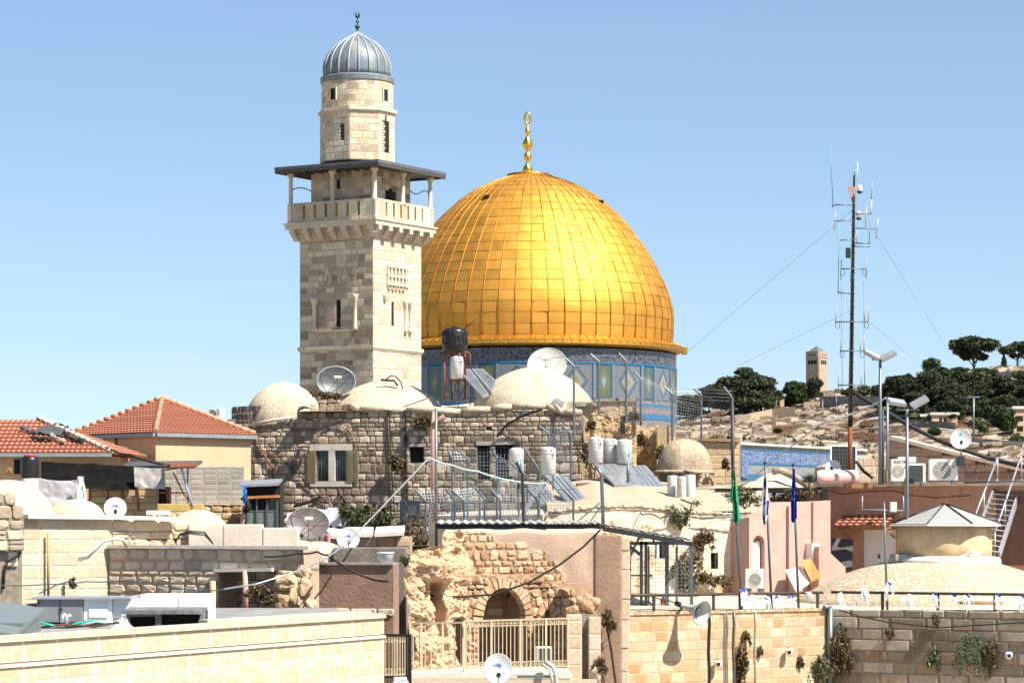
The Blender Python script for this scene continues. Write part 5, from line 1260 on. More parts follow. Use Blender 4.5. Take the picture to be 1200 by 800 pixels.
masonpart(f, t, 'stones', [(-12,575),(6,577),(16,584),(28,606)], Z(645,83.4), 'rubble', 'mortar_dark', (.28,.42), (.3,.55), .012, .05, .07, .22, seed=13, tr=(.4,1))
mb = MB(); f.body(mb, [(-12,576),(6,578),(16,585),(28,607)], GZ, -.2, -1.4); part('wall_core', mb, M['mortar_dark'], t)
# shaded wall to the right, turned away from the sun
Ya, Yb = 85.1, 79.6; Yb = 82.6; f = Fac(128,Ya,352,Yb)
t = thing('old_stone_wall', (X(240,82),82,GZ), 'weathered dark stone wall under a grey ledge slab', 'wall')
masonpart(f, t, 'stones', [(128,641),(352,643)], f.z(240,720), 'tanrubble', 'mortar_warm', (.24,.36), (.3,.6), .02, .05, .06, .22, [f.hole(256,345,669,735)], seed=14, tr=(.2,1))
mb = MB(); f.body(mb, [(128,642),(255,642.5)], GZ, -.2, -1.2); part('wall_core', mb, M['mortar_warm'], t)
mb = MB(); f.body(mb, [(256,666),(352,666)], f.z(300,669), -.2, -1.2); f.body(mb, [(346,642),(352,642)], GZ, -.2, -1.2); f.body(mb, [(256,643),(346,643)], f.z(300,668), -.2, -1.2); part('wall_core', mb, M['mortar_warm'], t)
mb = MB(); mb.beam(f.P(128,640,0), f.P(364,641.5,0), .3, .1); part('ledge_slab', mb, M['pale_concrete'], t)
mb = MB(); mb.beam(f.P(254,668,.1), f.P(322,667,.1), .2, .1); part('lintel', mb, M['pale_concrete'], t)
f3 = Fac(252,Ya+.6,352,Yb+1.2)
t2 = thing('recessed_wall', (X(300,83),83,GZ), 'recessed grey block wall in shade between two pipes', 'wall')
mb = MB(); masonry(mb, f3.A, f3.d, f3.L, f3.z(300,735), lambda u: f3.z(300,660), (.3,.4), (.5,.8), .01, .015, .015, 0, (), 15, .2, tr=(.1,.8)); part('blocks', mb, [M['tanrubble'], M['mortar_dark']], t2)
mb = MB(); f3.body(mb, [(252,662),(352,662)], GZ, -.2, -.5); part('wall_core', mb, M['mortar_dark'], t2)
for px, m_, yb, lab, r in ((290.5,'pinkpipe',722,'vertical pink drain pipe in the shaded recess',.085),(252.5,'cream_plaster',722,'cream pipe at the left of the shaded recess',.09)):
    mb = MB(); mb.tube([f.P(px,668 if px > 260 else 680,.15), f.P(px,yb,.15)], r, 10); single('drain_pipe', mb, M[m_], lab, 'pipe', 'drain pipes')
mb = MB(); mb.tube([f.P(333,672,.3),f.P(347,673,.35),f.P(350.5,677,.35),f.P(350.5,724,.35)], .12, 10); single('drain_pipe', mb, plain('tan_pipe', (.55,.40,.22), .6), 'tan elbow pipe beside the rough rocks', 'pipe', 'drain pipes')
def rock(px, py, Y, rx, ry, seed, label, m_='pinkrubble'):
    bm = bmesh.new(); bmesh.ops.create_icosphere(bm, subdivisions=3, radius=1); c = W(px,py,Y); mb = MB()
    for v in bm.verts:
        d = 1 + .45*mn.noise(v.co*1.3+Vector((seed,0,0))) + .18*mn.noise(v.co*4+Vector((0,seed,0)))
        v.co = Vector((v.co.x*rx*K*Y*d, v.co.y*rx*K*Y*.7*d, v.co.z*ry*K*Y*d))
    bm.verts.index_update(); mb.add([c+v.co for v in bm.verts], [[v.index for v in f_.verts] for f_ in bm.faces], random.Random(seed).uniform(.3,1)); bm.free()
    return single('rock', mb, M[m_], label, 'rock', 'rough rocks in the broken wall')
for i, (px,py,rx,ry,lab) in enumerate([(332,682,12,9,'rough rock at the top of the broken wall corner'),(327,700,11,13,'big rock at the base of the broken wall corner'),(338,698,9,9,'rock beside the tan elbow pipe'),(357,690,8,12,'pale rock right of the tan elbow pipe'),(362,712,9,11,'rock at the foot of the brown panel'),(340,716,11,9,'low rock between the pipes'),(358,672,8,7,'upper rock right of the tan elbow pipe')]):
    rock(px,py,80.9+.1*i,rx,ry,20+i,lab)
plant(308,684,80.6,.9,.55,'dry brown tuft hanging beside the rough rocks',5,n=420,size=.07,hang=True)
# white parapet blocks
t = thing('parapet', (X(290,86),86,Z(645,86)), 'whitewashed block parapet above the grey ledge', 'parapet')
for i, (a, b_, y0) in enumerate([(222,262,613),(262.5,308,614),(308.5,350,618)]):
    mb = MB(); mb.bbox(X(a,86),85.7,Z(645,86),X(b_,86),86.4,Z(y0,86),.04); part('block', mb, M['white_plaster'], t)
domepx('roof_vault', 372, 650, 634, 30, 86, 'dome_plaster', 'low white vault below the large grey dish', sq_=.8)
mb = MB(); 
for q in range(3):
    mb.tube([W(205,636,84.5),W(211,625+q,84.4),W(222,622+q*1.5,84.4),W(240,623+q*2,84.4),W(250,637,84.5)], .02, 5)
single('cable', mb, M['black_rubber'], 'loop of thin black cables over the white parapet', 'cable')
# ---------------------------------------------------------------- brown plaster panel
Yp = 84.2; f = Fac(366,Yp,462,Yp-.6)
t = thing('plastered_wall', (X(414,Yp),Yp,GZ), 'brown rough plastered wall panel framed by stones', 'wall')
mb = MB(); f.body(mb, [(373,661),(461,661)], GZ, 0, -.6); part('plaster', mb, M['brown_plaster'], t)
mb = MB(); f.bx(mb, 368, 461, 659, 661.5, -.6, .08, .8); f.bx(mb, 366, 372.5, 661.5, 715, -.3, .05, .3); part('frame', mb, M['concrete'], t)
mb = MB(); masonry(mb, f.A, f.d, f.L, f.z(414,722), lambda u: f.z(414,712), (.22,.26), (.4,.7), .01, .06, .02, .15, (), 16, .05, tr=(.4,1)); part('base_stones', mb, [M['rubble'], M['mortar_warm']], t)
mb = MB(); mb.bbox(X(391,85.5),85.2,GZ,X(476,85.5),86.5,Z(641,85.5),.05); single('concrete_wall', mb, plain('dark_concrete', (.20,.17,.14), .95, var=.35, bump=.8, dirt=((.08,.07,.06),1,.5,.6)), 'dark stained concrete wall top behind the white bucket', 'wall')
t = thing('bucket', (X(452,84.0),84.0,Z(660,84)), 'white plastic tub on the brown plaster wall', 'tub'); q = K*84; c = (X(452,84),83.9,0); zz = lambda y: Z(y,84)
mb = MB(); mb.lathe([(8.6*q,zz(659)),(9.6*q,zz(648)),(9.9*q,zz(647)),(9.3*q,zz(647)),(8.6*q,zz(657))], 24, c); part('tub', mb, M['dishwhite'], t)
mb = MB(); mb.tube([(c[0]+9.9*q*cos(i*pi/8), c[1]-9.9*q*sin(i*pi/8), zz(647.5)) for i in range(17)], .02, 5); part('rim', mb, M['white_paint'], t)
# ---------------------------------------------------------------- near wall with new cream courses and roof plant
f = Fac(-14,49.6,450,64)
t = thing('boundary_wall', (f.A.x+2,f.A.y,GZ), 'long new cream stone wall in the near left corner', 'wall')
mb = MB(); zt_ = -1.885
def course(z0, z1, rel, seed, lr, tr):
    masonry(mb, f.A, f.d, f.L, z0, z1, (z1-z0,z1-z0), lr, .0015, rel*.35, .003, 0, (), seed, .05, tr=tr)
z = zt_-.48
course(z+.02, zt_-.10, .02, 41, (.8,1.3), (.1,.6))
for i, h in enumerate((.30,.20,.34,.22,.30,.26,.3,.3,.3)):
    z1 = z-.06 if i == 0 else z; z = z1-h; course(z, z1, .012 if i % 2 else .02, 50+i, (.5,1.1), (.0,.65) if i % 2 == 0 else (.5,1))
part('courses', mb, [M['newashlar'], plain('cream_mortar', (.72,.60,.42), .95, var=.08)], t)
mb = MB(); q = lambda u, o, z_: f.A + f.d*u + f.n*o + Vector((0,0,z_))
def longbox(z0, z1, o0, o1):
    mb.add([q(0,o1,z0),q(f.L,o1,z0),q(f.L,o1,z1),q(0,o1,z1),q(0,o0,z0),q(f.L,o0,z0),q(f.L,o0,z1),q(0,o0,z1)], [(0,1,2,3),(5,4,7,6),(3,2,6,7),(1,0,4,5),(0,3,7,4),(2,1,5,6)], .7)
longbox(GZ, zt_-.1, -.6, -.05); part('wall_core', mb, M['newashlar'], t)
mb = MB(); longbox(zt_-.1, zt_, -.45, .06); part('coping', mb, M['newashlar'], t)
mb = MB(); longbox(zt_-.55, zt_-.49, -.05, .045); part('string_course', mb, M['white_plaster'], t)
t = thing('flat_roof', (X(150,70),70,GZ), 'flat dark felt roof behind the near cream wall', 'roof')
mb = MB(); a, b_ = f.A + f.n*-.6, f.B + f.n*-.6
mb.prism([(a.x,a.y),(b_.x,b_.y),(b_.x-1.5,80),(a.x-6,80)], GZ, zt_-.32); part('slab', mb, plain('grey_roof_felt', (.22,.22,.22), .9, var=.35, scale=1.2, bump=.5, dirt=((.45,.42,.38),.8,.5,.6)), t)
mb = MB(); mb.beam(W(238,729,62.5)+Vector((0,0,0)), W(430,718,66.2), .3, .12); part('roof_kerb', mb, M['ashlar'], t)
Ya = 66.0; zr_ = zt_-.32
t = thing('air_handler', (X(100,Ya),Ya,zr_), 'long grey and white air handling box on the near roof', 'air handler')
for (a, b_, y0, y1, m_, nm, o) in ((43,97,700,729,'zincbox','grey_casing',0),(97.3,131,700.5,727,'white_paint','white_casing',.05),(131.3,163,702,724,'white_paint','white_casing',.15)):
    if m_ == 'zincbox': M.setdefault('zincbox', plain('grey_sheet_casing', (.20,.21,.22), .5, .1, var=.12, dirt=((.3,.28,.25),.9,.6,.3)))
    mb = MB(); mb.bbox(X(a,Ya),Ya+o,max(zr_+.05,Z(y1,Ya)),X(b_,Ya),Ya+1.3,Z(y0,Ya),.025); part(nm, mb, M[m_], t)
mb = MB(); mb.obox(W(100,699.6,Ya+.6), (58*K*Ya,0,0), (0,.68,0), (0,0,.025)); part('cover_plate', mb, M['lightsteel'], t)
for a, b_, y0, y1 in ((104,126,706,723),(134,158,707,721)):
    mb = MB(); mb.box(X(a,Ya),Ya+.02 if a<130 else Ya+.13,Z(y1,Ya),X(b_,Ya),Ya+.2,Z(y0,Ya)); part('access_panel', mb, plain('pale_blue_panel', (.60,.66,.70), .5, var=.05), t)
mb = MB(); mb.beam(W(70,702,Ya-.01), W(70,727,Ya-.01), .012); mb.tube([W(45,705,Ya-.02),W(45.8,705,Ya-.02)], .06, 8); mb.tube([W(48,715,Ya-.03),W(49,715,Ya-.03)], .03, 6); mb.tube([W(71,713,Ya-.03),W(73,713,Ya-.03)], .03, 6); part('latches', mb, M['black_plastic'], t)
mb = MB(); a = W(37,722,Ya); mb.add([W(31,707,Ya+.3),W(44,706,Ya+.1),W(43,728,Ya),W(35,727,Ya+.1),W(31,707,Ya+.8),W(44,706,Ya+.8),W(43,728,Ya+.8),W(35,727,Ya+.8)], [(0,3,2,1),(4,5,6,7),(0,1,5,4),(1,2,6,5),(2,3,7,6),(3,0,4,7)]); part('duct_hood', mb, M['dishgrey'], t)
t = thing('white_cabinet', (X(205,69),69,zr_), 'long white panelled cabinet behind the rusty frame', 'cabinet')
mb = MB(); mb.bbox(X(164,69),69,zr_,X(246.5,69),70.2,Z(696,69),.02); part('body', mb, M['white_paint'], t)
for a, b_ in ((166,208),(210,245)):
    mb = MB(); mb.box(X(a,69),68.97,Z(716,69),X(b_,69),69.1,Z(699,69)); part('panel', mb, plain('pale_blue_panel', (.62,.67,.71), .5, var=.05), t)
t = thing('grille_box', (X(194,64.5),64.3,zr_), 'rusty black steel frame box with an open dark front', 'frame box')
mb = MB(); Yg = 64.3
mb.box(X(150,Yg),Yg+.25,zr_,X(238,Yg),Yg+1.0,Z(716,Yg)); part('dark_inside', mb, M['black'], t)
M['rustgrey'] = plain('grey_rusted_steel', (.17,.165,.155), .8, .2, var=.5, scale=5, dirt=((.40,.38,.35),1,.5,.6))
mb = MB(); mb.obox(W(194,715,Yg+.5), (46*K*Yg,0,0), (0,.62,.02), (0,0,.045)); part('top_plate', mb, M['rustgrey'], t)
for a, b_ in ((148,152),(182,189),(234,240)):
    mb = MB(); mb.box(X(a,Yg),Yg-.02,zr_,X(b_,Yg),Yg+.2,Z(715.5,Yg)); part('upright', mb, M['rustgrey'], t)
mb = MB(); mb.box(X(148,Yg),Yg,Z(722,Yg),X(182,Yg),Yg+.12,Z(717,Yg)); part('front_plate', mb, M['rustgrey'], t)
single('white_sack', sheet(W(128,739,62.5), W(156,735,63), W(147,724,64), W(142,724,64), 14, 10, .10, 4), M['dishwhite'], 'crumpled white sack lying on the near roof', 'sack')
t = thing('metal_canopy', (X(10,62),62,zr_-.2), 'grey green sheet roof corner at the left edge', 'canopy')
mb = MB(); mb.obox(W(4,724,60.5), (32*K*60.5,0,-.10), (0,1.8,.22), (0,0,.04)); part('sheet', mb, plain('grey_green_sheet', (.16,.19,.185), .5, .2, var=.12), t)
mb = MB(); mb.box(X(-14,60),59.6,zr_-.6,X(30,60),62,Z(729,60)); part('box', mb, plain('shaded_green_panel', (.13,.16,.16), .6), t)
mb = MB(); mb.tube([W(72.5,729,64.6),W(74,721,64.6),W(77,719,64.6)], .035, 7); mb.tube([W(78.5,730,64.6),W(78.5,722,64.6),W(83,720,64.6)], .035, 7); single('vent_pipes', mb, M['white_paint'], 'pair of small white bent pipes before the grey casing', 'pipe')
for i, (pts, m_, lab) in enumerate([([(42,728),(55,732),(66,734)],'logo_green','green hose at the left on the near roof'),([(76,735),(90,731),(108,728),(125,731)],'logo_green','green hose bundled before the white casing'),([(30,733),(60,737),(100,734),(140,730)],'black_rubber','black cable across the near roof'),([(36,736),(80,732),(110,735),(128,732)],'rust','rusty rod lying on the near roof'),([(95,733),(112,729),(132,729.5)],'white_paint','white pipe lying before the white casing'),([(0,738),(40,739),(80,738)],'steel','grey pipe lying along the near roof at the left')]):
    mb = MB(); mb.tube([W(px,py-1,63.4) for px, py in pts], .028, 6); single('roof_pipe', mb, M[m_], lab, 'pipe', 'pipes and hoses on the near roof')
# wires across the lower left
cable([W(-5,685,81.5),W(56,684,81.5),W(100,681,81.5),W(150,679,81),W(230,691,79),W(262,690,78)], .018, 'steel', 'grey wire crossing the sunlit ashlar wall', sag=.03)
cable([W(262,690,78),W(300,684,78),W(340,672,78.5),W(380,655,80),W(405,638,82),W(440,602,86),W(503,536,93.5)], .026, 'lightsteel', 'long pale cable rising from the wall to the pink pole', sag=.0)
cable([W(46,695,81),W(66,685,81),W(84,680,81)], .02, 'steel', 'thin wire forking over the ashlar wall')
mb = MB(); c = W(85,682.5,81.2); leaves(mb, c, (.12,.1,.16), 60, .07, random.Random(3)); single('cable_knot', mb, M['black_rubber'], 'black knot of tape on the wire over the ashlar wall', 'cable joint')
cable([W(310,652,82),W(350,648,82),W(372,646,82),W(385,650,81.5),W(402,662,81),W(430,676,81),W(455,681,80)], .03, 'black_rubber', 'black cable drooping over the brown plaster panel', sag=.03)
# dishes and unit on the left
dish(W(135,595,86.6), W(135,606,87.0), 26*K*86.6, (.15,-1,.28), 'dishwhite', 'small round white dish on the ashlar wall coping', 'blue')
ac_unit(172,199,598,605.5,87.2,'low white air conditioner half hidden behind the ashlar coping', side='fan')
dish(W(361,612.5,92), W(361,632,92.6), 38*K*92, (.12,-.95,.30), 'dishbrown' if 'dishbrown' in M else (M.setdefault('dishbrown', plain('tarnished_dish', (.13,.115,.11), .5, .1, var=.12, dirt=((.45,.30,.22),1,.55,.5))) and 'dishbrown'), 'big tarnished grey dish below the shuttered window', None, 1.30, True)
dish(W(408,630.5,88), W(408,650,88.4), 26.5*K*88, (.12,-1,.3), 'dishwhite', 'round white dish with blue print before the grey wall', 'blue')
# ---------------------------------------------------------------- main grey rubble house and its domes
YM = 118.0; f = Fac(268, 119.4, 682, 116.6); FM = f
t = thing('stone_house', (X(475,YM), YM+5, GZ), 'large old grey rubble stone house with a shuttered double window', 'house')
top = [(268,493),(300,498),(346,489),(360,481),(372,468),(382,464),(395,466),(410,475),(421,480),(476,481),(540,483),(575,480),(600,477),(640,476),(660,484),(682,484)]
holes = [f.hole(371,385,528,563), f.hole(393,405.5,528,563), f.hole(480,496.5,523.5,542), f.hole(559.5,573.5,522,560), f.hole(580.5,601,521,560), f.hole(570,576,500,504)]
masonpart(f, t, 'stones', top, Z(640,YM), 'rubble', 'mortar_dark', (.19,.36), (.17,.44), .012, .035, .09, .15, holes + [f.hole(362,414,519.5,528), f.hole(362,414,563,571), f.hole(385,393,528,563), f.hole(556,604,516.5,522), f.hole(476,500,519,523.5)], seed=31)
mb = MB(); f.body(mb, [(a,b_+5) for a,b_ in top], GZ, -.22, -9); part('wall_core', mb, M['mortar_dark'], t)
wnd = thing('window_tmp', (0,0,0), '', '') if False else None
def windowpart(t, f, px0, px1, y0, y1, o=-.2, bars=4, m_='glass', hb=3):
    mb = MB(); f.bx(mb, px0, px1, y0, y1, o-.02, o); w_ = mb.build('window', M[m_], t)
    mb = MB(); a, b_ = f.u(px0), f.u(px1); c = (px0+px1)/2; z0, z1 = f.z(c,y1), f.z(c,y0)
    for i in range(bars):
        u = a+(b_-a)*(i+.5)/bars; p = f.A+f.d*u+f.n*(o+.12); mb.tube([(p.x,p.y,z0),(p.x,p.y,z1)], .014, 5)
    for i in range(hb):
        z = z0+(z1-z0)*(i+.6)/hb; p, q = f.A+f.d*a+f.n*(o+.12), f.A+f.d*b_+f.n*(o+.12); mb.tube([(p.x,p.y,z),(q.x,q.y,z)], .012, 5)
    if bars: mb.build('window_bars', M['steel'], w_)
    return w_
windowpart(t,f,371,385,528,563); windowpart(t,f,393,405.5,528,563); windowpart(t,f,480,496.5,523.5,542,bars=0,m_='black'); windowpart(t,f,559.5,573.5,522,560,bars=3,m_='black',hb=4); windowpart(t,f,580.5,601,521,560,bars=5,m_='black',hb=5)
mb = MB()
for (a,b_,y0,y1,tt) in ((363,413,520,527.6,.9),(363,413,563.6,570,.75),(385.4,392.6,527.9,563.3,.8),(558,578,517,521.6,.3),(578.6,604,516.6,520.8,.4),(478,499,519.5,523.3,.2)):
    mb = MB(); f.bx(mb, a, b_, y0, y1, -.22, .06, tt)
    M.setdefault('pale_lintel', stone_mat('pale_lintel', [(.36,.31,.25),(.50,.45,.38),(.58,.53,.45)], gamt=.3)); part('lintel', mb, M['pale_lintel'], t)
for a, b_ in ((360,370.6),(406.2,414),(414.4,420.5)):
    mb = MB(); f.bx(mb, a, b_, 528, 564.5, .05, .09)
    c = (a+b_)/2
    for i in range(14): f.bx(mb, a+1, b_-1, 529.5+i*2.4, 530.9+i*2.4, .09, .105, .2)
    part('shutter', mb, M['olive'], t)
mb = MB(); Pm = lambda u, z, o: f.A + f.d*u + f.n*o + Vector((0,0,z))
voussoirs(mb, Pm, f.u(391), f.z(391,521), 20*K*YM, 19*K*YM, .26, 19, .09, 7, a0=.15, a1=pi-.15, tr=(.1,.8)); part('relieving_arch', mb, M['rubble'], t)
mb = MB(); mb.tube([f.P(a,b_,.12) for a,b_ in ((299,497),(322,492),(346,488.5))], .06, 8); part('roof_gutter', mb, M['white_plaster'], t)
mb = MB()    # plaster edge along the top
tp = [(a,b_) for a,b_ in top if a >= 405]
for (a, ya), (b_, yb) in zip(tp, tp[1:]):
    mb.tube([f.P(a,ya-.5,-.05), f.P((a+b_)/2,(ya+yb)/2-1.2,-.02), f.P(b_,yb-.5,-.05)], [.13,.17,.13], 7)
part('roof_edge', mb, M['dome_plaster'], t)
mb = MB(); mb.grid(lambda u,v: (X(350,YM)+u*(X(690,YM)-X(350,YM)), YM+.2+v*8, Z(480,YM)+.6*v*(1+.3*mn.noise(Vector((u*9,v*3,1))))-.1*abs(u-.5)), 30, 8); part('roof_surface', mb, M['dome_plaster'], t)
mb = MB()
for px, y0, y1 in ((397,598,601),(408,597,601.5)): f.bx(mb, px-2.5, px+2.5, 598-1, 603, 0, .22, .9)
part('bracket_stones', mb, M['trim'], t)
domepx('roof_dome', 333, 494, 447.5, 46, 123, 'dome_plaster', 'pale plaster dome left of the minaret', zlow=Z(530,123), sq_=1.15)
domepx('roof_dome', 452, 488, 444, 70, 122.5, 'dome_plaster', 'low pale dome directly before the minaret foot', zlow=Z(520,122), sq_=1.5)
domepx('roof_dome', 625, 486, 430, 72, 121, 'dome_plaster', 'largest pale roof dome before the tiled drum', zlow=Z(520,121), sq_=1.2)
t = thing('round_wall', (X(288,119.5),121,GZ), 'round dark stone base under the left plaster dome', 'wall')
q = K*121; mb = MB(); rnd = random.Random(3); cx_, cy_ = X(312,121.5), 123.3; r = 45*q
mb.lathe([(r-.1,GZ),(r-.1,Z(480,121))], 40, (cx_,cy_,0), mi=1)
z = Z(500,121)
while z < Z(480.5,121):
    a = rnd.uniform(0,.2); a1 = a+2*pi
    while a < a1-.03:
        w_ = min(rnd.uniform(.08,.16), a1-a); vs = []
        for zz_ in (z+.012, z+.30): 
            for i in range(3): an = a+.004+(w_-.008)*i/2; rr = r+rnd.uniform(-.02,.03); vs.append((cx_+rr*cos(an), cy_+rr*sin(an), zz_))
        mb.add(vs, [(0,1,4,3),(1,2,5,4)], rnd.uniform(0,.6)); a += w_
    z += .31
part('stones', mb, [stone_mat('purple_grey_stone', [(.13,.10,.09),(.20,.16,.15),(.27,.23,.21)]), M['mortar_dark']], t)
ac_unit(246,262,478.5,492,120,'small air conditioner on the ridge beside the red hipped roof', yaw=-.5, side='fan')
# cables and small things on the main wall
for i, (pts, r, lab) in enumerate([([(457,481),(458,520),(460,560),(463,600)],.03,'black cable hanging down the middle of the rubble house'),([(476,480),(476,525),(478,600)],.05,'black pipe down the rubble house before the small window'),([(455,478),(454,510),(460,548)],.02,'thin black cable beside the hanging black cable')]):
    cable([f.P(a,b_,.1) for a,b_ in pts], r, 'black_rubber', lab, group='cables on the rubble house')
mb = MB(); mb.beam(W(246,492.6,120),W(276,492.6,120.6),.12); single('wall_bracket', mb, M['steel'], 'steel bracket carrying the small air conditioner by the red roof', 'bracket')
cable([f.P(300,506,.1),f.P(308,530,.1),f.P(320,548,.1),f.P(321,568,.1)], .035, 'rust', 'rust red wire down the left side of the rubble house')
cable([f.P(345,593,.12),f.P(362,589,.2),f.P(377,581,.1)], .06, 'black_rubber', 'thick black cable above the big tarnished dish')
cable([f.P(397,577,.1),f.P(408,590,.1),f.P(424,602,.1)], .06, 'black_rubber', 'thick black cable running down to the green bush')
cable([f.P(318,527,.1),f.P(345,550,.12),f.P(378,583,.1),f.P(395,598,.12)], .022, 'black_rubber', 'thin slack cable crossing below the shuttered window')
cable([f.P(583,512,.15),f.P(595,498,.25),f.P(615,487,.35),f.P(638,480,.5)], .05, 'black_rubber', 'black hose arching to the roof air conditioner')
plant(382,468,117.6,1.3,.35,'dry brown tuft on the pointed top of the rubble house',1,n=300,size=.09)
plant(496,486,117.7,.8,.5,'dry tuft hanging on the rubble house beside the pink pole',2,n=300,size=.09,hang=True)
plant(465,556,117.7,.7,1.0,'dark dry tuft on the rubble house before the cables',3,n=300,size=.09)
t = thing('meter_box', (X(478,117),117,Z(613,117)), 'dark blue cabinet in the shade of the rubble house', 'cabinet')
mb = MB(); mb.bbox(X(469,117),116.6,Z(611,117),X(492,117),117.6,Z(586,117),.03); part('body', mb, plain('dark_blue_box', (.025,.035,.045), .5), t)
mb = MB(); mb.box(X(479,117),116.58,Z(604,117),X(489,117),116.7,Z(592,117)); part('door', mb, plain('blue_grey_box', (.05,.065,.075), .5), t)
t = thing('dead_creeper', (X(490,116.5),116.5,Z(638,116.5)), 'tangle of bare dark branches below the blue cabinet', 'plant')
mb = MB(); rnd = random.Random(8)
for i in range(26):
    a = Vector((rnd.uniform(X(474,116.5),X(500,116.5)),116.3,Z(638,116.5))); p = [a]
    for j in range(5): a = a+Vector((rnd.uniform(-.35,.35),rnd.uniform(-.1,.1),rnd.uniform(.1,.4))); p.append(a)
    mb.tube(p, [.035,.03,.025,.02,.015,.01], 4)
part('branches', mb, M['bark'], t)
# big bush, white cloths, low walls in front of the house
rnd = random.Random(6); b_ = W(432,618,112)
t = thing('green_bush', b_, 'green spiky bush growing before the shuttered window wall', 'bush')
lf = MB(); st = MB()
for i in range(26):
    e = b_ + Vector((rnd.uniform(-1.0,1.0), rnd.uniform(-.5,.4), rnd.uniform(.05,1.0)*rnd.uniform(.5,1)))
    st.tube([b_+Vector(((e-b_).x*.3,0,-.1)), (b_+e)/2+Vector((0,0,.1)), e], [.03,.02,.01], 4); leaves(lf, e, (.28,.26,.22), 90, .08, rnd, tr=(0,1), shell=.1)
part('stems', st, M['bark'], t); part('foliage', lf, leaf_mat('bush_leaves', [(.016,.024,.010),(.032,.045,.016),(.06,.075,.028),(.10,.10,.045)]), t)
single('white_sheet', sheet(W(334,610,113), W(400,616,112.2), W(398,594,112.6), W(338,600,113.4), 20, 10, .10, 5), M['white_paint'], 'white plastic sheet behind the big tarnished dish', 'plastic sheet')
t = thing('low_wall', (X(440,108),108,GZ), 'low cream stone wall with pale broken slabs on top', 'wall')
f = Fac(380,108,480,108); masonpart(f, t, 'stones', [(380,627),(480,627)], Z(660,108), 'ashlar', 'mortar_dark', (.3,.4), (.5,.9), .012, .02, .03, .1, seed=32)
mb = MB(); f.body(mb, [(380,628),(480,628)], GZ, -.2, -3); part('wall_core', mb, M['mortar_warm'], t)
for i,(a,b_,y) in enumerate([(384,404,624),(406,437,622),(440,474,621)]):
    mb = MB(); mb.obox(W((a+b_)/2,y+1,108), ((b_-a)/2*K*108,0,.03*(i-1)), (0,.6,.12), (0,0,.07)); part('slab', mb, M['pale_concrete'], t)
t = thing('gas_bottle', (X(385,107),107,Z(645,107)), 'narrow pink and white cylinder beside the white dish', 'cylinder')
mb = MB(); mb.lathe([(.06,0),(.065,.05),(.065,.5)], 14, (X(385,87.5),87.5,Z(645,87.5))); part('lower', mb, plain('maroon_paint', (.35,.08,.12), .5), t)
mb = MB(); mb.lathe([(.062,.51),(.06,.62),(.03,.66)], 14, (X(385,87.5),87.5,Z(645,87.5))); part('upper', mb, M['white_paint'], t)
# ---------------------------------------------------------------- warm plastered wall right of it
f = Fac(676,117.2,746,117.2)
t = thing('yellow_house', (X(710,117),120,GZ), 'warm yellow rubble house with a slit window beside the grey house', 'house')
roughwall(f, t, 'rubble_face', 676, 746, 585, [(676,484),(686,478),(700,471),(722,470),(746,470)], [(727,732,488,508)], 'yellowstone', 5, .38, .9, 4.2, .04)
mb = MB(); f.body(mb, [(676,485),(700,472),(746,471)], GZ, -.22, -4); part('wall_core', mb, M['mortar_warm'], t)
windowpart(t,f,727,732,488,508,bars=1,hb=0,m_='zinc')
mb = MB(); 
for a,b_,y in ((675,700,474),(698,724,468.5),(722,747,468)): f.bx(mb, a, b_, y-2, y+2, -.6, .12, .4)
part('cornice', mb, M['grey_dome'], t)
mb = MB(); f.bx(mb, 660, 702, 470, 484, -1.2, -.25); part('parapet', mb, plain('stained_render', (.50,.42,.30), .95, var=.3, bump=.6, dirt=((.2,.16,.12),1,.5,.5)), t)
f = Fac(746,118.6,792,118.6)
t = thing('broken_wall', (X(768,118.5),119,GZ), 'broken yellow stone wall with dry tufts under the tiled drum', 'wall')
roughwall(f, t, 'rubble_face', 746, 793, 585, [(746,499),(765,500),(772,497),(784,500),(793,507)], [], 'yellowstone', 6, .38, .9, 3.8, .05)
mb = MB(); f.body(mb, [(746,500),(772,499),(792,508)], GZ, -.22, -2.5); part('wall_core', mb, M['mortar_warm'], t)
f = Fac(770,117.6,784,117.6); mb = MB(); f.body(mb, [(770,500),(784,500)], GZ, 0, -.9); single('buttress', mb, M['yellowstone'], 'narrow yellow stone pier on the broken wall', 'buttress')
f = Fac(790,119.5,866,119.5)
t = thing('terrace_wall', (X(828,119.5),120,GZ), 'sunlit yellow block wall right of the weathered dome', 'wall')
masonpart(f, t, 'stones', [(790,513.5),(866,517)], Z(600,119.5), 'yellowstone', 'mortar_warm', (.26,.34), (.3,.55), .006, .015, .02, .0, seed=35, tr=(.45,1))
mb = MB(); f.body(mb, [(790,514.5),(866,518)], GZ, -.2, -2); part('wall_core', mb, M['mortar_warm'], t)
mb = MB(); mb.beam(f.P(789,513.2,-.2), f.P(866,516.4,-.2), .7, .12); part('coping', mb, plain('brown_coping', (.34,.22,.10), .9, var=.3), t)
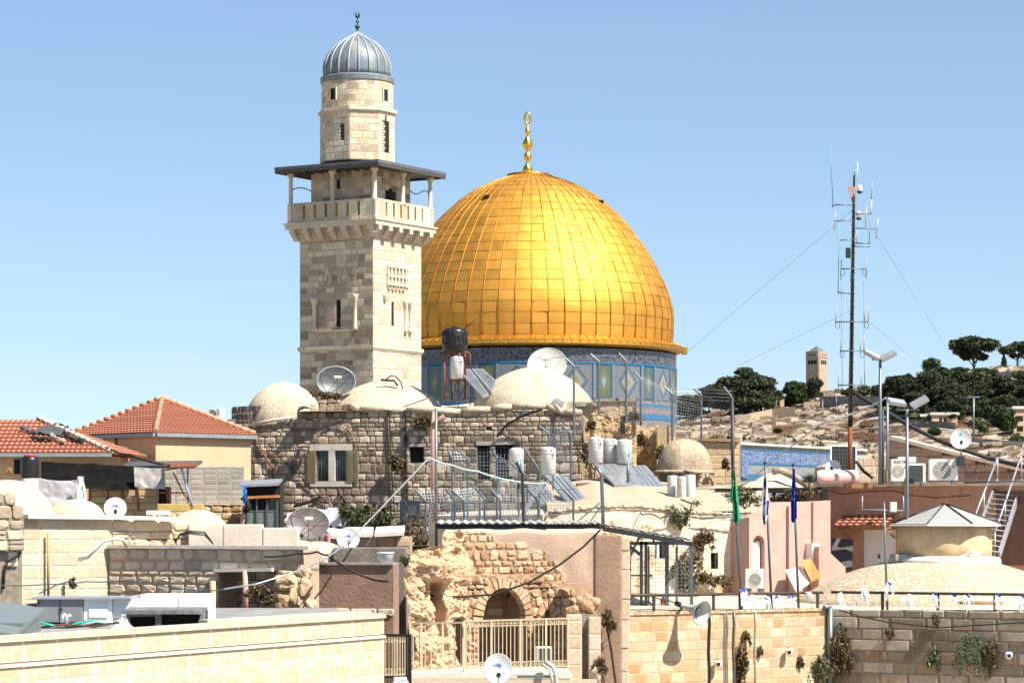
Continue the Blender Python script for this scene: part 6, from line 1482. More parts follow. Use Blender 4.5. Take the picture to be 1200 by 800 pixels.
# rubble heap behind it
rnd = random.Random(12); t = thing('rubble_heap', (X(825,128),128,GZ), 'heap of loose grey stones behind the yellow block wall', 'rubble heap')
mb = MB(); mb.grid(lambda u,v: (X(785,128)+u*(X(872,128)-X(785,128)), 121+v*9, Z(512-9*v,121+9*v)+.25*mn.noise(Vector((u*20,v*9,3)))), 30, 10); mb.box(X(788,121),121,GZ,X(868,121),129,Z(514,121)); part('earth', mb, M['rubble'], t)
mb = MB()
for i in range(170):
    u, v = rnd.random(), rnd.random(); c = Vector((X(785,128)+u*(X(868,128)-X(785,128)), 121+v*9, Z(512-9*v,121+9*v))); s_ = rnd.uniform(.10,.26)
    vs = [c+Vector((x*s_*rnd.uniform(.7,1.3),y*s_*rnd.uniform(.7,1.2),z*s_*rnd.uniform(.5,1))) for x,y,z in ((-1,-1,-1),(1,-1,-1),(1,1,-1),(-1,1,-1),(-1,-1,1),(1,-1,1),(1,1,1),(-1,1,1))]
    mb.add(vs, [(0,3,2,1),(4,5,6,7),(0,1,5,4),(1,2,6,5),(2,3,7,6),(3,0,4,7)], rnd.random())
tag(part('loose_stones', mb, M['rubble'], t), kind='stuff')
for i, (px,py,Y,w_,h_,lab,kw) in enumerate([(694,490,116.6,.6,.5,'dry brown tuft hanging from the parapet beside the slit window',dict(hang=True)),(680,512,116.7,.3,.7,'orange brown dry plant on the yellow house corner',dict(hang=True)),(752,505,117.8,.6,.6,'brown dry bush hanging on the broken wall',dict(hang=True)),(688,548,116,.8,1.0,'dark dry bush under the three white boilers',dict()),(849,536,119,.35,.5,'small brown tuft alone on the yellow block wall',dict(hang=True)),(738,482,116.9,.8,.4,'dark moss hanging at the right end of the slit window house',dict(hang=True)),(776,520,117.3,.6,.6,'dry tuft on the narrow stone pier',dict(hang=True))]):
    plant(px,py,Y,w_,h_,lab,60+i,n=240,size=.075,**kw)
# weathered dome
t = domepx('roof_dome', 802, 553, 514, 33, 115, 'grey_dome', 'weathered grey stone dome above the white drums', zlow=Z(557,115), wob=.05, sq_=.85)
q = K*115; mb = MB(); mb.lathe([(30*q,Z(600,115)),(30*q,Z(556,115)),(36.5*q,Z(555.5,115)),(37*q,Z(552.5,115)),(34*q,Z(551,115)),(30*q,Z(550.5,115))], 36, (X(801,115),115,0), wob=.02); single('round_wall', mb, M['grey_dome'], 'low round wall and eave below the weathered grey dome', 'wall')
f = Fac(810,112.2,846,112.6); mb = MB()
single('arched_stone', (lambda m_: (voussoirs(m_, lambda u,z,o: f.A+f.d*u+f.n*o+Vector((0,0,z)), f.u(828), f.z(828,571), .26, .42, .16, 7, .1, 3, tr=(.5,1)), m_.box(X(818,112.4),112.4,Z(580,112.4),X(838,112.4),112.9,Z(570,112.4)), m_)[2])(mb), M['grey_dome'], 'small arched stone niche below the weathered dome', 'niche')
# ---------------------------------------------------------------- roof dwellings equipment
def boiler(px0, px1, y0, y1, Y, label, marks='ink'):
    q = K*Y; r = (px1-px0)/2*q; c = (X((px0+px1)/2,Y), Y, 0); z0, z1 = Z(y1,Y), Z(y0,Y)
    t = thing('water_boiler', (c[0],c[1],z0), label, 'water boiler', 'white boilers on the roofs')
    mb = MB(); mb.lathe([(r*.9,z0),(r,z0+.02),(r,z1-.05),(r*.97,z1-.01),(r*.5,z1+.05),(.01,z1+.06)], 32, c); part('cylinder', mb, M['boiler'] if 'boiler' in M else M.setdefault('boiler', plain('cream_white_enamel', (.52,.52,.50), .35, 0, var=.05, dirt=((.5,.42,.32),.8,.6,.3))), t)
    mb = MB()
    for h in (.22,.45,.78):
        mb.lathe([(r+.002,z0+(z1-z0)*h-.008),(r+.010,z0+(z1-z0)*h),(r+.002,z0+(z1-z0)*h+.008)], 32, c)
    part('seams', mb, M['lightsteel'], t)
    mb = MB()
    for s_ in (-1,1):
        for v in (-1,1): mb.box(c[0]+s_*r*.6-.025, c[1]+v*r*.6-.025, z0-.55, c[0]+s_*r*.6+.025, c[1]+v*r*.6+.025, z0-.005)
    part('stand', mb, M['steel'], t)
    def onc(a, z): return (c[0]+(r+.006)*sin(a), c[1]-(r+.006)*cos(a), z)
    mb = MB(); H = z1-z0
    if marks == 'ink':   # brush-like black print near the top right
        for a0, a1, zz0, zz1 in ((.30,.46,.86,.93),(.25,.40,.74,.79),(.42,.80,.70,.74),(.62,.74,.74,.84),(.52,.60,.62,.70),(.30,.36,.60,.66),(.68,.76,.58,.64),(.46,.52,.52,.60)):
            mb.add([onc(a0,z0+H*zz0),onc(a1,z0+H*(zz0+.02)),onc(a1,z0+H*(zz1+.02)),onc(a0,z0+H*zz1)], [(0,1,2,3)])
        part('printed_mark', mb, M['ink'], t)
    else:
        mb.add([onc(.50,z0+H*.28),onc(.74,z0+H*.28),onc(.74,z0+H*.44),onc(.50,z0+H*.44)], [(0,1,2,3)]); part('printed_label', mb, M['logo_blue'], t)
        mb = MB(); mb.add([onc(.50,z0+H*.45),onc(.74,z0+H*.45),onc(.74,z0+H*.62),onc(.50,z0+H*.62)], [(0,1,2,3)]); part('printed_label', mb, plain('print_cyan', (.08,.55,.75), .5), t)
    return t
boiler(689.5,707,513,542.5,112,'leftmost of the three white boilers in a row')
boiler(706.5,723.5,515,543.5,112.4,'middle of the three white boilers in a row')
boiler(723,740.3,516,543.5,112,'rightmost of the three boilers, with a blue sticker','blue')
boiler(596.5,614,526,557,105,'separate white boiler with a blue sticker by the dark window','blue')
boiler(634,651.5,525,556,105,'separate white boiler with black marks behind the wire fence')
def panel(p_tl, p_tr, p_br, p_bl, label, nb=4):
    # flat solar collector given by its four corners
    P = [Vector(p) for p in (p_bl,p_br,p_tr,p_tl)]; nrm = (P[1]-P[0]).cross(P[3]-P[0]).normalized()
    if nrm.z < 0: nrm = -nrm
    c = sum(P, Vector())/4; t = thing('solar_panel', (c.x,c.y,min(p.z for p in P)), label, 'solar panel', 'solar water panels')
    mb = MB(); Q = [p-nrm*.09 for p in P]; mb.add(Q+P, [(3,2,1,0),(4,5,6,7),(0,1,5,4),(1,2,6,5),(2,3,7,6),(3,0,4,7)]); part('casing', mb, M['lightsteel'], t)
    mb = MB(); I = [p+(c-p)*.07+nrm*.006 for p in P]; mb.add(I, [(0,1,2,3)]); part('glass', mb, M['panelglass'] if 'panelglass' in M else M.setdefault('panelglass', plain('hazy_collector_glass', (.20,.215,.225), .22, 0, var=.1, spec=1.0)), t)
    mb = MB()
    for i in range(1,nb): a = I[0]+(I[1]-I[0])*i/nb; b_ = I[3]+(I[2]-I[3])*i/nb; mb.tube([a+nrm*.008,b_+nrm*.008], .012, 4)
    a = (I[0]+I[3])/2; b_ = (I[1]+I[2])/2; mb.tube([a+nrm*.008,b_+nrm*.008], .012, 4)
    part('bars', mb, M['steel'], t)
    mb = MB()
    for p in (P[2]-nrm*.1,P[3]-nrm*.1): mb.beam(p, (p.x,p.y,min(q.z for q in P)-.3), .05)
    part('support', mb, M['steel'], t)
panel(W(697,544,111.8),W(733,543,112),W(753,569,109.2),W(720,567,109),'left solar panel below the three boilers')
panel(W(734,545,112),W(757,545,112.2),W(780,571,109.4),W(754,569,109.2),'right solar panel below the three boilers')
panel(W(639,557,106),W(663,557,106.2),W(692,589,102.6),W(668,591,102.4),'solar panel below the boiler with black marks')
panel(W(618,568,105),W(640,569,105),W(655,590,102.6),W(634,590,102.6),'dim solar panel behind the wire fence')
panel(W(537,433,121.5),W(551,432,121.7),W(573,462,118.8),W(566,464,118.6),'narrow left solar panel below the black tank')
panel(W(553,432,121.7),W(566,432,121.9),W(583,447,120.2),W(576,459,119.2),'narrow right solar panel below the black tank')
mb = MB(); f = Fac(676,110.5,782,110.5); mb.box(X(676,110.5),110,GZ,X(752,110.5),113,Z(566,110.5)); single('brown_plinth', mb, plain('rusty_brown_plinth', (.22,.12,.06), .9, var=.4, dirt=((.1,.07,.05),1,.5,.6)), 'brown plinth below the three boilers', 'plinth')
mb = MB(); mb.bbox(X(750,109.5),109.2,GZ,X(779,109.5),110.5,Z(570,109.5),.04); single('cream_block', mb, M['old_plaster'], 'cream block below the right solar panel', 'block')
# black tank on its stand
Yt = 121.2; q = K*Yt; c = (X(533,Yt),Yt,0); zz = lambda y: Z(y,Yt)
t = thing('water_tank', (c[0],c[1],zz(468)), 'black ribbed water tank on a rusty stand before the golden dome', 'water tank', 'rooftop water tanks')
mb = MB(); mb.lathe([(13.5*q,zz(413)),(14.4*q,zz(411)),(14.4*q,zz(405)),(14.9*q,zz(404)),(14.4*q,zz(403)),(14.4*q,zz(396)),(14.8*q,zz(395)),(14.4*q,zz(394)),(14.2*q,zz(389)),(13*q,zz(386)),(8*q,zz(384.5)),(4*q,zz(384)),(4*q,zz(382.5)),(.01,zz(382.2))], 32, c); part('tank', mb, M['black_plastic'], t)
mb = MB()
for i in range(16): a = 2*pi*i/16; mb.tube([(c[0]+14.6*q*cos(a),c[1]+14.6*q*sin(a),zz(404)),(c[0]+14.5*q*cos(a),c[1]+14.5*q*sin(a),zz(389)),(c[0]+9*q*cos(a),c[1]+9*q*sin(a),zz(385))], .02, 4)
part('ribs', mb, M['black_plastic'], t)
mb = MB()
for dx in (-12,-4,4,12):
    mb.tube([(c[0]+dx*q,c[1]+(.45 if abs(dx) == 4 else -.25),zz(468)),(c[0]+dx*q,c[1]+(.45 if abs(dx) == 4 else -.25),zz(412))], .045, 6)
for y in (413.5,446): mb.beam((c[0]-14*q,c[1]-.25,zz(y)),(c[0]+16*q,c[1]-.25,zz(y)),.07)
mb.beam((c[0]-12*q,c[1]-.25,zz(466)),(c[0]+4*q,c[1]-.25,zz(447)),.05)
part('stand', mb, M['rust'], t)
mb = MB(); mb.tube([W(538,413.5,Yt-.4),W(539,420,Yt-.4),W(539,446,Yt-.4)], .05, 6); mb.tube([W(541,413,Yt-.4),W(549,413,Yt-.4),W(551,416,Yt-.4),W(551,432,Yt-.4)], .04, 6); part('feed_pipe', mb, M['rust'], t)
mb = MB(); mb.tube([W(541,388,Yt),W(549,381,Yt),W(559,373,Yt)], .02, 5); part('antenna_rod', mb, M['black_rubber'], t)
boiler(528,543.5,418,444,121.0,'white boiler inside the stand of the black tank','ink')
dish(W(641,427,124), W(641,450,124.4), 42*K*124, (-.1,-.9,.30), 'offwhite', 'large white dish rising behind the largest roof dome', None, 1.1, True)
dish(W(394,446,121), W(394,470,121.4), 35*K*121, (.18,-.95,.22), 'dishgrey', 'big grey dish standing against the minaret foot', None, 1.30, True)
mb = MB(); mb.tube([W(446,445,121),W(462,446,121),W(466,452,121)], .05, 5); mb.tube([W(452,445,121),W(458,440,121),W(464,441,121),W(470,448,121),W(472,456,121)], .03, 5); single('roof_antenna', mb, M['black_rubber'], 'small black bent antenna on the pale dome at the minaret foot', 'antenna')
ac_unit(643,664,465.5,483,117.6,'air conditioner on the parapet beside the largest roof dome', fan=.45, mat_='offwhite')
cable([W(400,479,118.5),W(455,481,118),W(475,476,118.2),W(500,467,118.5),W(505,462,119)], .025, 'black_rubber', 'black wire lying along the roof edge to the black tank')
# white drums under the weathered dome
for (a,b_,y0,y1,Y,lab) in ((782,794,557,583,107.5,'left white drum under the weathered dome'),(793,804,558,585,107,'rust stained white drum under the weathered dome'),(802,815,556,584,107.6,'right white drum under the weathered dome')):
    q = K*Y; r = (b_-a)/2*q; c = (X((a+b_)/2,Y),Y,0); t = thing('white_drum', (c[0],c[1],Z(y1,Y)), lab, 'drum', 'white drums')
    mb = MB(); mb.lathe([(r*.97,Z(y1,Y)),(r,Z(y1,Y)+.02),(r,Z(y0,Y)-.03),(r*.96,Z(y0,Y))], 24, c); part('barrel', mb, M['boiler'], t)
    mb = MB(); mb.lathe([(r*.8,Z(y0,Y)),(r*.8,Z(y0,Y)+.03),(.05,Z(y0,Y)+.06)], 20, c); mb.tube([(c[0]-.1,c[1],Z(y0,Y)),(c[0]-.1,c[1],Z(y0,Y)+.1),(c[0]+.1,c[1],Z(y0,Y)+.1),(c[0]+.1,c[1],Z(y0,Y))],.03,5); part('cap', mb, M['black_plastic'], t)
    if 'rust' in lab:
        mb = MB(); vs = []
        for i in range(8):
            zz_ = Z(y0+3,Y)+(Z(y1-3,Y)-Z(y0+3,Y))*i/7; w_ = .16+.08*sin(i*2.1)
            for a_ in (-w_-.2, w_-.2): vs.append((c[0]+(r+.006)*sin(a_*1.4), c[1]-(r+.006)*cos(a_*1.4), zz_))
        mb.add(vs, [(2*i,2*i+1,2*i+3,2*i+2) for i in range(7)]); part('rust_stain', mb, plain('rust_stain', (.50,.27,.08), .8, var=.3), t)
# roof surfaces between
t = thing('flat_roof', (X(740,104),105,GZ), 'pale plastered roof terrace below the boilers', 'roof')
YF = 101.0; HF = Fac(640,98.2,905,103.4)
def roofz(x, y): 
    s_ = (y-YF)/11.0; px = 600+x/(K*y)
    yy = interp([(600,604),(650,598),(700,592),(750,593),(800,600),(860,602),(905,598)])(px)
    return Z(yy,YF) + s_*1.15 + .10*mn.noise(Vector((x*.8,y*.8,5)))
mb = MB(); M.setdefault('roofpatch', plain('patched_roof_plaster', (.40,.325,.23), .95, var=.22, scale=1.6, bump=.7, dirt=((.36,.27,.18),.9,.5,.6)))
ry = interp([(640,600),(700,593),(750,593),(800,600),(860,602),(905,598)])
def roofp(u, v):
    px = 640+265*u; a = HF.P(px, ry(px)-.6, .08); q = Vector((a.x*.8, v*8, 5)); yb_ = 113.0
    return Vector((a.x*(1+.05*v), a.y+(yb_-a.y)*v, a.z+1.2*v+.10*mn.noise(q)-(.12 if v == 0 else 0)))
mb.grid(roofp, 60, 26); part('surface', mb, M['roofpatch'], t)
mb = MB(); rnd = random.Random(4)
for i in range(36):
    px = 642+i*7.2; mb.tube([HF.P(px+q,ry(px+q)+rnd.uniform(-.6,1.2),.05) for q in (0,3.6,7.4)], rnd.uniform(.03,.08), 6)
part('roof_edge', mb, M['roofpatch'], t)
f = HF
t = thing('plastered_house', (X(850,YF),YF+3,GZ), 'crumbling cream plastered house with a small square window', 'house')
M['cream_rubble'] = stone_mat('crumbling_cream_stone', [(.34,.22,.13),(.52,.38,.24),(.62,.49,.34),(.70,.58,.43),(.72,.62,.48)], grime=(.30,.20,.12), gamt=.5, glo=.52, ghi=.72, fine=.7)
roughwall(f, t, 'rubble_face', 640, 905, 706, [(640,600),(650,599),(700,593),(750,594),(800,601),(860,603),(905,599)], [(832,841,647,666),(767.5,779,634,654)], 'cream_rubble', 3, .5, 1.1)
mb = MB(); f.body(mb, [(640,603),(650,602),(700,596),(750,596),(800,603),(860,605),(905,601)], GZ, -.22, -8); part('wall_core', mb, M['mortar_pale'], t)
windowpart(t,f,832,841,647,666,bars=0,m_='black'); windowpart(t,f,767.5,779,634,654,bars=0)
mb = MB(); f.bx(mb, 769.5, 772, 633, 654, -.1, .02); part('window_frame', mb, M['white_paint'], t)
for i, (px,py,w_,h_,lab,m_,hang) in enumerate([(797,622,1.3,1.0,'yellow green shrub growing on the roof edge above the cage','oliveleaf',False),(808,640,.9,1.4,'dark creeper hanging beside the steel cage','dryleaf',True),(826,618,.7,.8,'orange dry tuft on the crumbling plaster','dryleaf',True),(806,668,.7,.9,'dark creeper low on the wall beside the cage','oliveleaf',True),(838,688,1.8,.5,'orange dry grass at the foot of the plastered house','dryleaf',False),(873,596,1.4,.8,'green bush on the roof beside the green flag','oliveleaf',False),(796,654,.6,.7,'moss clump behind the right post of the cage','oliveleaf',True)]):
    plant(px,py,HF.Y(px)-.3,w_,h_,lab,80+i,m_,n=420,size=.075,hang=hang)
cable([W(738,588,104),W(752,603,99.8),W(775,608,100)], .025, 'black_rubber', 'black hose curling over the pale roof', sag=-.1)
cable([W(775,606,100.3),W(808,600,101),W(811,590,102),W(798,585,104)], .03, 'black_rubber', 'black loop of hose before the white drums')
cable([W(815,606,101.2),W(850,605.5,101.8),W(878,603,102.2)], .03, 'steel', 'grey pipe along the edge of the plastered roof')
# dark pergola with stone-flag roofs
t = thing('pergola', (X(895,112),112,Z(592,112)), 'dark timber pergola under low stone-flag roofs', 'pergola')
mb = MB(); mb.beam(W(838,575,110), W(962,574,110), .22, .2); mb.beam(W(836,586,109.6), W(938,590,109.6), .3, .35); part('beam', mb, M['black'], t)
for px in (846,872,886,907,930):
    mb = MB(); mb.beam(W(px,588,110), W(px,574,110), .16); part('post', mb, M['black'], t)
mb = MB()
mb.grid(lambda u,v: W(868+84*u*(1-.28*v)+14*v, 573-19*(sin(pi*min(1,max(0,(u*.9+.1))))**.8)*v-.5, 110.2+4*v), 20, 10); part('flag_roof', mb, M['pale_paving'], t)
mb = MB(); mb.tube([W(905,553,112),W(915,551,112),W(930,558,111),W(952,572,110)], .14, 6); mb.beam(W(862,572.5,110),W(958,572.5,110),.2,.1); part('roof_edge', mb, M['grey_dome'], t)
for i,(px,py,lab) in enumerate([(917,590,'brown dry grass under the pergola'),(938,588,'dark dry weeds at the right end of the pergola')]): plant(px,py,107.5,1.3,.5,lab,95+i,n=300,size=.07)
f = Fac(838,108,958,108); mb = MB(); f.body(mb, [(838,592),(958,592)], GZ, 0, -6); single('roof_terrace', mb, M['roofpatch'], 'pale plastered roof block below the pergola', 'roof terrace')
# ---------------------------------------------------------------- pink houses on the right
YP = 100.2; f = Fac(878,101.6,973,104.0)
t = thing('pink_house', (X(925,YP),YP+3,GZ), 'pale pink plastered house behind the three flags', 'house')
def wallholes(fac, t, name, top, zb, m_, holes, o0=0, o1=-.35, seed=0, amp=.03):
    # plaster skin as strips around rectangular openings
    mb = MB(); us = sorted({fac.u(a) for a,_ in top} | {h[1] for h in holes} | {h[2] for h in holes}); tp = fac.top(top)
    N_ = [];
    for a, b_ in zip(us, us[1:]):
        k_ = max(1, int((b_-a)/.4)); N_ += [a+(b_-a)*i/k_ for i in range(k_)]
    N_.append(us[-1])
    for a, b_ in zip(N_, N_[1:]):
        c = (a+b_)/2; segs = [(zb, None)]; hs = sorted([h for h in holes if h[1] < c < h[2]], key=lambda h: h[3])
        lo = zb; 
        for h in hs + [None]:
            hi0, hi1 = (h[3], h[3]) if h else (tp(a), tp(b_))
            if h and h[0] == 'a': pass
            P = lambda u, z, o: fac.A+fac.d*u+fac.n*o+Vector((0,0,z))
            n0, n1 = amp*mn.noise(Vector((a*1.3,seed,1))), amp*mn.noise(Vector((b_*1.3,seed,1)))
            mb.add([P(a,lo,o0+n0),P(b_,lo,o0+n1),P(b_,hi1,o0+n1),P(a,hi0,o0+n0),P(a,lo,o1),P(b_,lo,o1),P(b_,hi1,o1),P(a,hi0,o1)], [(0,1,2,3),(5,4,7,6),(3,2,6,7),(1,0,4,5),(0,3,7,4),(2,1,5,6)])
            if h: lo = h[4]
    return mb.build(name, M[m_], t)
ptop = [(878,606),(886,601),(903,600),(922,592),(940,588),(957,587),(973,586)]
nh = [f.hole(882.5,896,627,696)]
wallholes(f, t, 'wall', ptop, GZ, 'pink_plaster', nh, 0, -.28)
mb = MB(); f.body(mb, [(878,607),(903,601),(940,589),(973,587)], GZ, -.28, -6); part('wall_core', mb, M['pink_plaster'], t)
mb = MB(); Pp = lambda u,z,o: f.A+f.d*u+f.n*o+Vector((0,0,z))
# round head of the niche
u0, u1 = f.u(882.5), f.u(896); r = (u1-u0)/2; zs = f.z(889,627)-r
vs = []; n_ = 12
for i in range(n_+1):
    a = pi*i/n_; vs += [Pp((u0+u1)/2-r*cos(a), zs+r*sin(a), .002), Pp((u0+u1)/2-r*cos(a), zs+r+.01, .002), Pp((u0+u1)/2-r*cos(a), zs+r*sin(a), -.27)]
mb.add(vs, [(3*i,3*i+3,3*i+4,3*i+1) for i in range(n_)]+[(3*i,3*i+2,3*i+5,3*i+3) for i in range(n_)]); part('niche_arch', mb, M['pink_plaster'], t)
mb = MB(); f.bx(mb, 883,895,634,668,-.27,-.2); d_ = part('door', mb, M['white_paint'], t)
mb = MB(); f.bx(mb, 884.4,884.9,634,664,-.2,-.18); f.bx(mb, 888.3,888.7,634,664,-.2,-.18); mb.build('panel_line', M['lightsteel'], d_)
mb = MB(); f.bx(mb, 922,931,593,696,0,.12); part('pilaster', mb, M['pink_plaster'], t)
mb = MB(); f.bx(mb, 951,953.5,588,660,0,.1); part('pilaster', mb, M['pink_plaster'], t)
mb = MB(); f.bx(mb, 944,952.5,636,657,.0,.35); e_ = part('meter_box', mb, M['white_paint'], t)
mb = MB(); f.bx(mb, 945,951.5,637,646,.35,.36); f.bx(mb, 945,951.5,647,656,.35,.36); mb.build('box_door', M['offwhite'], e_)
ac_unit(874.5,894,666,691,100.6,'air conditioner before the arched pink niche', yaw=-.35, fan=.62, dep=.4)
def board(pts, th, m_, label, name='board', cat='board'):
    P = [Vector(p) for p in pts]; nrm = (P[1]-P[0]).cross(P[3]-P[0]).normalized(); mb = MB(); Q = [p+nrm*th for p in P]
    mb.add(P+Q, [(3,2,1,0),(4,5,6,7),(0,1,5,4),(1,2,6,5),(2,3,7,6),(3,0,4,7)]); return single(name, mb, m_, label, cat, 'boards leaning on the pink house')
board([W(933,694,100.6),W(950,683,100.9),W(939.5,665,102.7),W(920.5,669,102.3)], .06, M['offwhite'], 'white board leaning against the pink house')
board([W(951,682,100.8),W(962,676,101),W(951,656.5,103),W(939,658,102.7)], .08, plain('orange_brown_board', (.52,.24,.07), .7, var=.25), 'orange brown board leaning beside the white board')
board([W(976,671,105.6),W(999,670,105.4),W(1000,634,106.6),W(975,632.5,106.8)], .12, plain('grey_slab', (.07,.068,.066), .8, var=.15), 'grey slab leaning before the terracotta wall')
mb = MB(); f = Fac(955,103,988,103.6); mb.add([f.P(a,b_,o) for o in (.25,-.3) for a,b_ in ((955,640),(961,640),(973,652),(986,664),(987,690),(955,690))], [(0,5,4,3,2,1),(6,7,8,9,10,11)]+[(i,(i+1)%6,6+(i+1)%6,6+i) for i in range(6)])
single('buttress', mb, M['pink_plaster'], 'low pink sloping buttress wall beside the boards', 'buttress')
# terracotta house turned from the sun
f = Fac(971,108.4,1215,102.6); FT = f
t = thing('terracotta_house', (X(1090,105),108,GZ), 'terracotta plastered house in shade behind the round dome', 'house')
wallholes(f, t, 'wall', [(971,570),(1215,569)], GZ, 'terracotta_plaster', [f.hole(1008.5,1050,620,672)], 0, -.3, 5, .05)
mb = MB(); f.body(mb, [(971,571),(1215,570)], GZ, -.3, -6); part('wall_core', mb, M['terracotta_plaster'], t)
mb = MB(); mb.beam(f.P(956,567.5,-.1), f.P(1215,566.5,-.1), .6, .14); part('roof_ledge', mb, M['old_plaster'], t)
mb = MB(); f.bx(mb, 1008.8,1028.8,620.3,672,-.28,-.2); d1 = part('door', mb, M['white_paint'], t)
mb = MB(); f.bx(mb, 1029.2,1049.6,620.3,672,-.28,-.2); d1 = part('door', mb, M['white_paint'], t)
mb = MB(); f.bx(mb, 1026,1028,649,654,-.2,-.14); mb.build('handle', M['steel'], d1)
aw = MB(); tile_roof(aw, f.P(992,616.5,.8), f.P(1054,616.5,.8), f.P(992,603,.05), f.P(1053,603,.05), 4, pitch=.3, seed=2); part('awning_tiles', aw, M['red_tile'], t)
for px in (995,1049): mb = MB(); mb.beam(f.P(px,630,.02), f.P(px,618,.75), .05); mb.beam(f.P(px,618,.02), f.P(px,618,.75), .05); part('awning_bracket', mb, M['wood'], t)
mb = MB(); f.bx(mb, 1168,1215,575,662,0,.05); part('metal_sheet', mb, plain('brown_sheet', (.16,.085,.06), .6, .1, var=.3), t)
mb = MB(); mb.tube([f.P(a,b_,.12) for a,b_ in ((968,573),(990,579),(1010,576),(1030,575),(1050,575),(1070,580),(1100,583),(1140,580))], .016, 5); single('cable', mb, M['black_rubber'], 'slack cable along the top of the terracotta wall', 'cable')
cable([f.P(1064,566,.2),f.P(1064,600,.15)], .07, 'brown_plaster', 'terracotta coloured pipe at the top of the terracotta wall', name='drain_pipe', cat='pipe')
# grey stone wall above with sloping pale coping
f = Fac(1040,110.6,1215,107.4)
t = thing('rubble_wall', (X(1120,109),110,GZ), 'grey stone wall with a sloping pale coping behind the roof units', 'wall')
masonpart(f, t, 'stones', [(1040,514),(1047,514),(1124,534),(1215,556)], Z(572,109), 'greytan' if 'greytan' in M else (M.setdefault('greytan', stone_mat('grey_tan_stone', [(.24,.20,.155),(.34,.29,.23),(.42,.36,.29)], gamt=.35)) and 'greytan'), 'mortar_warm', (.28,.36), (.35,.7), .012, .02, .03, 0, seed=41)
mb = MB(); f.body(mb, [(1040,515),(1047,515),(1124,535),(1215,557)], GZ, -.2, -2); part('wall_core', mb, M['mortar_warm'], t)
mb = MB(); 
for a, b_ in (((1045,512.5),(1124,532)),((1124,532),(1216,554))): mb.beam(f.P(*a,-.1), f.P(*b_,-.1), .7, .14)
part('coping', mb, M['white_plaster'], t)
f = Fac(984,109.0,1040,109.8)
t = thing('rubble_wall', (X(1012,109),110,GZ), 'grey stone wall left of the two lamp posts', 'wall')
masonpart(f, t, 'stones', [(984,545),(1000,540),(1033,531),(1040,531)], Z(575,109), 'greytan', 'mortar_warm', (.28,.36), (.35,.7), .012, .02, .03, 0, seed=42)
mb = MB(); f.body(mb, [(984,546),(1000,541),(1033,532),(1040,532)], GZ, -.2, -2); part('wall_core', mb, M['mortar_warm'], t)
f = Fac(866,110.5,990,110.5); mb = MB(); f.body(mb, [(940,572),(990,571)], GZ, 0, -3); single('roof_terrace', mb, M['old_plaster'], 'plastered roof edge under the pink covered barrel', 'roof terrace')
# roof units
ac_unit(1043.5,1062.5,538,566,104.6,'cream air conditioner with printed name beside the lamp posts', fan=.42, text='ELECTRA', mat_='offwhite')
ac_unit(1062.5,1083.5,543,567.5,103.6,'air conditioner with a dark open coil side', side='coil', yaw=.1)
ac_unit(1088.5,1121.5,538,564.5,104.2,'wide white air conditioner left of the green-logo dish', fan=.42, text=None)
dish(W(1126,514,104), W(1127,545,104.4), 24*K*104, (-.12,-1,.22), 'dishwhite', 'round white dish with a green dot on the grey wall', 'green')
mb = MB(); mb.bbox(X(1121.5,103.8),103.6,Z(546,103.8),X(1130,103.8),104.0,Z(534,103.8),.02); single('junction_box', mb, M['darksteel'], 'dark grey box under the green-dot dish', 'box')
mb = MB(); mb.bbox(X(1060,102.8),102.6,Z(566.5,102.8),X(1070,102.8),102.9,Z(560,102.8),.02); mb.tube([(X(1066.5,102.6),102.58,Z(563.5,102.6)),(X(1066.5,102.6),102.55,Z(563.5,102.6))],.03,8); single('flood_box', mb, M['black_plastic'], 'small black box on the short lamp post', 'box')
mb = MB(); mb.bbox(X(1052,105),104.9,Z(542,105),X(1073,105),105.4,Z(535,105),.02); single('white_box', mb, M['offwhite'], 'small grey white box behind the roof units', 'box')
cable([W(1129,545,103.6),W(1136,557,103.5),W(1142,556,103.5),W(1146,540,103.6)], .02, 'black_rubber', 'thin loop of wire right of the green-dot dish')
cable([W(1004,462,107),W(1063,497,106),W(1098,515,105.6),W(1124,525,105),W(1160,537,105),W(1205,548,104)], .085, 'black_rubber', 'thick black cable bundle sloping from the mast to the right edge')
cable([W(1003,540,107),W(1012,552,107),W(1023,560,107)], .06, 'black_rubber', 'short thick black cable at the mast foot')
cable([W(966,493,106),W(1000,484,106),W(1038,466,105)], .035, 'lightsteel', 'pale cable crossing in front of the mast foot', sag=.05)
cable([W(846,585,108),W(880,562,107.5),W(905,540,107),W(966,493,106)], .028, 'lightsteel', 'pale cable rising in front of the blue tiled wall')
cable([W(952,573,106),W(967,560,106),W(955,520,106.2),W(953,500,106.4)], .014, 'wood', 'thin tan cord before the blue tiled wall')
# pink covered barrel, small dish, fan of black fronds, dark grid panel
t = thing('covered_barrel', (X(982,105.5),105.5,Z(569,105.5)), 'horizontal barrel under a faded pink cover', 'barrel')
q = K*105.5; mb = MB(); rr = 9.6*q; zc = Z(560,105.5); x0, x1 = X(957,105.5), X(1006,105.5); L_ = x1-x0
def cov(u, v):
    a = -.25*pi + 1.5*pi*v; k_ = 1+.05*mn.noise(Vector((u*6,v*5,2)))
    tap = min(1, .82+u*2) * min(1,.9+(1-u)*1.2)
    return (x0+L_*u, 105.5-rr*k_*tap*sin(a-.0)*1.0 if False else 105.5+rr*k_*tap*cos(pi-a), zc+rr*k_*tap*sin(a))
mb.grid(cov, 26, 20); part('cover', mb, plain('faded_pink_cover', (.62,.40,.38), .8, var=.12, bump=.3), t)
mb = MB()
for xx in (x0+.03, x1-.1): mb.tube([(xx,105.5,zc),(xx+.06,105.5,zc)], rr*.8, 20)
part('barrel_end', mb, M['black_plastic'], t)
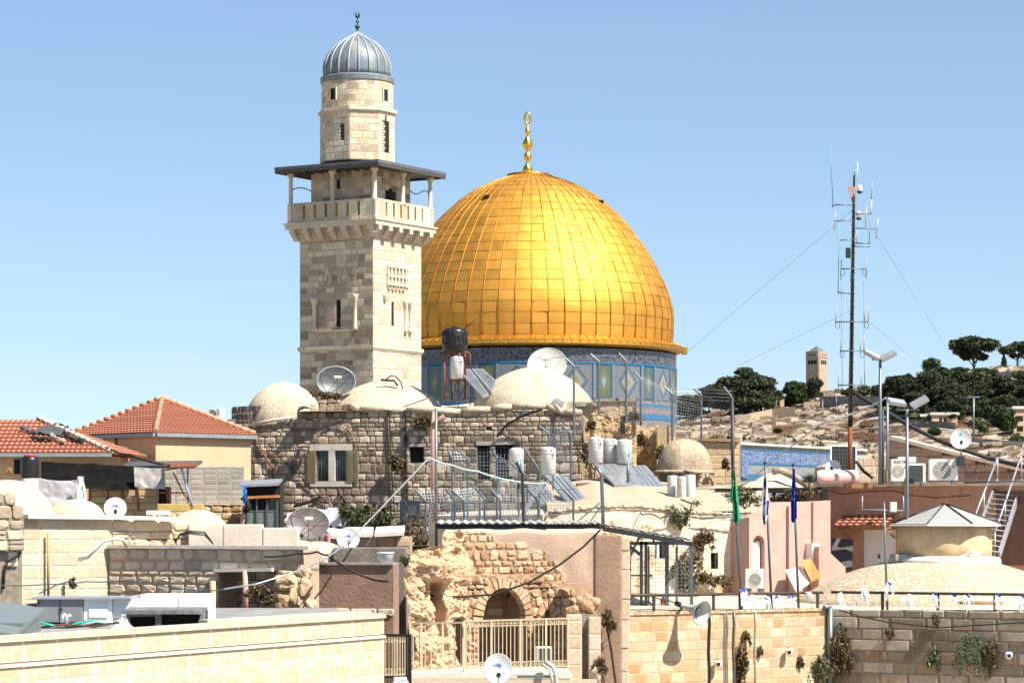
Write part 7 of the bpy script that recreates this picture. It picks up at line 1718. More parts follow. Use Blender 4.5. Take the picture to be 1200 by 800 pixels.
mb = MB(); mb.box(x1-.5,104.9,Z(572,105.5),x1+.5,106,Z(566.5,105.5)); part('cradle', mb, M['wood'], t)
dish(W(976,547,107.5), W(976,566,107.8), 18*K*107.5, (-.3,-1,.4), 'dishwhite', 'small plain white dish behind the pink covered barrel')
t = thing('frond_fan', (X(949,106.5),106.5,Z(568,106.5)), 'fan of stiff dark fronds left of the pink barrel', 'plant'); mb = MB(); rnd = random.Random(2); b_ = W(949,565,106.5)
for i in range(26):
    a = pi*(i+.5)/26; e = b_+Vector((cos(a)*.42, rnd.uniform(-.2,.1), sin(a)*.42)); mb.add([b_+Vector((-sin(a)*.03,0,cos(a)*.03)), b_+Vector((sin(a)*.03,-.02,-cos(a)*.03)), e], [(0,1,2)], rnd.random())
part('fronds', mb, leaf_mat('dark_fronds', [(.03,.03,.02),(.12,.11,.08)]), t)
mb = MB(); mb.tube([b_, b_-Vector((0,0,.5))], .06, 6); part('stem', mb, M['bark'], t)
t = thing('grid_panel', (X(988,108.6),108.6,Z(560,108.6)), 'dark grid panel in a white frame before the blue tiles', 'panel'); f = Fac(973,108.6,1003,108.9)
mb = MB(); f.bx(mb, 974,1002,523,550,0,.03); part('panel', mb, M['black'], t)
mb = MB(); 
for i in range(1,9): f.bx(mb, 974+i*3.1-.2, 974+i*3.1+.2, 523,550,.03,.045)
for i in range(1,6): f.bx(mb, 974,1002,523+i*4.4-.2,523+i*4.4+.2,.03,.042)
part('grid', mb, M['steel'], t)
mb = MB(); f.bx(mb, 973,1003,521.5,523,0,.06); f.bx(mb, 972.6,974,521.5,560,0,.06); f.bx(mb, 1002,1003.4,521.5,560,0,.06); part('frame', mb, M['white_paint'], t)
# ---------------------------------------------------------------- antenna mast
Ym = 107.5; q = K*Ym; am = lambda x, y, dy=0: W(x,y,Ym+dy)
t = thing('antenna_mast', W(995.5,560,Ym), 'tall rusty antenna mast carrying many dipoles and whips', 'antenna mast')
def mx(y): return 995.5 + (560-y)/(560-205)*5.5
mb = MB(); mb.tube([am(mx(y),y) for y in (562,500)], .085, 8); part('lower_mast', mb, M['rust'], t)
mb = MB(); mb.tube([am(mx(500),500),am(mx(390),390),am(mx(300),300),am(mx(205),205)], [.045,.045,.04,.04], 8); 
for s_ in (-1,1): mb.tube([am(mx(y)+s_*2.0*(1-(500-y)/480),y,-.05) for y in range(500,225,-15)], .026, 5)
mb.tube([am(mx(y)+(2.0 if i%2 else -2.0)*(1-(500-y)/480),y,-.05) for i,y in enumerate(range(500,225,-7))], .018, 4)
part('upper_mast', mb, plain('dark_rust', (.045,.028,.022), .8, .2, var=.5, scale=6), t)
mb = MB()
for i in range(34):
    y = 224+i*8; mb.tube([am(mx(y)-3,y,-.03),am(mx(y)+3.5,y,-.03)], .014, 4)
part('rungs', mb, M['steel'], t)
M['tanrod'] = plain('tan_rod', (.34,.30,.22), .6)
def antenna(parts_, m_='steel'):
    mb = MB()
    for a in parts_:
        r = (a[4] if len(a) > 4 else .03)*.62
        mb.tube([am(a[0],a[1],-.1), am(a[2],a[3],-.1)], r, 5)
    part('antenna', mb, M[m_], t)
antenna([(973,167,976,238)], 'teal'); antenna([(976,238,976,243,.05),(976,240,999,240,.04)])
antenna([(1005,190,1004.5,212)], 'offwhite'); antenna([(1002,196,1001.6,214)], 'steel')
antenna([(1022.5,212,1021,236),(1019.5,252,1018.5,286)], 'teal'); antenna([(1021.3,234,1020.3,250,.045)], 'offwhite'); antenna([(1001,250.5,1021,250.5,.04),(1001,285,1020,285,.045),(1002,289,1020,289,.03)])
antenna([(1015,242,1014.4,266),(1029,256,1026.5,280)], 'lightsteel'); antenna([(1002,267.5,1028,268,.035)])
antenna([(979,248,978,270)], 'lightsteel'); antenna([(978,259,999,258.5,.035)])
antenna([(983.5,262,982,345)], 'teal'); antenna([(984,281.5,1000,281,.035),(982,342.5,997,344,.045)])
antenna([(1004.5,270,1004,286)], 'lightsteel')
for y, xl, xr, yl, yr in ((315,985.5,1015,(304,328),(302,326)),(377,979.5,1017.5,(359,379),(356,377)),(411,985,1012.5,(393,413),(391,411)),(451,982.5,1013.5,(433,453),(430,451))):
    antenna([(xl,y,xr,y,.04)]); antenna([(xl+.5,yl[0],xl-.3,yl[1])], 'tanrod'); antenna([(xr+.5,yr[0],xr-.3,yr[1])], 'tanrod')
    if y in (377,411,451): antenna([(xr-4,yr[0]+3,xr-4.4,yr[1])], 'tanrod')
    mb = MB()
    for xx, s_ in ((xl,1),(xr,-1)): mb.tube([am(xx+2*s_+2.5*cos(a),y+4-4*sin(a),-.12) for a in [pi*2*i/10 for i in range(11)]], .010, 4)
    part('feed_loop', mb, M['black_rubber'], t)
for (x,y) in ((1007.5,221),(1006.5,252)):
    mb = MB(); c = am(x,y); mb.lathe([(.02,-.13),(.08,-.1),(.10,0),(.09,.1),(.04,.15)], 14, c); cm = part('camera', mb, M['white_paint'], t)
    mb = MB(); mb.lathe([(.02,-.2),(.09,-.17),(.11,-.11)], 14, c); mb.build('lens_dome', M['black_plastic'], cm)
mb = MB(); mb.beam(am(994,220),am(1002,220),.07); mb.beam(am(995,221),am(999,236),.05); mb.beam(am(1001,219),am(1000.5,240),.08); part('bracket', mb, plain('orange_bracket', (.55,.20,.07), .6), t)
mb = MB(); mb.bbox(X(993.5,Ym)-.1,Ym-.3,Z(303,Ym),X(999,Ym)-.1,Ym-.1,Z(291,Ym),.02); mb.bbox(X(996,Ym),Ym-.3,Z(331,Ym),X(1003,Ym)-.1,Ym-.1,Z(322,Ym),.02); part('junction_box', mb, M['bronze'], t)
for (x0,y0),(x1,y1),dy in (((1000,245),(806,412),6),((998,363),(866,428),6),((1019,262),(1112,412),25),((1016,375),(1085,432),25)):
    mb = MB(); mb.tube([am(x0,y0), W(x1,y1,Ym+dy)], .006, 4); part('guy_wire', mb, M['steel'], t)
mb = MB()
for x in (986,1012): mb.tube([am(x,330),am(x+1,452)], .008, 4)
part('hanging_wire', mb, M['steel'], t)
# lamp posts
def lamp(px, ytop, ybot, Y, heads, label):
    t = thing('lamp_post', W(px,ybot,Y), label, 'lamp post', 'floodlight posts')
    mb = MB(); mb.tube([W(px,ybot,Y), W(px,(ytop+ybot)/2,Y), W(px,ytop,Y)], [.075,.065,.05], 10); part('pole', mb, M['steel'], t)
    mb = MB(); mb.beam(W(heads[0][0],ytop+1,Y), W(heads[-1][0],ytop+1,Y), .06); part('cross_arm', mb, M['steel'], t)
    for (hx_, hy_, tilt, yaw) in heads:
        c = W(hx_,hy_,Y); u = Vector((cos(yaw)*cos(tilt), sin(yaw), sin(tilt))).normalized(); v = Vector((-sin(yaw),cos(yaw),0.45)).normalized(); v = (v-u*v.dot(u)).normalized(); w_ = u.cross(v)
        mb = MB(); mb.obox(c, u*.30, v*.20, w_*.06); h_ = part('floodlight', mb, M['lightsteel'], t)
        mb = MB(); mb.obox(c-w_*.065, u*.26, v*.17, w_*.006); mb.build('lens', M['lens'] if 'lens' in M else M.setdefault('lens', plain('dusty_lens', (.40,.36,.30), .2)), h_)
        mb = MB(); mb.tube([c-w_*.06, W(hx_+(px-hx_)*.4,ytop+1,Y)], .03, 6); mb.build('yoke', M['steel'], h_)
lamp(1031.5,420,568,103.2,[(1021.5,415.5,-.5,0),(1040.5,417,.45,0)],'tall lamp post with two floodlights spread like wings')
lamp(1063,479,700,96.5,[(1050.5,471,-.15,.2),(1077.5,471,.5,0)],'shorter lamp post with two floodlights at the roof units')
mb = MB(); mb.tube([W(1040,466,104),W(1040,545,104),W(1038,552,104),W(1038,566,104)], .05, 8); single('pole', mb, M['steel'], 'thin grey pole just right of the tall lamp post', 'pole')
mb = MB(); mb.tube([W(1034.5,480,104.5),W(1034.5,567,104.5)], .05, 8); single('conduit', mb, M['darksteel'], 'dark conduit standing behind the tall lamp post', 'pole')
# ---------------------------------------------------------------- paved dome with lantern kiosk
YD = 97.0; q = K*YD; cD = (X(1100,YD),YD,0); zb = -2.52; rD = 5.0; hD = 1.60; Rs = (rD*rD+hD*hD)/(2*hD)
mb = MB(); pr = []
for i in range(17):
    r = rD*(1-i/16); pr.append((max(r,.01), zb+hD-Rs+sqrt(Rs*Rs-r*r)))
mb.lathe([(rD,GZ)]+pr, 80, cD, wob=.004)
tag(mb.build('paved_dome', paved_mat('pale_paving_stones', [(.40,.31,.205),(.46,.38,.27),(.50,.43,.325),(.43,.33,.225)], (.33,.265,.19), 3.7, grime=(.34,.27,.19), gamt=.35)), 'wide shallow dome paved with pale stones', 'roof dome')
t = thing('kiosk', (X(1107,YD),YD,Z(655,YD)), 'round cream lantern with a faceted grey roof on the paved dome', 'lantern')
c = (X(1107,YD),YD,0); rb = 54.5*q
mb = MB(); mb.lathe([(rb+.35,Z(662,YD)),(rb+.33,Z(655,YD)),(rb+.25,Z(652.5,YD)),(rb,Z(651,YD))], 40, c, wob=.015); part('base_ring', mb, M['pale_concrete'], t)
mb = MB(); mb.lathe([(rb,Z(656,YD)),(rb+.01,Z(640,YD)),(rb-.02,Z(612,YD))], 40, c, wob=.01); part('wall', mb, plain('stained_ochre_render', (.56,.42,.25), .92, var=.3, scale=1.5, bump=.4, dirt=((.35,.24,.11),1.0,.48,.7)), t)
rr = 67*q; a0 = radians(-90-22.5-3)
apx = Vector((c[0],c[1],Z(590,YD))); ring = [Vector((c[0]+rr*cos(a0+i*pi/4), c[1]+rr*sin(a0+i*pi/4), Z(613.5,YD))) for i in range(8)]
mb = MB()
for i in range(8):
    a, b_ = ring[i], ring[(i+1)%8]; mb.add([a,b_,apx,a-Vector((0,0,.06)),b_-Vector((0,0,.06)),apx-Vector((0,0,.1))], [(0,1,2),(5,4,3),(1,0,3,4)])
part('roof', mb, plain('pale_grey_sheet', (.33,.33,.31), .55, .1, var=.1, dirt=((.30,.26,.20),.9,.58,.4)), t)
mb = MB()
for i in range(8): mb.tube([ring[i]+Vector((0,0,.02)), apx+Vector((0,0,.02))], .028, 5)
mb.tube([apx-Vector((.12,0,.02)), apx+Vector((.12,0,.02))], .06, 6); part('roof_seams', mb, M['darksteel'], t)
mb = MB()
for i in range(8): mb.beam(ring[i]-Vector((0,0,.05)), ring[(i+1)%8]-Vector((0,0,.05)), .05, .05)
part('eave_trim', mb, M['white_paint'], t)
rnd = random.Random(5)
for i,(px,py,rx,ry,lab) in enumerate([(1140,649,10,7,'whitewashed lump at the right foot of the round lantern'),(1128,652,8,4,'low whitewashed lump at the foot of the round lantern')]): rock(px,py,95.5,rx*.9,ry*.8,60+i,lab,'white_plaster')
mb = MB(); mb.bbox(X(1045,96.8),95.9,Z(657,96.8),X(1075,96.8),97.4,Z(649,96.8),.04); single('shadow_block', mb, M['concrete'], 'grey block in place of the shadow at the left foot of the round lantern', 'hatch')  # concrete box standing in for the dark shadow beside the base ring
# metal stair
t = thing('metal_stair', W(1165,650,101), 'steep grey metal staircase with two handrails', 'staircase')
A0, A1 = W(1169,564,104.5), W(1146,622,100.6); B0, B1 = W(1198,565,104), W(1171,650,100.0)
A1 = A0 + (A1-A0)*1.35
mb = MB(); mb.beam(A0,A1,.06,.22); part('stringer', mb, M['lightsteel'], t); mb = MB(); mb.beam(B0,B1,.07,.26); part('stringer', mb, M['lightsteel'], t)
for i in range(14):
    s_ = (i+.7)/14.2; a, b_ = A0+(A1-A0)*s_, B0+(B1-B0)*s_; a = Vector((a.x,a.y,b_.z)) if False else a
    mb = MB(); dd = (b_-a); mb.obox((a+b_)/2, dd/2, Vector((0,.13,0)), (0,0,.018)); part('tread', mb, M['lightsteel'], t)
for (r0,r1,n_) in ((W(1169,536,104.5),W(1143,603,100.8),'handrail'),(W(1197,533,104),W(1166,623,100.4),'handrail')):
    mb = MB(); mb.tube([r0,r1],.035,8); mb.tube([r0,Vector((r0.x+.25,r0.y,r0.z))],.035,8)
    for k_ in (0,.62,1.0):
        p = r0+(r1-r0)*k_; S0, S1 = (A0,A1) if r0.x < X(1180,104) else (B0,B1); z_ = S0+(S1-S0)*(k_*.75); mb.tube([p,Vector((p.x,p.y,p.z-.85))],.028,6)
    part(n_, mb, M['lightsteel'], t)
f = Fac(1040,104,1215,102); 
mb = MB(); mb.tube([W(1130,565.5,103.4),W(1215,563,101)],.035,6); single('handrail', mb, M['steel'], 'thin horizontal pipe rail at the top of the stair', 'rail')
# ---------------------------------------------------------------- near stone walls bottom right, terrace and railing
f = Fac(728,84.6,971,90); FW = f
t = thing('stone_wall', (X(850,90),90.5,GZ), 'sunlit warm block wall under the railing', 'wall')
M['mortar_kotel'] = plain('tan_mortar', (.44,.33,.21), .95, var=.3, scale=4)
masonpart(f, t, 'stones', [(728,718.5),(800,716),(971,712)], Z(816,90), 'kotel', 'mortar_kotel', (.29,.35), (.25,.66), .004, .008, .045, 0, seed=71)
mb = MB(); f.body(mb, [(728,719.5),(800,717),(971,713)], GZ, -.2, -1.6); part('wall_core', mb, M['kotel'], t)
mb = MB(); rnd = random.Random(3)
for i in range(34):
    a = 728+i*7.2; f.bx(mb, a+.2, a+7, 718-5.6*i/34-rnd.uniform(-.3,1.1), 720.5-5.6*i/34, -.7, .05, rnd.random())
part('top_stones', mb, M['kotel'], t)
f2 = Fac(971,90.05,1215,86.6); FS = f2
t = thing('stone_wall', (X(1090,87),88,GZ), 'shaded grey block wall with hanging bushes, lower right', 'wall')
masonpart(f2, t, 'stones', [(971,713.5),(1050,714.5),(1215,716.5)], f2.z(1100,815), 'kotelshade', 'mortar_dark', (.30,.38), (.5,1.0), .008, .015, .02, 0, seed=72)
mb = MB(); f2.body(mb, [(971,714.5),(1215,717.5)], GZ, -.2, -1.6); part('wall_core', mb, M['kotelshade'], t)
mb = MB(); q_ = [(X(728,85),85,-2.56),(X(971,90.3),90.3,-2.56),(X(1215,86.9),86.9,-2.56),(X(1215,87)+4,107,-2.28),(X(728,107),107,-2.28)]; mb.add(q_+[(a,b_,GZ) for a,b_,c in q_], [(0,1,2,3,4)]+[(i,5+i,5+(i+1)%5,(i+1)%5) for i in range(5)]); single('terrace', mb, plain('pale_terrace_paving', (.52,.44,.33), .95, var=.2, scale=1.5, bump=.3, dirt=((.36,.29,.2),.8,.55,.5)), 'pale terrace floor behind the railing', 'terrace')
# railing
def railing(fac, px0, px1, yt, yb, posts, label, m_='darkrail'):
    M.setdefault('darkrail', plain('dark_brown_rail', (.06,.045,.038), .6, .2, var=.3))
    t = thing('railing', fac.P((px0+px1)/2,yb,-.15), label, 'railing', 'railings on the near walls')
    mb = MB(); n_ = 8
    mb.tube([fac.P(px0+(px1-px0)*i/n_, yt(px0+(px1-px0)*i/n_), -.15) for i in range(n_+1)], .045, 8); part('top_rail', mb, M[m_], t)
    mb = MB(); mb.tube([fac.P(px0+(px1-px0)*i/n_, yb+.5-1.5*(i%2)*.4, -.15) for i in range(n_+1)], .022, 6); part('bottom_rail', mb, M[m_], t)
    for px in posts:
        mb = MB(); mb.beam(fac.P(px,yt(px),-.15), fac.P(px,yb+4,-.15), .09); part('post', mb, M[m_], t)
    return t
railing(FW, 736, 968, lambda px: 697.5-3.5*(px-736)/232, 714, [740,770,840,871,904,962], 'dark iron railing on the sunlit block wall')
railing(FS, 972, 1212, lambda px: 693.5+3*(px-972)/240, 715, [1032,1097,1164], 'dark iron railing on the shaded block wall')
# drain pipe and wires at the corner
mb = MB(); mb.tube([FW.P(969.5,712,.12),FW.P(969.5,812,.12)], .10, 10); mb.tube([FW.P(962,711,.12),FW.P(969.5,711,.14),FW.P(969.5,716,.12)], .06, 8); single('drain_pipe', mb, M['steel'], 'grey drain pipe at the corner of the two block walls', 'pipe')
for i,(px,y0,y1,r,m_,lab) in enumerate([(830,716,812,.035,'black_rubber','black cable down the sunlit block wall beside the horn'),(848,716,812,.018,'steel','thin grey wire on the sunlit block wall, left one'),(851,716,812,.018,'steel','thin grey wire on the sunlit block wall, middle one'),(859,715,812,.03,'steel','grey conduit above the long brown creeper'),(884,715,812,.02,'lightsteel','pale wire on the sunlit block wall, right one')]):
    mb = MB(); mb.tube([FW.P(px+.6*sin(j*1.7),y0+(y1-y0)*j/6,.05) for j in range(7)], r, 5); single('wall_cable', mb, M[m_], lab, 'cable', 'cables down the block wall')
cable([FS.P(985,714,.1),FS.P(1010,722,.1),FS.P(1040,728,.1),FS.P(1100,735,.1),FS.P(1212,728,.1)], .02, 'black_rubber', 'thin cable drooping along the shaded block wall')
def cctv(p, lab):
    t = thing('security_camera', p, lab, 'camera', 'cameras on the block walls'); mb = MB(); c = Vector(p)
    mb.lathe([(.02,-.16),(.10,-.10),(.12,0),(.11,.06),(.04,.08)], 14, c); part('housing', mb, M['white_paint'], t)
    mb = MB(); mb.tube([c+Vector((0,-.10,-.03)),c+Vector((0,-.14,-.03))], .06, 10); part('lens', mb, M['black_plastic'], t)
    mb = MB(); mb.beam(c+Vector((0,.05,.06)), c+Vector((0,.3,.1)), .05); part('bracket', mb, M['steel'], t)
cctv(FW.P(836,776,.22),'small white camera on the sunlit wall below the horn'); cctv(FW.P(919,762,.22),'small white camera on the sunlit wall near the corner'); cctv(FS.P(1185,766,.22),'small white camera on the shaded block wall')
for i,(fc_,px,py,w_,h_,lab,m_,hang,n_) in enumerate([(FW,867,754,.55,1.5,'long dark brown creeper hanging on the sunlit block wall','dryleaf',True,900),(FW,874,738,.3,.45,'small dry tuft above the long creeper','dryleaf',True,200),(FW,891,757,.25,.3,'tiny green tuft on the sunlit block wall','oliveleaf',True,140),(FW,938,767,.2,.5,'small dry weed near the wall corner','dryleaf',True,160),(FW,960,768,.8,1.0,'green bush hanging at the foot of the wall corner','oliveleaf',True,900),(FS,985,728,.8,1.6,'dark creeper beside the drain pipe on the shaded wall','dryleaf',True,800),(FS,994,762,.5,.6,'brown tuft on the shaded wall right of the creeper','dryleaf',True,300),(FS,1096,752,.5,.9,'dark green tuft hanging on the shaded block wall','oliveleaf',True,420),(FS,1042,733,.3,.4,'small dry tuft under the railing on the shaded wall','dryleaf',True,150),(FS,1096,718,.3,.4,'dark moss tuft at the top of the shaded wall','dryleaf',True,150),(FS,1163,748,.6,.8,'brown dry tuft right of the big hanging bush','dryleaf',True,400)]):
    p = fc_.P(px,py,.1); plant(px,py,p.y,w_,h_,lab,120+i,m_,n=n_,size=.065,hang=hang)
# big spiky hanging bush
p0 = FS.P(1138,745,.1); t = thing('wall_bush', p0, 'big green spiky bush drooping from the shaded block wall', 'bush'); rnd = random.Random(9); lf = MB(); st = MB()
for i in range(150):
    a = rnd.uniform(-1,1); L_ = rnd.uniform(.6,1.55); pts = []
    for j in range(6):
        s_ = j/5; pts.append(p0+Vector((a*.75*s_*(1.1-.25*s_), -.12-.28*s_*rnd.uniform(.8,1.1), .28*sin(s_*2.0)*(1-abs(a)*.3)-L_*s_*s_)))
    st.tube(pts, [.010,.009,.008,.007,.006,.004], 3)
    for j in range(1,6):
        for k_ in range(7):
            c = pts[j]+(pts[j-1]-pts[j])*rnd.random(); d_ = Vector((rnd.uniform(-1,1),rnd.uniform(-1,.2),rnd.uniform(-.8,.6))).normalized()*rnd.uniform(.06,.12); s2 = d_.orthogonal().normalized()*.012
            lf.add([c+s2,c-s2,c+d_], [(0,1,2)], rnd.random())
part('stems', st, M['bark'], t); part('foliage', lf, leaf_mat('spiky_leaves', [(.04,.06,.03),(.10,.13,.07),(.20,.24,.14)]), t)
# horn loudspeaker
t = thing('horn_loudspeaker', FW.P(806,712,.6), 'big grey horn loudspeaker on top of the sunlit block wall', 'loudspeaker')
a = FW.P(794,708,.12); b_ = FW.P(818.5,716.5,.95); ax = Vector((.66,-.70,-.24)).normalized(); b_ = a+ax*.92
u = ax.orthogonal().normalized(); v = ax.cross(u); L_ = (b_-a).length; n_ = 36; Rm = 14*.0262
prf = [(0,.07),(.12,.075),(.14,.055),(.30,.075),(.5,.12),(.7,.19),(.85,.26),(.95,.33),(1.0,Rm)]
mb = MB()
for side in (0,1):
    vs = []
    for s_, r in prf[(0 if side == 0 else 3):]:
        for k_ in range(n_): vs.append(a+ax*(L_*s_)+u*cos(2*pi*k_/n_)*(r-side*.012)+v*sin(2*pi*k_/n_)*(r-side*.012))
    m_ = len(vs)//n_; mb.add(vs, [(i*n_+k_,i*n_+(k_+1)%n_,(i+1)*n_+(k_+1)%n_,(i+1)*n_+k_) for i in range(m_-1) for k_ in range(n_)], smooth=True)
part('horn', mb, plain('grey_horn_paint', (.46,.48,.50), .45, 0, var=.1), t)
mb = MB(); mb.tube([b_+u*cos(2*pi*k_/n_)*Rm+v*sin(2*pi*k_/n_)*Rm for k_ in range(n_+1)], .018, 6); part('rim', mb, M['lightsteel'], t)
mb = MB(); mb.tube([a-ax*.16,a+ax*.10],.085,14); mb.tube([a-ax*.2,a-ax*.15],.05,10); part('driver', mb, M['darksteel'], t)
mb = MB(); mb.tube([a+ax*L_*.45,a+ax*L_*.9],[.05,.09],12); part('phase_plug', mb, M['steel'], t)
mb = MB(); mb.beam(a+ax*.1-Vector((0,0,.06)), FW.P(797,718,-.1), .06); part('bracket', mb, M['steel'], t)
mb = MB(); mb.tube([a-ax*.15,a-ax*.3+Vector((-.15,0,.05)),FW.P(780,704,0),FW.P(771,700,-.1)],.018,5); part('lead', mb, M['black_rubber'], t)
# ---------------------------------------------------------------- flags
def flagpole(px0, y0, px1, y1, Y, label):
    t = thing('flagpole', W(px1,y1,Y), label, 'flagpole', 'flagpoles along the railing')
    mb = MB(); mb.tube([W(px1,y1,Y),W(px0,y0,Y)], [.042,.032], 10); part('pole', mb, M['bluesteel'], t)
    mb = MB(); c = W(px0,y0,Y); mb.lathe([(.01,-.02),(.055,.0),(.06,.03),(.03,.07),(.01,.08)], 10, c); part('pole_cap', mb, M['darksteel'], t)
def flag(L_, R_, Y, mfun, mats, label, seed):
    # cloth hanging limp in vertical folds; left and right outlines in photo pixels
    fl, fr = interp([(y,x) for x,y in L_]), interp([(y,x) for x,y in R_]); y0, y1 = L_[0][1], max(L_[-1][1],R_[-1][1]); nu, nv = 34, 90; mb = MB()
    for j in range(nv+1):
        for i in range(nu+1):
            u, v = i/nu, j/nv; a, b_ = fl(y0+(y1-y0)*v), fr(y0+(y1-y0)*v); ye = y0+(y1-y0)*v
            ye = min(ye, L_[-1][1]+(R_[-1][1]-L_[-1][1])*u)
            w_ = W(a+(b_-a)*(u+.06*sin(u*13+v*2)), ye, Y); mb.v.append((w_.x, w_.y-.1+.09*sin(u*11+seed+v*2.2)*min(1,v*3)+.03*sin(u*27+v*5), w_.z)); mb.t.append(.5)
    for j in range(nv):
        for i in range(nu):
            a = j*(nu+1)+i; mb.f.append((a,a+1,a+nu+2,a+nu+1)); mb.m.append(mfun((i+.5)/nu,(j+.5)/nv)); mb.sm.append(True)
    return single('flag', mb, mats, label, 'flag', 'flags on the poles')
cloth = lambda n_, c: plain(n_, c, .8, 0, var=.08)
fg, fw_, fb, fd = cloth('green_cloth',(.012,.24,.12)), cloth('white_cloth',(.70,.70,.72)), cloth('blue_cloth',(.012,.03,.30)), cloth('deep_blue_cloth',(.012,.03,.36))
flagpole(859,548,869.5,716,89.4,'leftmost flagpole carrying the plain green flag'); flagpole(896.5,543,904.5,716,89.4,'middle flagpole carrying the white flag with blue stripes'); flagpole(929.5,545,936,716,89.4,'rightmost flagpole carrying the deep blue flag')
flag([(859,550),(856.5,572),(855,586),(858,588),(857.5,610)],[(861,550),(863,572),(865.5,592),(868,608),(865,614)],89.3,lambda u,v: 1 if (.35<u<.55 and (.20<v<.23 or .27<v<.30)) or (.1<u<.2 and .7<v<.74) else 0,[fg,fw_],'limp green flag on the leftmost pole',1)
def star(u, v):
    if v > .94: return 0
    if .14 < v-.10*u < .30 and u < .55: return 1
    if .74 < v-.22*u < .86 or (u > .75 and .54 < v < .80): return 1
    x, y = (u-.42)*.62, v-.55
    def tri(s_):
        r = .062; m_ = max(s_*y-r, -s_*y*.5+x*1.5-r, -s_*y*.5-x*1.5-r); return -.03 < m_ < .0
    return 1 if tri(1) or tri(-1) else 0
flag([(896,549),(893.5,575),(891.5,585),(892.5,604),(893.5,613)],[(898,547),(899.5,575),(900.5,590),(899,604),(897,617)],89.3,star,[fw_,fb],'limp white flag with blue stripes and six-pointed star',2)
flag([(929,549),(927,570),(925.5,590),(926,608),(927.5,612)],[(931,549),(932.5,570),(933,595),(933,606),(929.5,612)],89.3,lambda u,v: 1 if (.3<u<.42 and (.36<v<.40 or .50<v<.58)) or (.5<u<.62 and (.42<v<.49 or .54<v<.6)) else 0,[fd,fw_],'limp deep blue flag with small white letters',3)
# bunting: blue pennants and white fringe tied along the rail
M['fringe'] = plain('white_fringe', (.78,.79,.82), .7, var=.05); M['bluefilm'] = plain('blue_film', (.01,.05,.55), .45, var=.05)
def bunting(fac, px, yt, label, blue=True, seed=0, long=1.0):
    t = thing('bunting', fac.P(px,yt,-.1), label, 'bunting', 'bunting on the railing'); rnd = random.Random(seed); mb = MB()
    for i in range(11):
        a = fac.P(px+rnd.uniform(-3,3),yt+rnd.uniform(-1,1),-.08); e = a+Vector((rnd.uniform(-.12,.22),-.05,-rnd.uniform(.25,.5)*long)); s_ = Vector((.018,0,0)); m_ = (a+e)/2+Vector((rnd.uniform(-.03,.03),-.05,0))
        mb.add([a-s_,a+s_,m_+s_,m_-s_,e+s_*.6,e-s_*.6], [(0,1,2,3),(3,2,4,5)])
    part('fringe', mb, M['fringe'], t)
    if blue:
        mb = MB(); a = fac.P(px-4,yt-1+rnd.uniform(-1,1),-.06); e = fac.P(px+4,yt+rnd.uniform(-1,2),-.06); mb.add([a,e,e+Vector((0,-.02,-.09)),a+Vector((.08,-.04,-.05))], [(0,1,2,3)]); part('pennant', mb, M['bluefilm'], t)
for i,(fc_,px,yt,b_,lg,lab) in enumerate([(FW,873,690,True,1.1,'bunting at the foot of the leftmost flagpole'),(FW,884,697,False,1.0,'white fringe between the first two flagpoles'),(FW,901,699,True,.9,'bunting at the foot of the middle flagpole'),(FW,913,698,True,1.0,'bunting just right of the middle flagpole'),(FW,928,698,True,.8,'bunting just left of the rightmost flagpole'),(FW,949,694,True,.5,'short bunting at the wall corner'),(FS,983,694,False,1.3,'thick white fringe on the rail near the corner'),(FS,1012,691,False,1.3,'white fringe left of the thin antenna pole'),(FS,1040,682,True,1.2,'bunting tied around the thin antenna pole'),(FS,1066,696,False,1.0,'white fringe right of the thin antenna pole'),(FS,1094,696,True,.9,'bunting in the middle of the shaded wall rail'),(FS,1116,697,True,.7,'blue pennant bunting before the wooden disc'),(FS,1132,697,True,1.1,'white fringe tangle over the wooden disc'),(FS,1168,697,True,1.0,'bunting at the right post of the rail'),(FS,1196,698,True,1.1,'bunting at the right edge of the photo')]):
    bunting(fc_,px,yt,lab,b_,i,lg)
mb = MB(); mb.lathe([(.75,-.03),(.78,.0),(.75,.04),(.1,.05)], 30, FS.P(1130,707,-1.2)); single('wooden_disc', mb, M['wood'], 'flat brown wooden disc behind the railing', 'disc')
# antenna pole before the dome
t = thing('tv_antenna', W(1040,716,89.0), 'thin pole with a crossbar aerial before the paved dome', 'aerial'); Ya_ = 89.2
mb = MB(); mb.tube([W(1040,716,Ya_),W(1037.5,650,Ya_),W(1036,588,Ya_)], [.04,.035,.03], 8); part('pole', mb, M['steel'], t)
mb = MB(); mb.tube([W(1010,596.5,Ya_),W(1059,598,Ya_)],.018,6); mb.tube([W(1010.5,581,Ya_),W(1010.5,598,Ya_)],.02,6); mb.tube([W(1058.5,581,Ya_),W(1059,599,Ya_)],.02,6); part('crossbar', mb, M['lightsteel'], t)
mb = MB(); mb.bbox(X(1043,Ya_),Ya_-.1,Z(599.5,Ya_),X(1050.5,Ya_),Ya_+.1,Z(588,Ya_),.015); part('box', mb, M['offwhite'], t)
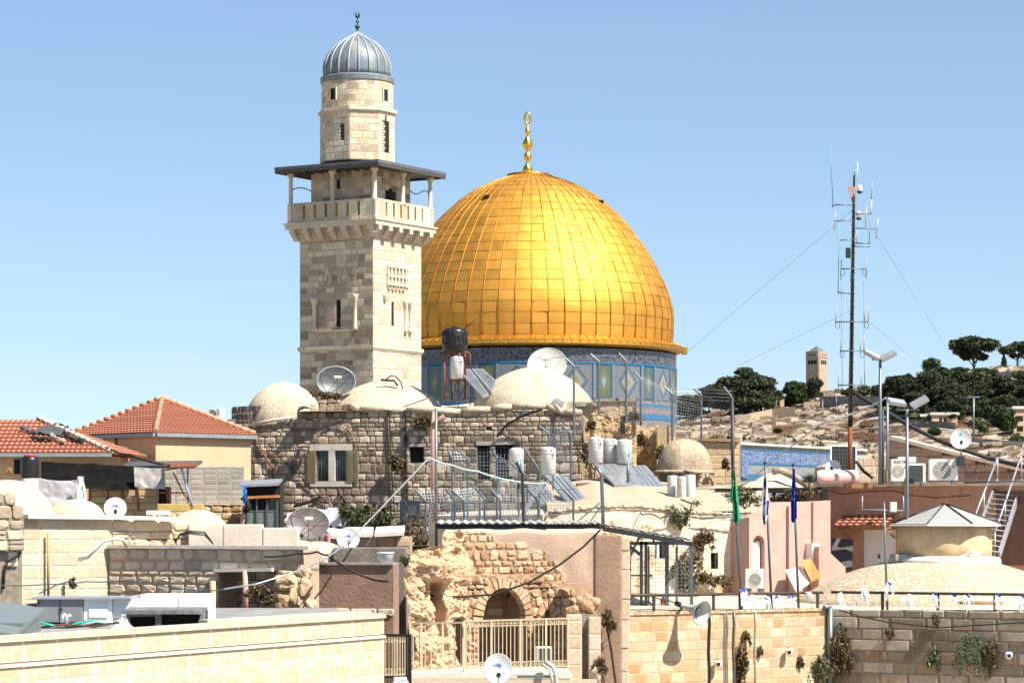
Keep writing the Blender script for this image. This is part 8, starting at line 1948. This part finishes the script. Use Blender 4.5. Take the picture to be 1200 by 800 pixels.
# ---------------------------------------------------------------- the ruin with arches
YR = 80.0; f = Fac(456,78.4,706,82.0); FR = f
t = thing('ruin', (X(580,YR),YR+1,GZ), 'ruined peach rubble wall with a big broken arch', 'ruin')
topr = interp([(456,706),(460,690),(464,666),(470,655),(477,645),(490,641),(503,640),(512,630),(520,623),(545,621.5),(582,622),(584,640),(600,640),(620,645),(632,650),(645,655),(655,660),(662,672),(680,690),(706,700)])
def ell(px,py,cx_,cy_,rx,ry): return ((px-cx_)/rx)**2+((py-cy_)/ry)**2
def sm(x, a, b_):
    x = min(1,max(0,(x-a)/(b_-a))); return x*x*(3-2*x)
mb = MB(); NX, NY = 130, 215; x0, x1, y0, y1 = 456., 562., 620., 806.; idx = {}
def rv(i, j):
    if (i,j) in idx: return idx[(i,j)]
    px = x0+(x1-x0)*i/NX; py = y0+(y1-y0)*j/NY; wx, wz = X(px,YR), Z(py,YR)
    o = .9*sm(py,640,800)*(1-sm(px,500,548))+.45*(1-sm(px,470,540))-.55*(1-sm(py,636,668))*sm(px,505,540)
    o -= .55*sm(px,492,495)*(1-sm(px,505,508))*sm(py,680,688)*(1-sm(py,742,750))                # tall niche
    o += .5*(1-sm(abs(px-500-(py-665)*.2),10,26))*sm(py,655,662)*(1-sm(py,676,684))              # broken vault lip
    q = Vector((wx*4.4,0,wz*5.2)); d, pt = mn.voronoi(q+Vector((.4*mn.noise(q*.7),0,.4*mn.noise(q*.7+Vector((9,0,0))))))
    o += min(.4,d[1]-d[0])*.14 + .20*mn.fractal(Vector((wx*1.5,3,wz*1.7)),.75,2.0,6) + .10*mn.ridged_multi_fractal(Vector((wx*1.1,7,wz*1.3)),.9,2.1,4,1.0,2.0)
    idx[(i,j)] = len(mb.v); mb.v.append(tuple(f.P(px,py,o-.05-.35*sm(px,545,562)))); mb.t.append(min(1,max(.25,.72+.5*mn.noise(Vector((pt[0].x*7.7,pt[0].z*5.3,1.7)))-(.25 if d[1]-d[0]<.05 else 0)))); return idx[(i,j)]
for j in range(NY):
    for i in range(NX):
        px = x0+(x1-x0)*(i+.5)/NX; py = y0+(y1-y0)*(j+.5)/NY
        if py < topr(px)+1.6*mn.noise(Vector((px*.16,0,0))) or (px < 460+3*mn.noise(Vector((py*.1,3,0))) and py < 760): continue
        if abs(px-534) < 11.5 and (py > 733 or ell(px,py,534,733,11.5,12.5) < 1) and py < 778: continue
        mb.f.append((rv(i,j+1),rv(i+1,j+1),rv(i+1,j),rv(i,j))); mb.m.append(0); mb.sm.append(False)
part('eroded_mass', mb, M['pinkrubble'], t)
Pr = lambda u,z,o: f.A+f.d*u+f.n*o+Vector((0,0,z)); kk = K*YR
class Off: pass
def shifted(o):
    g = Fac(456,78.4,706,82.0); g.A = g.A+g.n*o; return g
M['mortar_peach'] = plain('peach_mortar', (.34,.23,.14), .95, var=.3, scale=5)
rm = dict(hr=(.13,.32), lr=(.13,.40), gap=.013, rel=.06, jit=.13, cut=.25, tr=(.15,1))
def rub(name, px0, px1, top, zb, o, holes, seed, thick=.3):
    g = shifted(o); u0, u1 = f.u(px0), f.u(px1); mb = MB(); A_ = g.A+g.d*u0
    tp = interp([(f.u(a)-u0, f.z(a,b_)) for a, b_ in top]); hs = [(h[0],h[1]-u0,h[2]-u0)+tuple(h[3:]) for h in holes]
    masonry(mb, A_, g.d, u1-u0, zb, tp, holes=hs, seed=seed, thick=thick, **rm); return mb.build(name, [M['pinkrubble'], M['mortar_peach']], t)
rub('upper_rubble', 545, 680, [(545,626),(560,622),(582,623),(590,630),(612,632),(630,638),(648,645),(660,652),(672,664),(680,684)], f.z(600,690), -.75, [], 91)
ha = [f.hole(561,617,726,812,37), f.hole(523,545.5,733,778,12), f.hole(634,647,732,812,18)]
rub('front_rubble', 512, 704, [(512,700),(526,690),(545,681),(560,678),(622,676),(640,681),(660,690),(685,697),(704,704)], f.z(600,808), 0, ha, 92)
mb = MB(); a = [f.P(548,677.5,.03),f.P(640,680,.03),f.P(652,676,-.8),f.P(548,674,-.8)]
mb.grid(lambda u,v: (a[0]*(1-u)+a[1]*u)*(1-v)+(a[3]*(1-u)+a[2]*u)*v+Vector((0,0,.07*mn.noise(Vector((u*14,v*6,4))))), 50, 10, tint=.95); part('broken_ledge', mb, M['pinkrubble'], t)
mb = MB(); rnd = random.Random(14)
for _ in range(70):
    px = rnd.uniform(548,668); c = f.P(px,677+max(0,px-640)*.35,0)+f.n*rnd.uniform(-.7,.05); s_ = rnd.uniform(.05,.14)
    v = [c+Vector((x*s_*rnd.uniform(.7,1.4),y*s_,z*s_*rnd.uniform(.6,1))) for x,y,z in ((-1,-1,-1),(1,-1,-1),(1,1,-1),(-1,1,-1),(-1,-1,1),(1,-1,1),(1,1,1),(-1,1,1))]
    mb.add(v, [(0,3,2,1),(4,5,6,7),(0,1,5,4),(1,2,6,5),(2,3,7,6),(3,0,4,7)], rnd.uniform(.3,1))
tag(part('loose_stones', mb, M['pinkrubble'], t), kind='stuff')
g = shifted(-1.25); mb = MB(); masonry(mb, g.A+g.d*f.u(515), g.d, f.u(655)-f.u(515), f.z(580,808), lambda u: f.z(580,684), (.22,.3), (.25,.5), .01, .03, .06, .15, (), 93, .3, tr=(.2,.7)); part('niche_back', mb, [M['pinkrubble'], M['mortar_dark']], t)
mb = MB(); g = f
g.body(mb, [(505,686),(560,680),(622,678),(704,706)], f.z(600,684), -.3, -1.5); g.body(mb, [(545,690),(523,690)][::-1], f.z(530,722), -.3, -1.3)
for a_, b_ in ((547,560),(618,633),(648,704)): g.body(mb, [(a_,700),(b_,700)], GZ, -.3, -1.5)
part('wall_core', mb, M['mortar_peach'], t)
mb = MB(); voussoirs(mb, Pr, f.u(589), f.z(589,726), 28*kk, 37*kk, .34, 19, .10, 3, a0=-.05, a1=pi+.05, tr=(.3,1))
voussoirs(mb, Pr, f.u(534.2), f.z(534,733), 11.3*kk, 12*kk, .24, 9, .10, 4, a0=0, a1=pi, tr=(.3,1))
voussoirs(mb, Pr, f.u(640.5), f.z(641,732), 6.5*kk, 18*kk, .30, 8, .12, 5, a0=.1, a1=pi-.1, tr=(.3,1))
part('arch_stones', mb, M['pinkrubble'], t)
# smooth plastered wall and pier beside the ruin
t = thing('plastered_wall', (X(640,82.3),83,GZ), 'smooth salmon plastered wall top behind the rubble ruin', 'wall')
mb = MB(); xx0, xx1 = X(522,83.4), X(706,83.4)
def pl(u, v):
    a = v*3.0; x = xx0+(xx1-xx0)*u; zt_ = Z(620.5,83.4)+.05*mn.noise(Vector((x*1.5,0,0)))
    if a < 2: return (x, 83.4+.04*mn.noise(Vector((x*2,a*3,1))), GZ+(zt_-.12-GZ)*(a/2)**.3)
    an = (a-2)*pi/2; return (x, 83.4+.30*(1-cos(an)), zt_-.12+.14*sin(an))
mb.grid(pl, 60, 30); mb.box(xx0,83.7,GZ,xx1,84.4,Z(620.5,83.4)); part('plaster', mb, M['salmon_plaster'], t)
t = thing('plastered_pier', (X(715,79),79.5,GZ), 'tall brown roughcast pier with a cream right edge', 'pier')
mb = MB(); mb.bbox(X(697,79),79.0,GZ,X(729,79),80.6,Z(626.5,79),.06); part('roughcast', mb, M['brown_plaster'], t)
mb = MB(); rnd = random.Random(6); z = Z(800,79)-1
while z < Z(632,79): 
    h = rnd.uniform(.5,.9); mb.bbox(X(728.5,79),79.05+rnd.uniform(0,.05),z,X(728.5,79)+rnd.uniform(.16,.26),80.5,min(z+h-.02,Z(630,79)),.02,rnd.random()); z += h
part('corner_stones', mb, M['yellowstone'] if False else M['ashlar'], t)
# broken block and small pillars at right foot of the ruin
f = Fac(664,78.2,704,78.2)
t = thing('stone_pillar', (X(680,78),78.3,GZ), 'cream block pillars with a dark gap beside the brown pier', 'pillar')
mb = MB(); masonry(mb, f.A, f.d, f.u(682), f.z(680,815), lambda u: f.z(680,719), (.38,.46), (.4,.6), .006, .012, .015, 0, (), 81, .5, tr=(.5,1)); g = Fac(690,78.3,704,78.3); masonry(mb, g.A, g.d, g.L, g.z(695,815), lambda u: g.z(695,722), (.38,.46), (.4,.6), .006, .012, .015, 0, (), 82, .5, tr=(.3,1)); part('blocks', mb, [M['ashlar'], M['mortar_pale']], t)
mb = MB(); f.bx(mb, 664.3,703.5,719.5,815,-1.0,-.45); part('gap_back', mb, M['mortar_dark'], t)
rock(690,708,78.8,12,11,90,'big broken cream block on the pillars beside the pier'); rock(671,716,78.7,9,7,91,'small broken stone on the left cream pillar')
plant(709,712,78.7,.55,.8,'brown dried bush hanging on the roughcast pier',140,n=700,size=.06,hang=True); plant(702,768,78.1,.4,.5,'small brown tuft low on the cream pillars',141,n=250,size=.06,hang=True)
cable([W(711,735,78.8),W(716,760,78.8),W(722,805,78.8)], .035, 'black_rubber', 'black cable running down the roughcast pier')
cable([W(704,620,79),W(684,640,79),W(655,662,79),W(620,682,79),W(580,696,79),W(540,699,79),W(505,698,79)], .03, 'black_rubber', 'black cable drooping in front of the ruin arch')
plant(475,664,78.9,.3,.3,'tiny green plant at the left end of the ruin',142,'broadleaf',n=90,size=.05)
# ---------------------------------------------------------------- terrace rail, gate and dish before the ruin
M['beige'] = plain('beige_painted_iron', (.62,.50,.33), .6, 0, var=.15); M['blackiron'] = plain('black_iron', (.012,.012,.014), .5, .3, var=.2)
t = thing('terrace_slab', (X(580,76),77,GZ), 'pale terrace floor edge under the beige railing', 'terrace')
mb = MB(); mb.box(X(480,75.3),75.3,GZ,X(668,75.3),79.4,Z(789,75.3)); part('floor', mb, M['pale_concrete'], t)
mb = MB(); mb.bbox(X(478,75.2),75.1,Z(795,75.2),X(669,75.2),75.7,Z(788,75.2)+.02,.02); part('kerb', mb, M['white_plaster'], t)
def iron_rail(fac, px0, px1, yt0, yt1, yb0, yb1, nb, posts, label, scroll=True):
    t = thing('iron_railing', fac.P((px0+px1)/2,yb0,0), label, 'railing', 'beige iron railings')
    yt = lambda p: yt0+(yt1-yt0)*(p-px0)/(px1-px0); yb = lambda p: yb0+(yb1-yb0)*(p-px0)/(px1-px0)
    for nm, fn in (('top_rail',yt),('bottom_rail',yb)):
        mb = MB(); mb.beam(fac.P(px0,fn(px0)), fac.P(px1,fn(px1)), .045); part(nm, mb, M['beige'], t)
    if scroll:
        for base in (3.2,):
            mb = MB(); mb.beam(fac.P(px0,yt(px0)+6.5), fac.P(px1,yt(px1)+6.5), .03); mb.beam(fac.P(px0,yb(px0)-6.5), fac.P(px1,yb(px1)-6.5), .03)
            n_ = int((px1-px0)/5.2)
            for i in range(n_):
                px = px0+(px1-px0)*(i+.5)/n_
                for yy, sg in ((yt(px)+3.3,1),(yb(px)-3.3,-1)):
                    mb.tube([fac.P(px+2.3*cos(a)*(1-.06*k_)-0, yy+2.6*sin(a)*(1-.06*k_), 0) for k_, a in enumerate([i*.3+2*pi*q_/9 for q_ in range(11)])], .014, 4)
            part('scrollwork', mb, M['beige'], t)
    for i in range(nb):
        px = px0+(px1-px0)*(i+.5)/nb; mb = MB(); mb.beam(fac.P(px,yt(px)), fac.P(px,yb(px)), .022); part('bar', mb, M['beige'], t)
    for px in posts:
        mb = MB(); mb.beam(fac.P(px,yt(px)-1), fac.P(px,yb(px)+4), .055); part('post', mb, M['beige'], t)
iron_rail(Fac(543,75.5,668,75.2), 544.5, 666.5, 727.5, 724, 783, 780, 26, [544.5,576,610,640,666], 'beige iron railing with scrolls before the big arch')
iron_rail(Fac(480,76.2,545,75.6), 481, 543.5, 730, 729, 789, 788, 9, [481,494,519,543], 'plain beige railing left of the big arch', scroll=False)
iron_rail(Fac(448,73.5,480,73.5), 450, 476, 745, 745, 790, 790, 9, [450], 'short beige railing behind the black gate')
t = thing('iron_gate', W(466,800,71.5), 'black iron gate frame at the end of the near wall', 'gate')
mb = MB()
mb.beam(W(448,744,71.5),W(482,744,71.5),.07); mb.beam(W(480,743,71.5),W(480,815,71.5),.10); mb.beam(W(476,744,71.5),W(476,815,71.5),.04); mb.beam(W(448,793,71.5),W(480,792,71.5),.05); part('frame', mb, M['blackiron'], t)
for i in range(8):
    mb = MB(); px = 451+i*3.2; mb.beam(W(px,744,71.5),W(px,815,71.5),.02); part('bar', mb, M['blackiron'], t)
mb = MB(); mb.tube([W(463,802,70.5),W(463,795,70.5),W(475,795,70.5),W(475,802,70.5)],.06,8); mb.box(X(461,70.5),70.4,Z(815,70.5),X(478,70.5),70.9,Z(798,70.5)); single('white_crate', mb, M['dishwhite'], 'white plastic crate at the foot of the black gate', 'crate')
ac_unit(627.5,645.5,757,776,76.2,'air conditioner behind the beige scroll railing', side='coil', yaw=.25)
dish(W(583.5,783,70), W(584,812,70.4), 36*K*70, (.05,-1,.22), 'dishwhite', 'nearest white dish with a blue logo at the bottom edge', 'blue', oval=.93)
mb = MB(); mb.tube([W(640,776,75),W(648,780,74.8),W(652,790,74.8),W(651,806,74.8)],.06,7); mb.tube([W(636,778,75),W(645,784,74.8),W(648,803,74.8)],.045,7); single('hose', mb, M['offwhite'], 'white bent hose below the air conditioner', 'hose')
domepx('white_mound', 542, 790, 781, 26, 76.6, 'white_plaster', 'low white plaster mound behind the beige railing', cat='mound', group=None)
f = Fac(478,75.0,700,75.0); mb = MB(); f.body(mb, [(478,795),(700,796)], GZ, -.1, -.3); single('terrace_wall', mb, M['ashlar'], 'cream wall face under the terrace railing', 'wall')
mb = MB(); f.bx(mb, 606,655,790.5,793.5,0,.14); single('grey_pipe', mb, M['steel'], 'short grey pipe on the terrace edge right of the near dish', 'pipe')
# ---------------------------------------------------------------- corrugated canopy and steel cage
t = thing('corrugated_canopy', W(610,640,92), 'long corrugated sheet canopy with a scalloped white edge', 'canopy')
mb = MB(); x0, x1 = X(508,90), X(704,90)
def corr(u, v): x = x0+(x1-x0)*u; return (x, 90+4.5*v, Z(612.6,90)+.10*v+.03*sin(x*2*pi/.27))
mb.grid(corr, 240, 3); mb.grid(lambda u,v: tuple(Vector(corr(u,v))-Vector((0,0,.02))), 240, 3); part('sheet', mb, plain('pale_corrugated_sheet', (.45,.44,.40), .5, .2, var=.15), t)
mb = MB(); mb.beam(W(512,616.5,90.3),W(704,616.5,90.3),.10,.16); mb.beam(W(512,616.5,94),W(704,616.5,94),.10,.16)
for i in range(9): px = 515+i*23.5; mb.beam(W(px,616.3,90.2),(X(px,90.2),94.2,Z(616.3,90.2)),.06,.08)
part('frame', mb, M['darksteel'], t)
t = thing('sloping_canopy', W(760,640,92), 'grey sheet canopy sloping down over the steel cage', 'canopy')
a = [W(690,611.5,91.5),W(812,632.5,91.5),W(812,632.5,91.5)+Vector((0,4.8,.05)),W(690,611.5,91.5)+Vector((0,4.8,.05))]
mb = MB(); nr = Vector((.16,0,1)).normalized()
mb.grid(lambda u,v: (a[0]*(1-u)+a[1]*u)*(1-v)+(a[3]*(1-u)+a[2]*u)*v+nr*(.03*sin(u*90)), 120, 3); mb.grid(lambda u,v: (a[0]*(1-u)+a[1]*u)*(1-v)+(a[3]*(1-u)+a[2]*u)*v+nr*(.03*sin(u*90)-.02), 120, 3); part('sheet', mb, plain('grey_roof_sheet', (.30,.31,.31), .5, .3, var=.2), t)
mb = MB(); e = Vector((0,0,-.14)); mb.beam(a[0]+e,a[1]+e,.08,.14); mb.beam(a[3]+e,a[2]+e,.08,.14)
for i in range(7): p = a[0]+(a[1]-a[0])*i/6+e; q_ = a[3]+(a[2]-a[3])*i/6+e; mb.beam(p,q_,.06,.08)
part('frame', mb, M['darksteel'], t)
def meshmat(name, pitch, wire, col):
    # welded wire: real wires in a regular grid, open in between
    m, nt, b = newmat(name); L = nt.links; tc = N(nt, 'ShaderNodeTexCoord'); sp = N(nt, 'ShaderNodeSeparateXYZ'); L.new(tc.outputs['UV'], sp.inputs[0])
    def line(o):
        a_ = N(nt,'ShaderNodeMath',operation='MULTIPLY'); a_.inputs[1].default_value = 1/pitch; L.new(o,a_.inputs[0])
        f_ = N(nt,'ShaderNodeMath',operation='FRACT'); L.new(a_.outputs[0],f_.inputs[0])
        l_ = N(nt,'ShaderNodeMath',operation='LESS_THAN'); l_.inputs[1].default_value = wire/pitch; L.new(f_.outputs[0],l_.inputs[0]); return l_.outputs[0]
    mxn = N(nt,'ShaderNodeMath',operation='MAXIMUM'); L.new(line(sp.outputs[0]),mxn.inputs[0]); L.new(line(sp.outputs[1]),mxn.inputs[1])
    L.new(mxn.outputs[0], b.inputs['Alpha']); b.inputs['Base Color'].default_value = (*col,1); b.inputs['Metallic'].default_value = .3; b.inputs['Roughness'].default_value = .5
    return m
M['mesh'] = meshmat('welded_wire_mesh', .105, .013, (.20,.22,.24)); M['mesh2'] = meshmat('coarse_wire_mesh', .12, .011, (.18,.20,.22)); M['mesh3'] = meshmat('fine_wire_mesh', .12, .013, (.20,.22,.24))
def meshpanel(pts, m_, t, name='wire_mesh'):
    P = [Vector(p) for p in pts]; mb = MB(); mb.add(P, [(0,1,2,3)]); o = mb.build(name, M[m_], t); me = o.data; ul = me.uv_layers.new(name='uv')
    e = (P[1]-P[0]).normalized(); n_ = e.cross(P[3]-P[0]).normalized(); g = n_.cross(e)
    for li, lp in enumerate(me.loops): d_ = P[lp.vertex_index]-P[0]; ul.data[li].uv = (d_.dot(e)+.003, d_.dot(g)+.003)
    return o
def fence(posts, m_, label, arm=True, panels=True, r=.04, ptm='bluesteel'):
    # posts: (x bend, y bend, x tip, y tip, x base, y base, distance)
    c = posts[len(posts)//2]; t = thing('security_fence', W(c[4],c[5],c[6]), label, 'fence', 'wire fences on the roofs')
    for (xb,yb,xt,yt,x0,y0,Y) in posts:
        mb = MB(); mb.tube([W(x0,y0,Y),W(xb,yb,Y),W(xt,yt,Y)], r, 7, smooth=False); part('post', mb, M[ptm], t)
    if panels:
        for p, q_ in zip(posts, posts[1:]):
            meshpanel([W(p[4],p[5],p[6]),W(q_[4],q_[5],q_[6]),W(q_[0],q_[1],q_[6]),W(p[0],p[1],p[6])], m_, t)
            meshpanel([W(p[0],p[1],p[6]),W(q_[0],q_[1],q_[6]),W(q_[2],q_[3],q_[6]),W(p[2],p[3],p[6])], m_, t)
    return t
fence([(499,587,487,574,499,626,95.2),(533,586,522,572,533,614,95.6),(544,587,530,574,544,614,95),(568,585,556,570,568,614,95.6),(586.5,586,575,573,586.5,614,95),(631,586,618,572,631,614,95.2),(672,585,660,573,672,614,95)], 'mesh', 'front row of angled fence posts on the corrugated canopy')
fence([(510.5,555,502,543,511,630,97),(562,579,555.5,569,562,614,96.4)], 'mesh', 'pair of angled posts left of the front row', panels=False)
fence([(530,538,524,526,530,614,99),(548,538,537,527,548,614,99.3),(582.5,538,577.5,527.5,582.5,614,99),(608,551,597,541,608,614,99.4),(632,551,614,525,632,614,99)], 'mesh3', 'second row of angled posts before the dark windows')
fence([(612,555,605,541,614,618,90.6)], 'mesh', 'single dark bent post on the canopy edge', panels=False, ptm='darksteel', r=.055)
fence([(643,508,632,499,643,530,106),(669,508,659,499,669,562,106)], 'mesh', 'two bent posts above the boiler with black marks')
fence([(672.6,429,663,420,672.6,514,116.2),(702,424,692,415,702,485,116.2),(734,424,725,414,734,495,116.2),(751,445,743,435,751,499,117),(788,462,778,453,788,516,117.5),(822,463,813,455,822,522,118.2),(858,466,848,453,858,545,116.6)], 'mesh2', 'tall wire fence before the tiled drum and the terrace wall', r=.05, ptm='steel')
t = thing('barbed_strand', W(840,460,118), 'thin strands above the tall fence by the pines', 'wire', 'wires above the fences')
mb = MB()
for dy in (0,4,8,12): mb.tube([W(788,456+dy,117.4),W(822,456+dy,118),W(858,458+dy,116.6)], .008, 4)
part('strand', mb, M['steel'], t)
# the tall dark post carrying the fence corner at the green flag
mb = MB(); mb.tube([W(858,466,112.5),W(859,560,112.5),W(861,600,112.5)], .07, 8); single('fence_post', mb, M['darksteel'], 'dark post rising beside the green flag', 'post')
# poles before the grey house
t = thing('pole', W(511,640,94), 'tall thin grey pole before the grey rubble house', 'pole'); mb = MB(); mb.tube([W(511,640,94),W(511,478,94)], .05, 8); part('shaft', mb, M['steel'], t)
t = thing('vent_pipe', W(507,610,96), 'tall pink pipe with an elbow beside the grey pole', 'pipe'); mb = MB(); mb.tube([W(507,612,96),W(507,498,96),W(509,482,96)], .07, 8); part('riser', mb, M['pinkpipe'], t)
mb = MB(); mb.tube([W(506,500,95.9),W(513,492,95.9),W(521,487,95.9)], .075, 8); part('elbow', mb, M['brown_plaster'], t)
cable([W(503,536,93.5),W(530,545,93.6),W(560,552,94),W(600,563,94),W(640,566,95)], .03, 'teal_pipe' if 'teal_pipe' in M else (M.setdefault('teal_pipe', plain('pale_green_cable', (.36,.46,.44), .5)) and 'teal_pipe'), 'pale green cable strung across the wire fences', sag=.04)
mb = MB()
for (a,b_) in (((672,614),(704,588)),((690,614),(706,592)),((600,612),(632,566)),((607,614),(641,562))): mb.tube([W(*a,96),W(*b_,96)], .05, 6)
single('brace', mb, M['steel'], 'diagonal steel braces behind the fence posts', 'brace') if False else None
for i,(a,b_,wd,lab) in enumerate([((674,613),(703,589),.05,'diagonal steel brace left of the panel post'),((690,613),(705,592),.05,'second diagonal brace beside the panel post'),((606,614),(637,563),.16,'broad pale diagonal strut behind the fence')]):
    mb = MB(); mb.beam(W(*a,97),W(*b_,97),wd); single('brace', mb, M['lightsteel'] if i == 2 else M['steel'], lab, 'brace', 'diagonal braces')
mb = MB(); mb.tube([W(707,622,92.5),W(705,556,92.5),W(699,546,92.5)], .06, 8); single('bent_post', mb, M['steel'], 'bent grey post in front of the three boilers', 'post')
mb = MB(); mb.tube([W(736,565,108),W(736,543,108)], .06, 8); single('short_post', mb, M['steel'], 'short grey post between the two upper solar panels', 'post')
# cage
Yc = 92.6; t = thing('steel_cage', W(775,716,Yc), 'blue grey steel cage with wire sides under the sloping canopy', 'cage')
for px, wd, dy in ((738,.07,0),(751.5,.10,0),(757,.10,0),(781.5,.13,0),(810.5,.11,0),(764,.06,2.2),(742,.06,2.2),(798,.08,2.4)):
    mb = MB(); mb.beam(W(px,717,Yc)+Vector((0,dy,0)), W(px,634 if dy == 0 else 640,Yc)+Vector((0,dy,0)), wd); part('post', mb, M['bluesteel'], t)
mb = MB(); mb.beam(W(736,636,Yc),W(812,636,Yc),.10); mb.beam(W(736,716,Yc),W(812,716,Yc),.06); mb.beam(W(738,674,Yc+1),W(765,674,Yc+1),.05)
mb.beam(W(766,636,Yc),W(766,622,Yc),.07); mb.beam(W(799,636,Yc),W(799,628,Yc),.07); mb.beam(W(751,650,Yc),W(738,640,Yc+.5),.08); mb.beam(W(738,652,Yc),W(751,626,Yc),.07)
mb.beam(W(738,636,Yc),W(738,636,Yc)+Vector((0,2.6,0)),.08); mb.beam(W(810.5,636,Yc),W(810.5,636,Yc)+Vector((0,2.6,0)),.08); part('rails', mb, M['bluesteel'], t)
meshpanel([W(738,716,Yc-.03),W(810,716,Yc-.03),W(810,637,Yc-.03),W(738,637,Yc-.03)], 'mesh2', t)
t = thing('fire_extinguisher', W(777,714,93.2), 'small red fire extinguisher standing in the steel cage', 'extinguisher')
mb = MB(); mb.lathe([(.075,0),(.085,.02),(.085,.33),(.05,.40),(.03,.42)], 14, W(777,714.5,93.2)); part('body', mb, plain('red_paint', (.45,.02,.02), .4), t)
mb = MB(); c = W(777,714.5,93.2)+Vector((0,0,.42)); mb.lathe([(.03,0),(.03,.05)], 8, c); mb.beam(c+Vector((-.05,0,.06)),c+Vector((.06,0,.08)),.03); part('valve', mb, M['black_plastic'], t)
board([W(738,716,93.6),W(751,715,93.6),W(749,703,94.6),W(738,697,94.6)], .03, M['offwhite'], 'pale sheet leaning in the left of the steel cage')
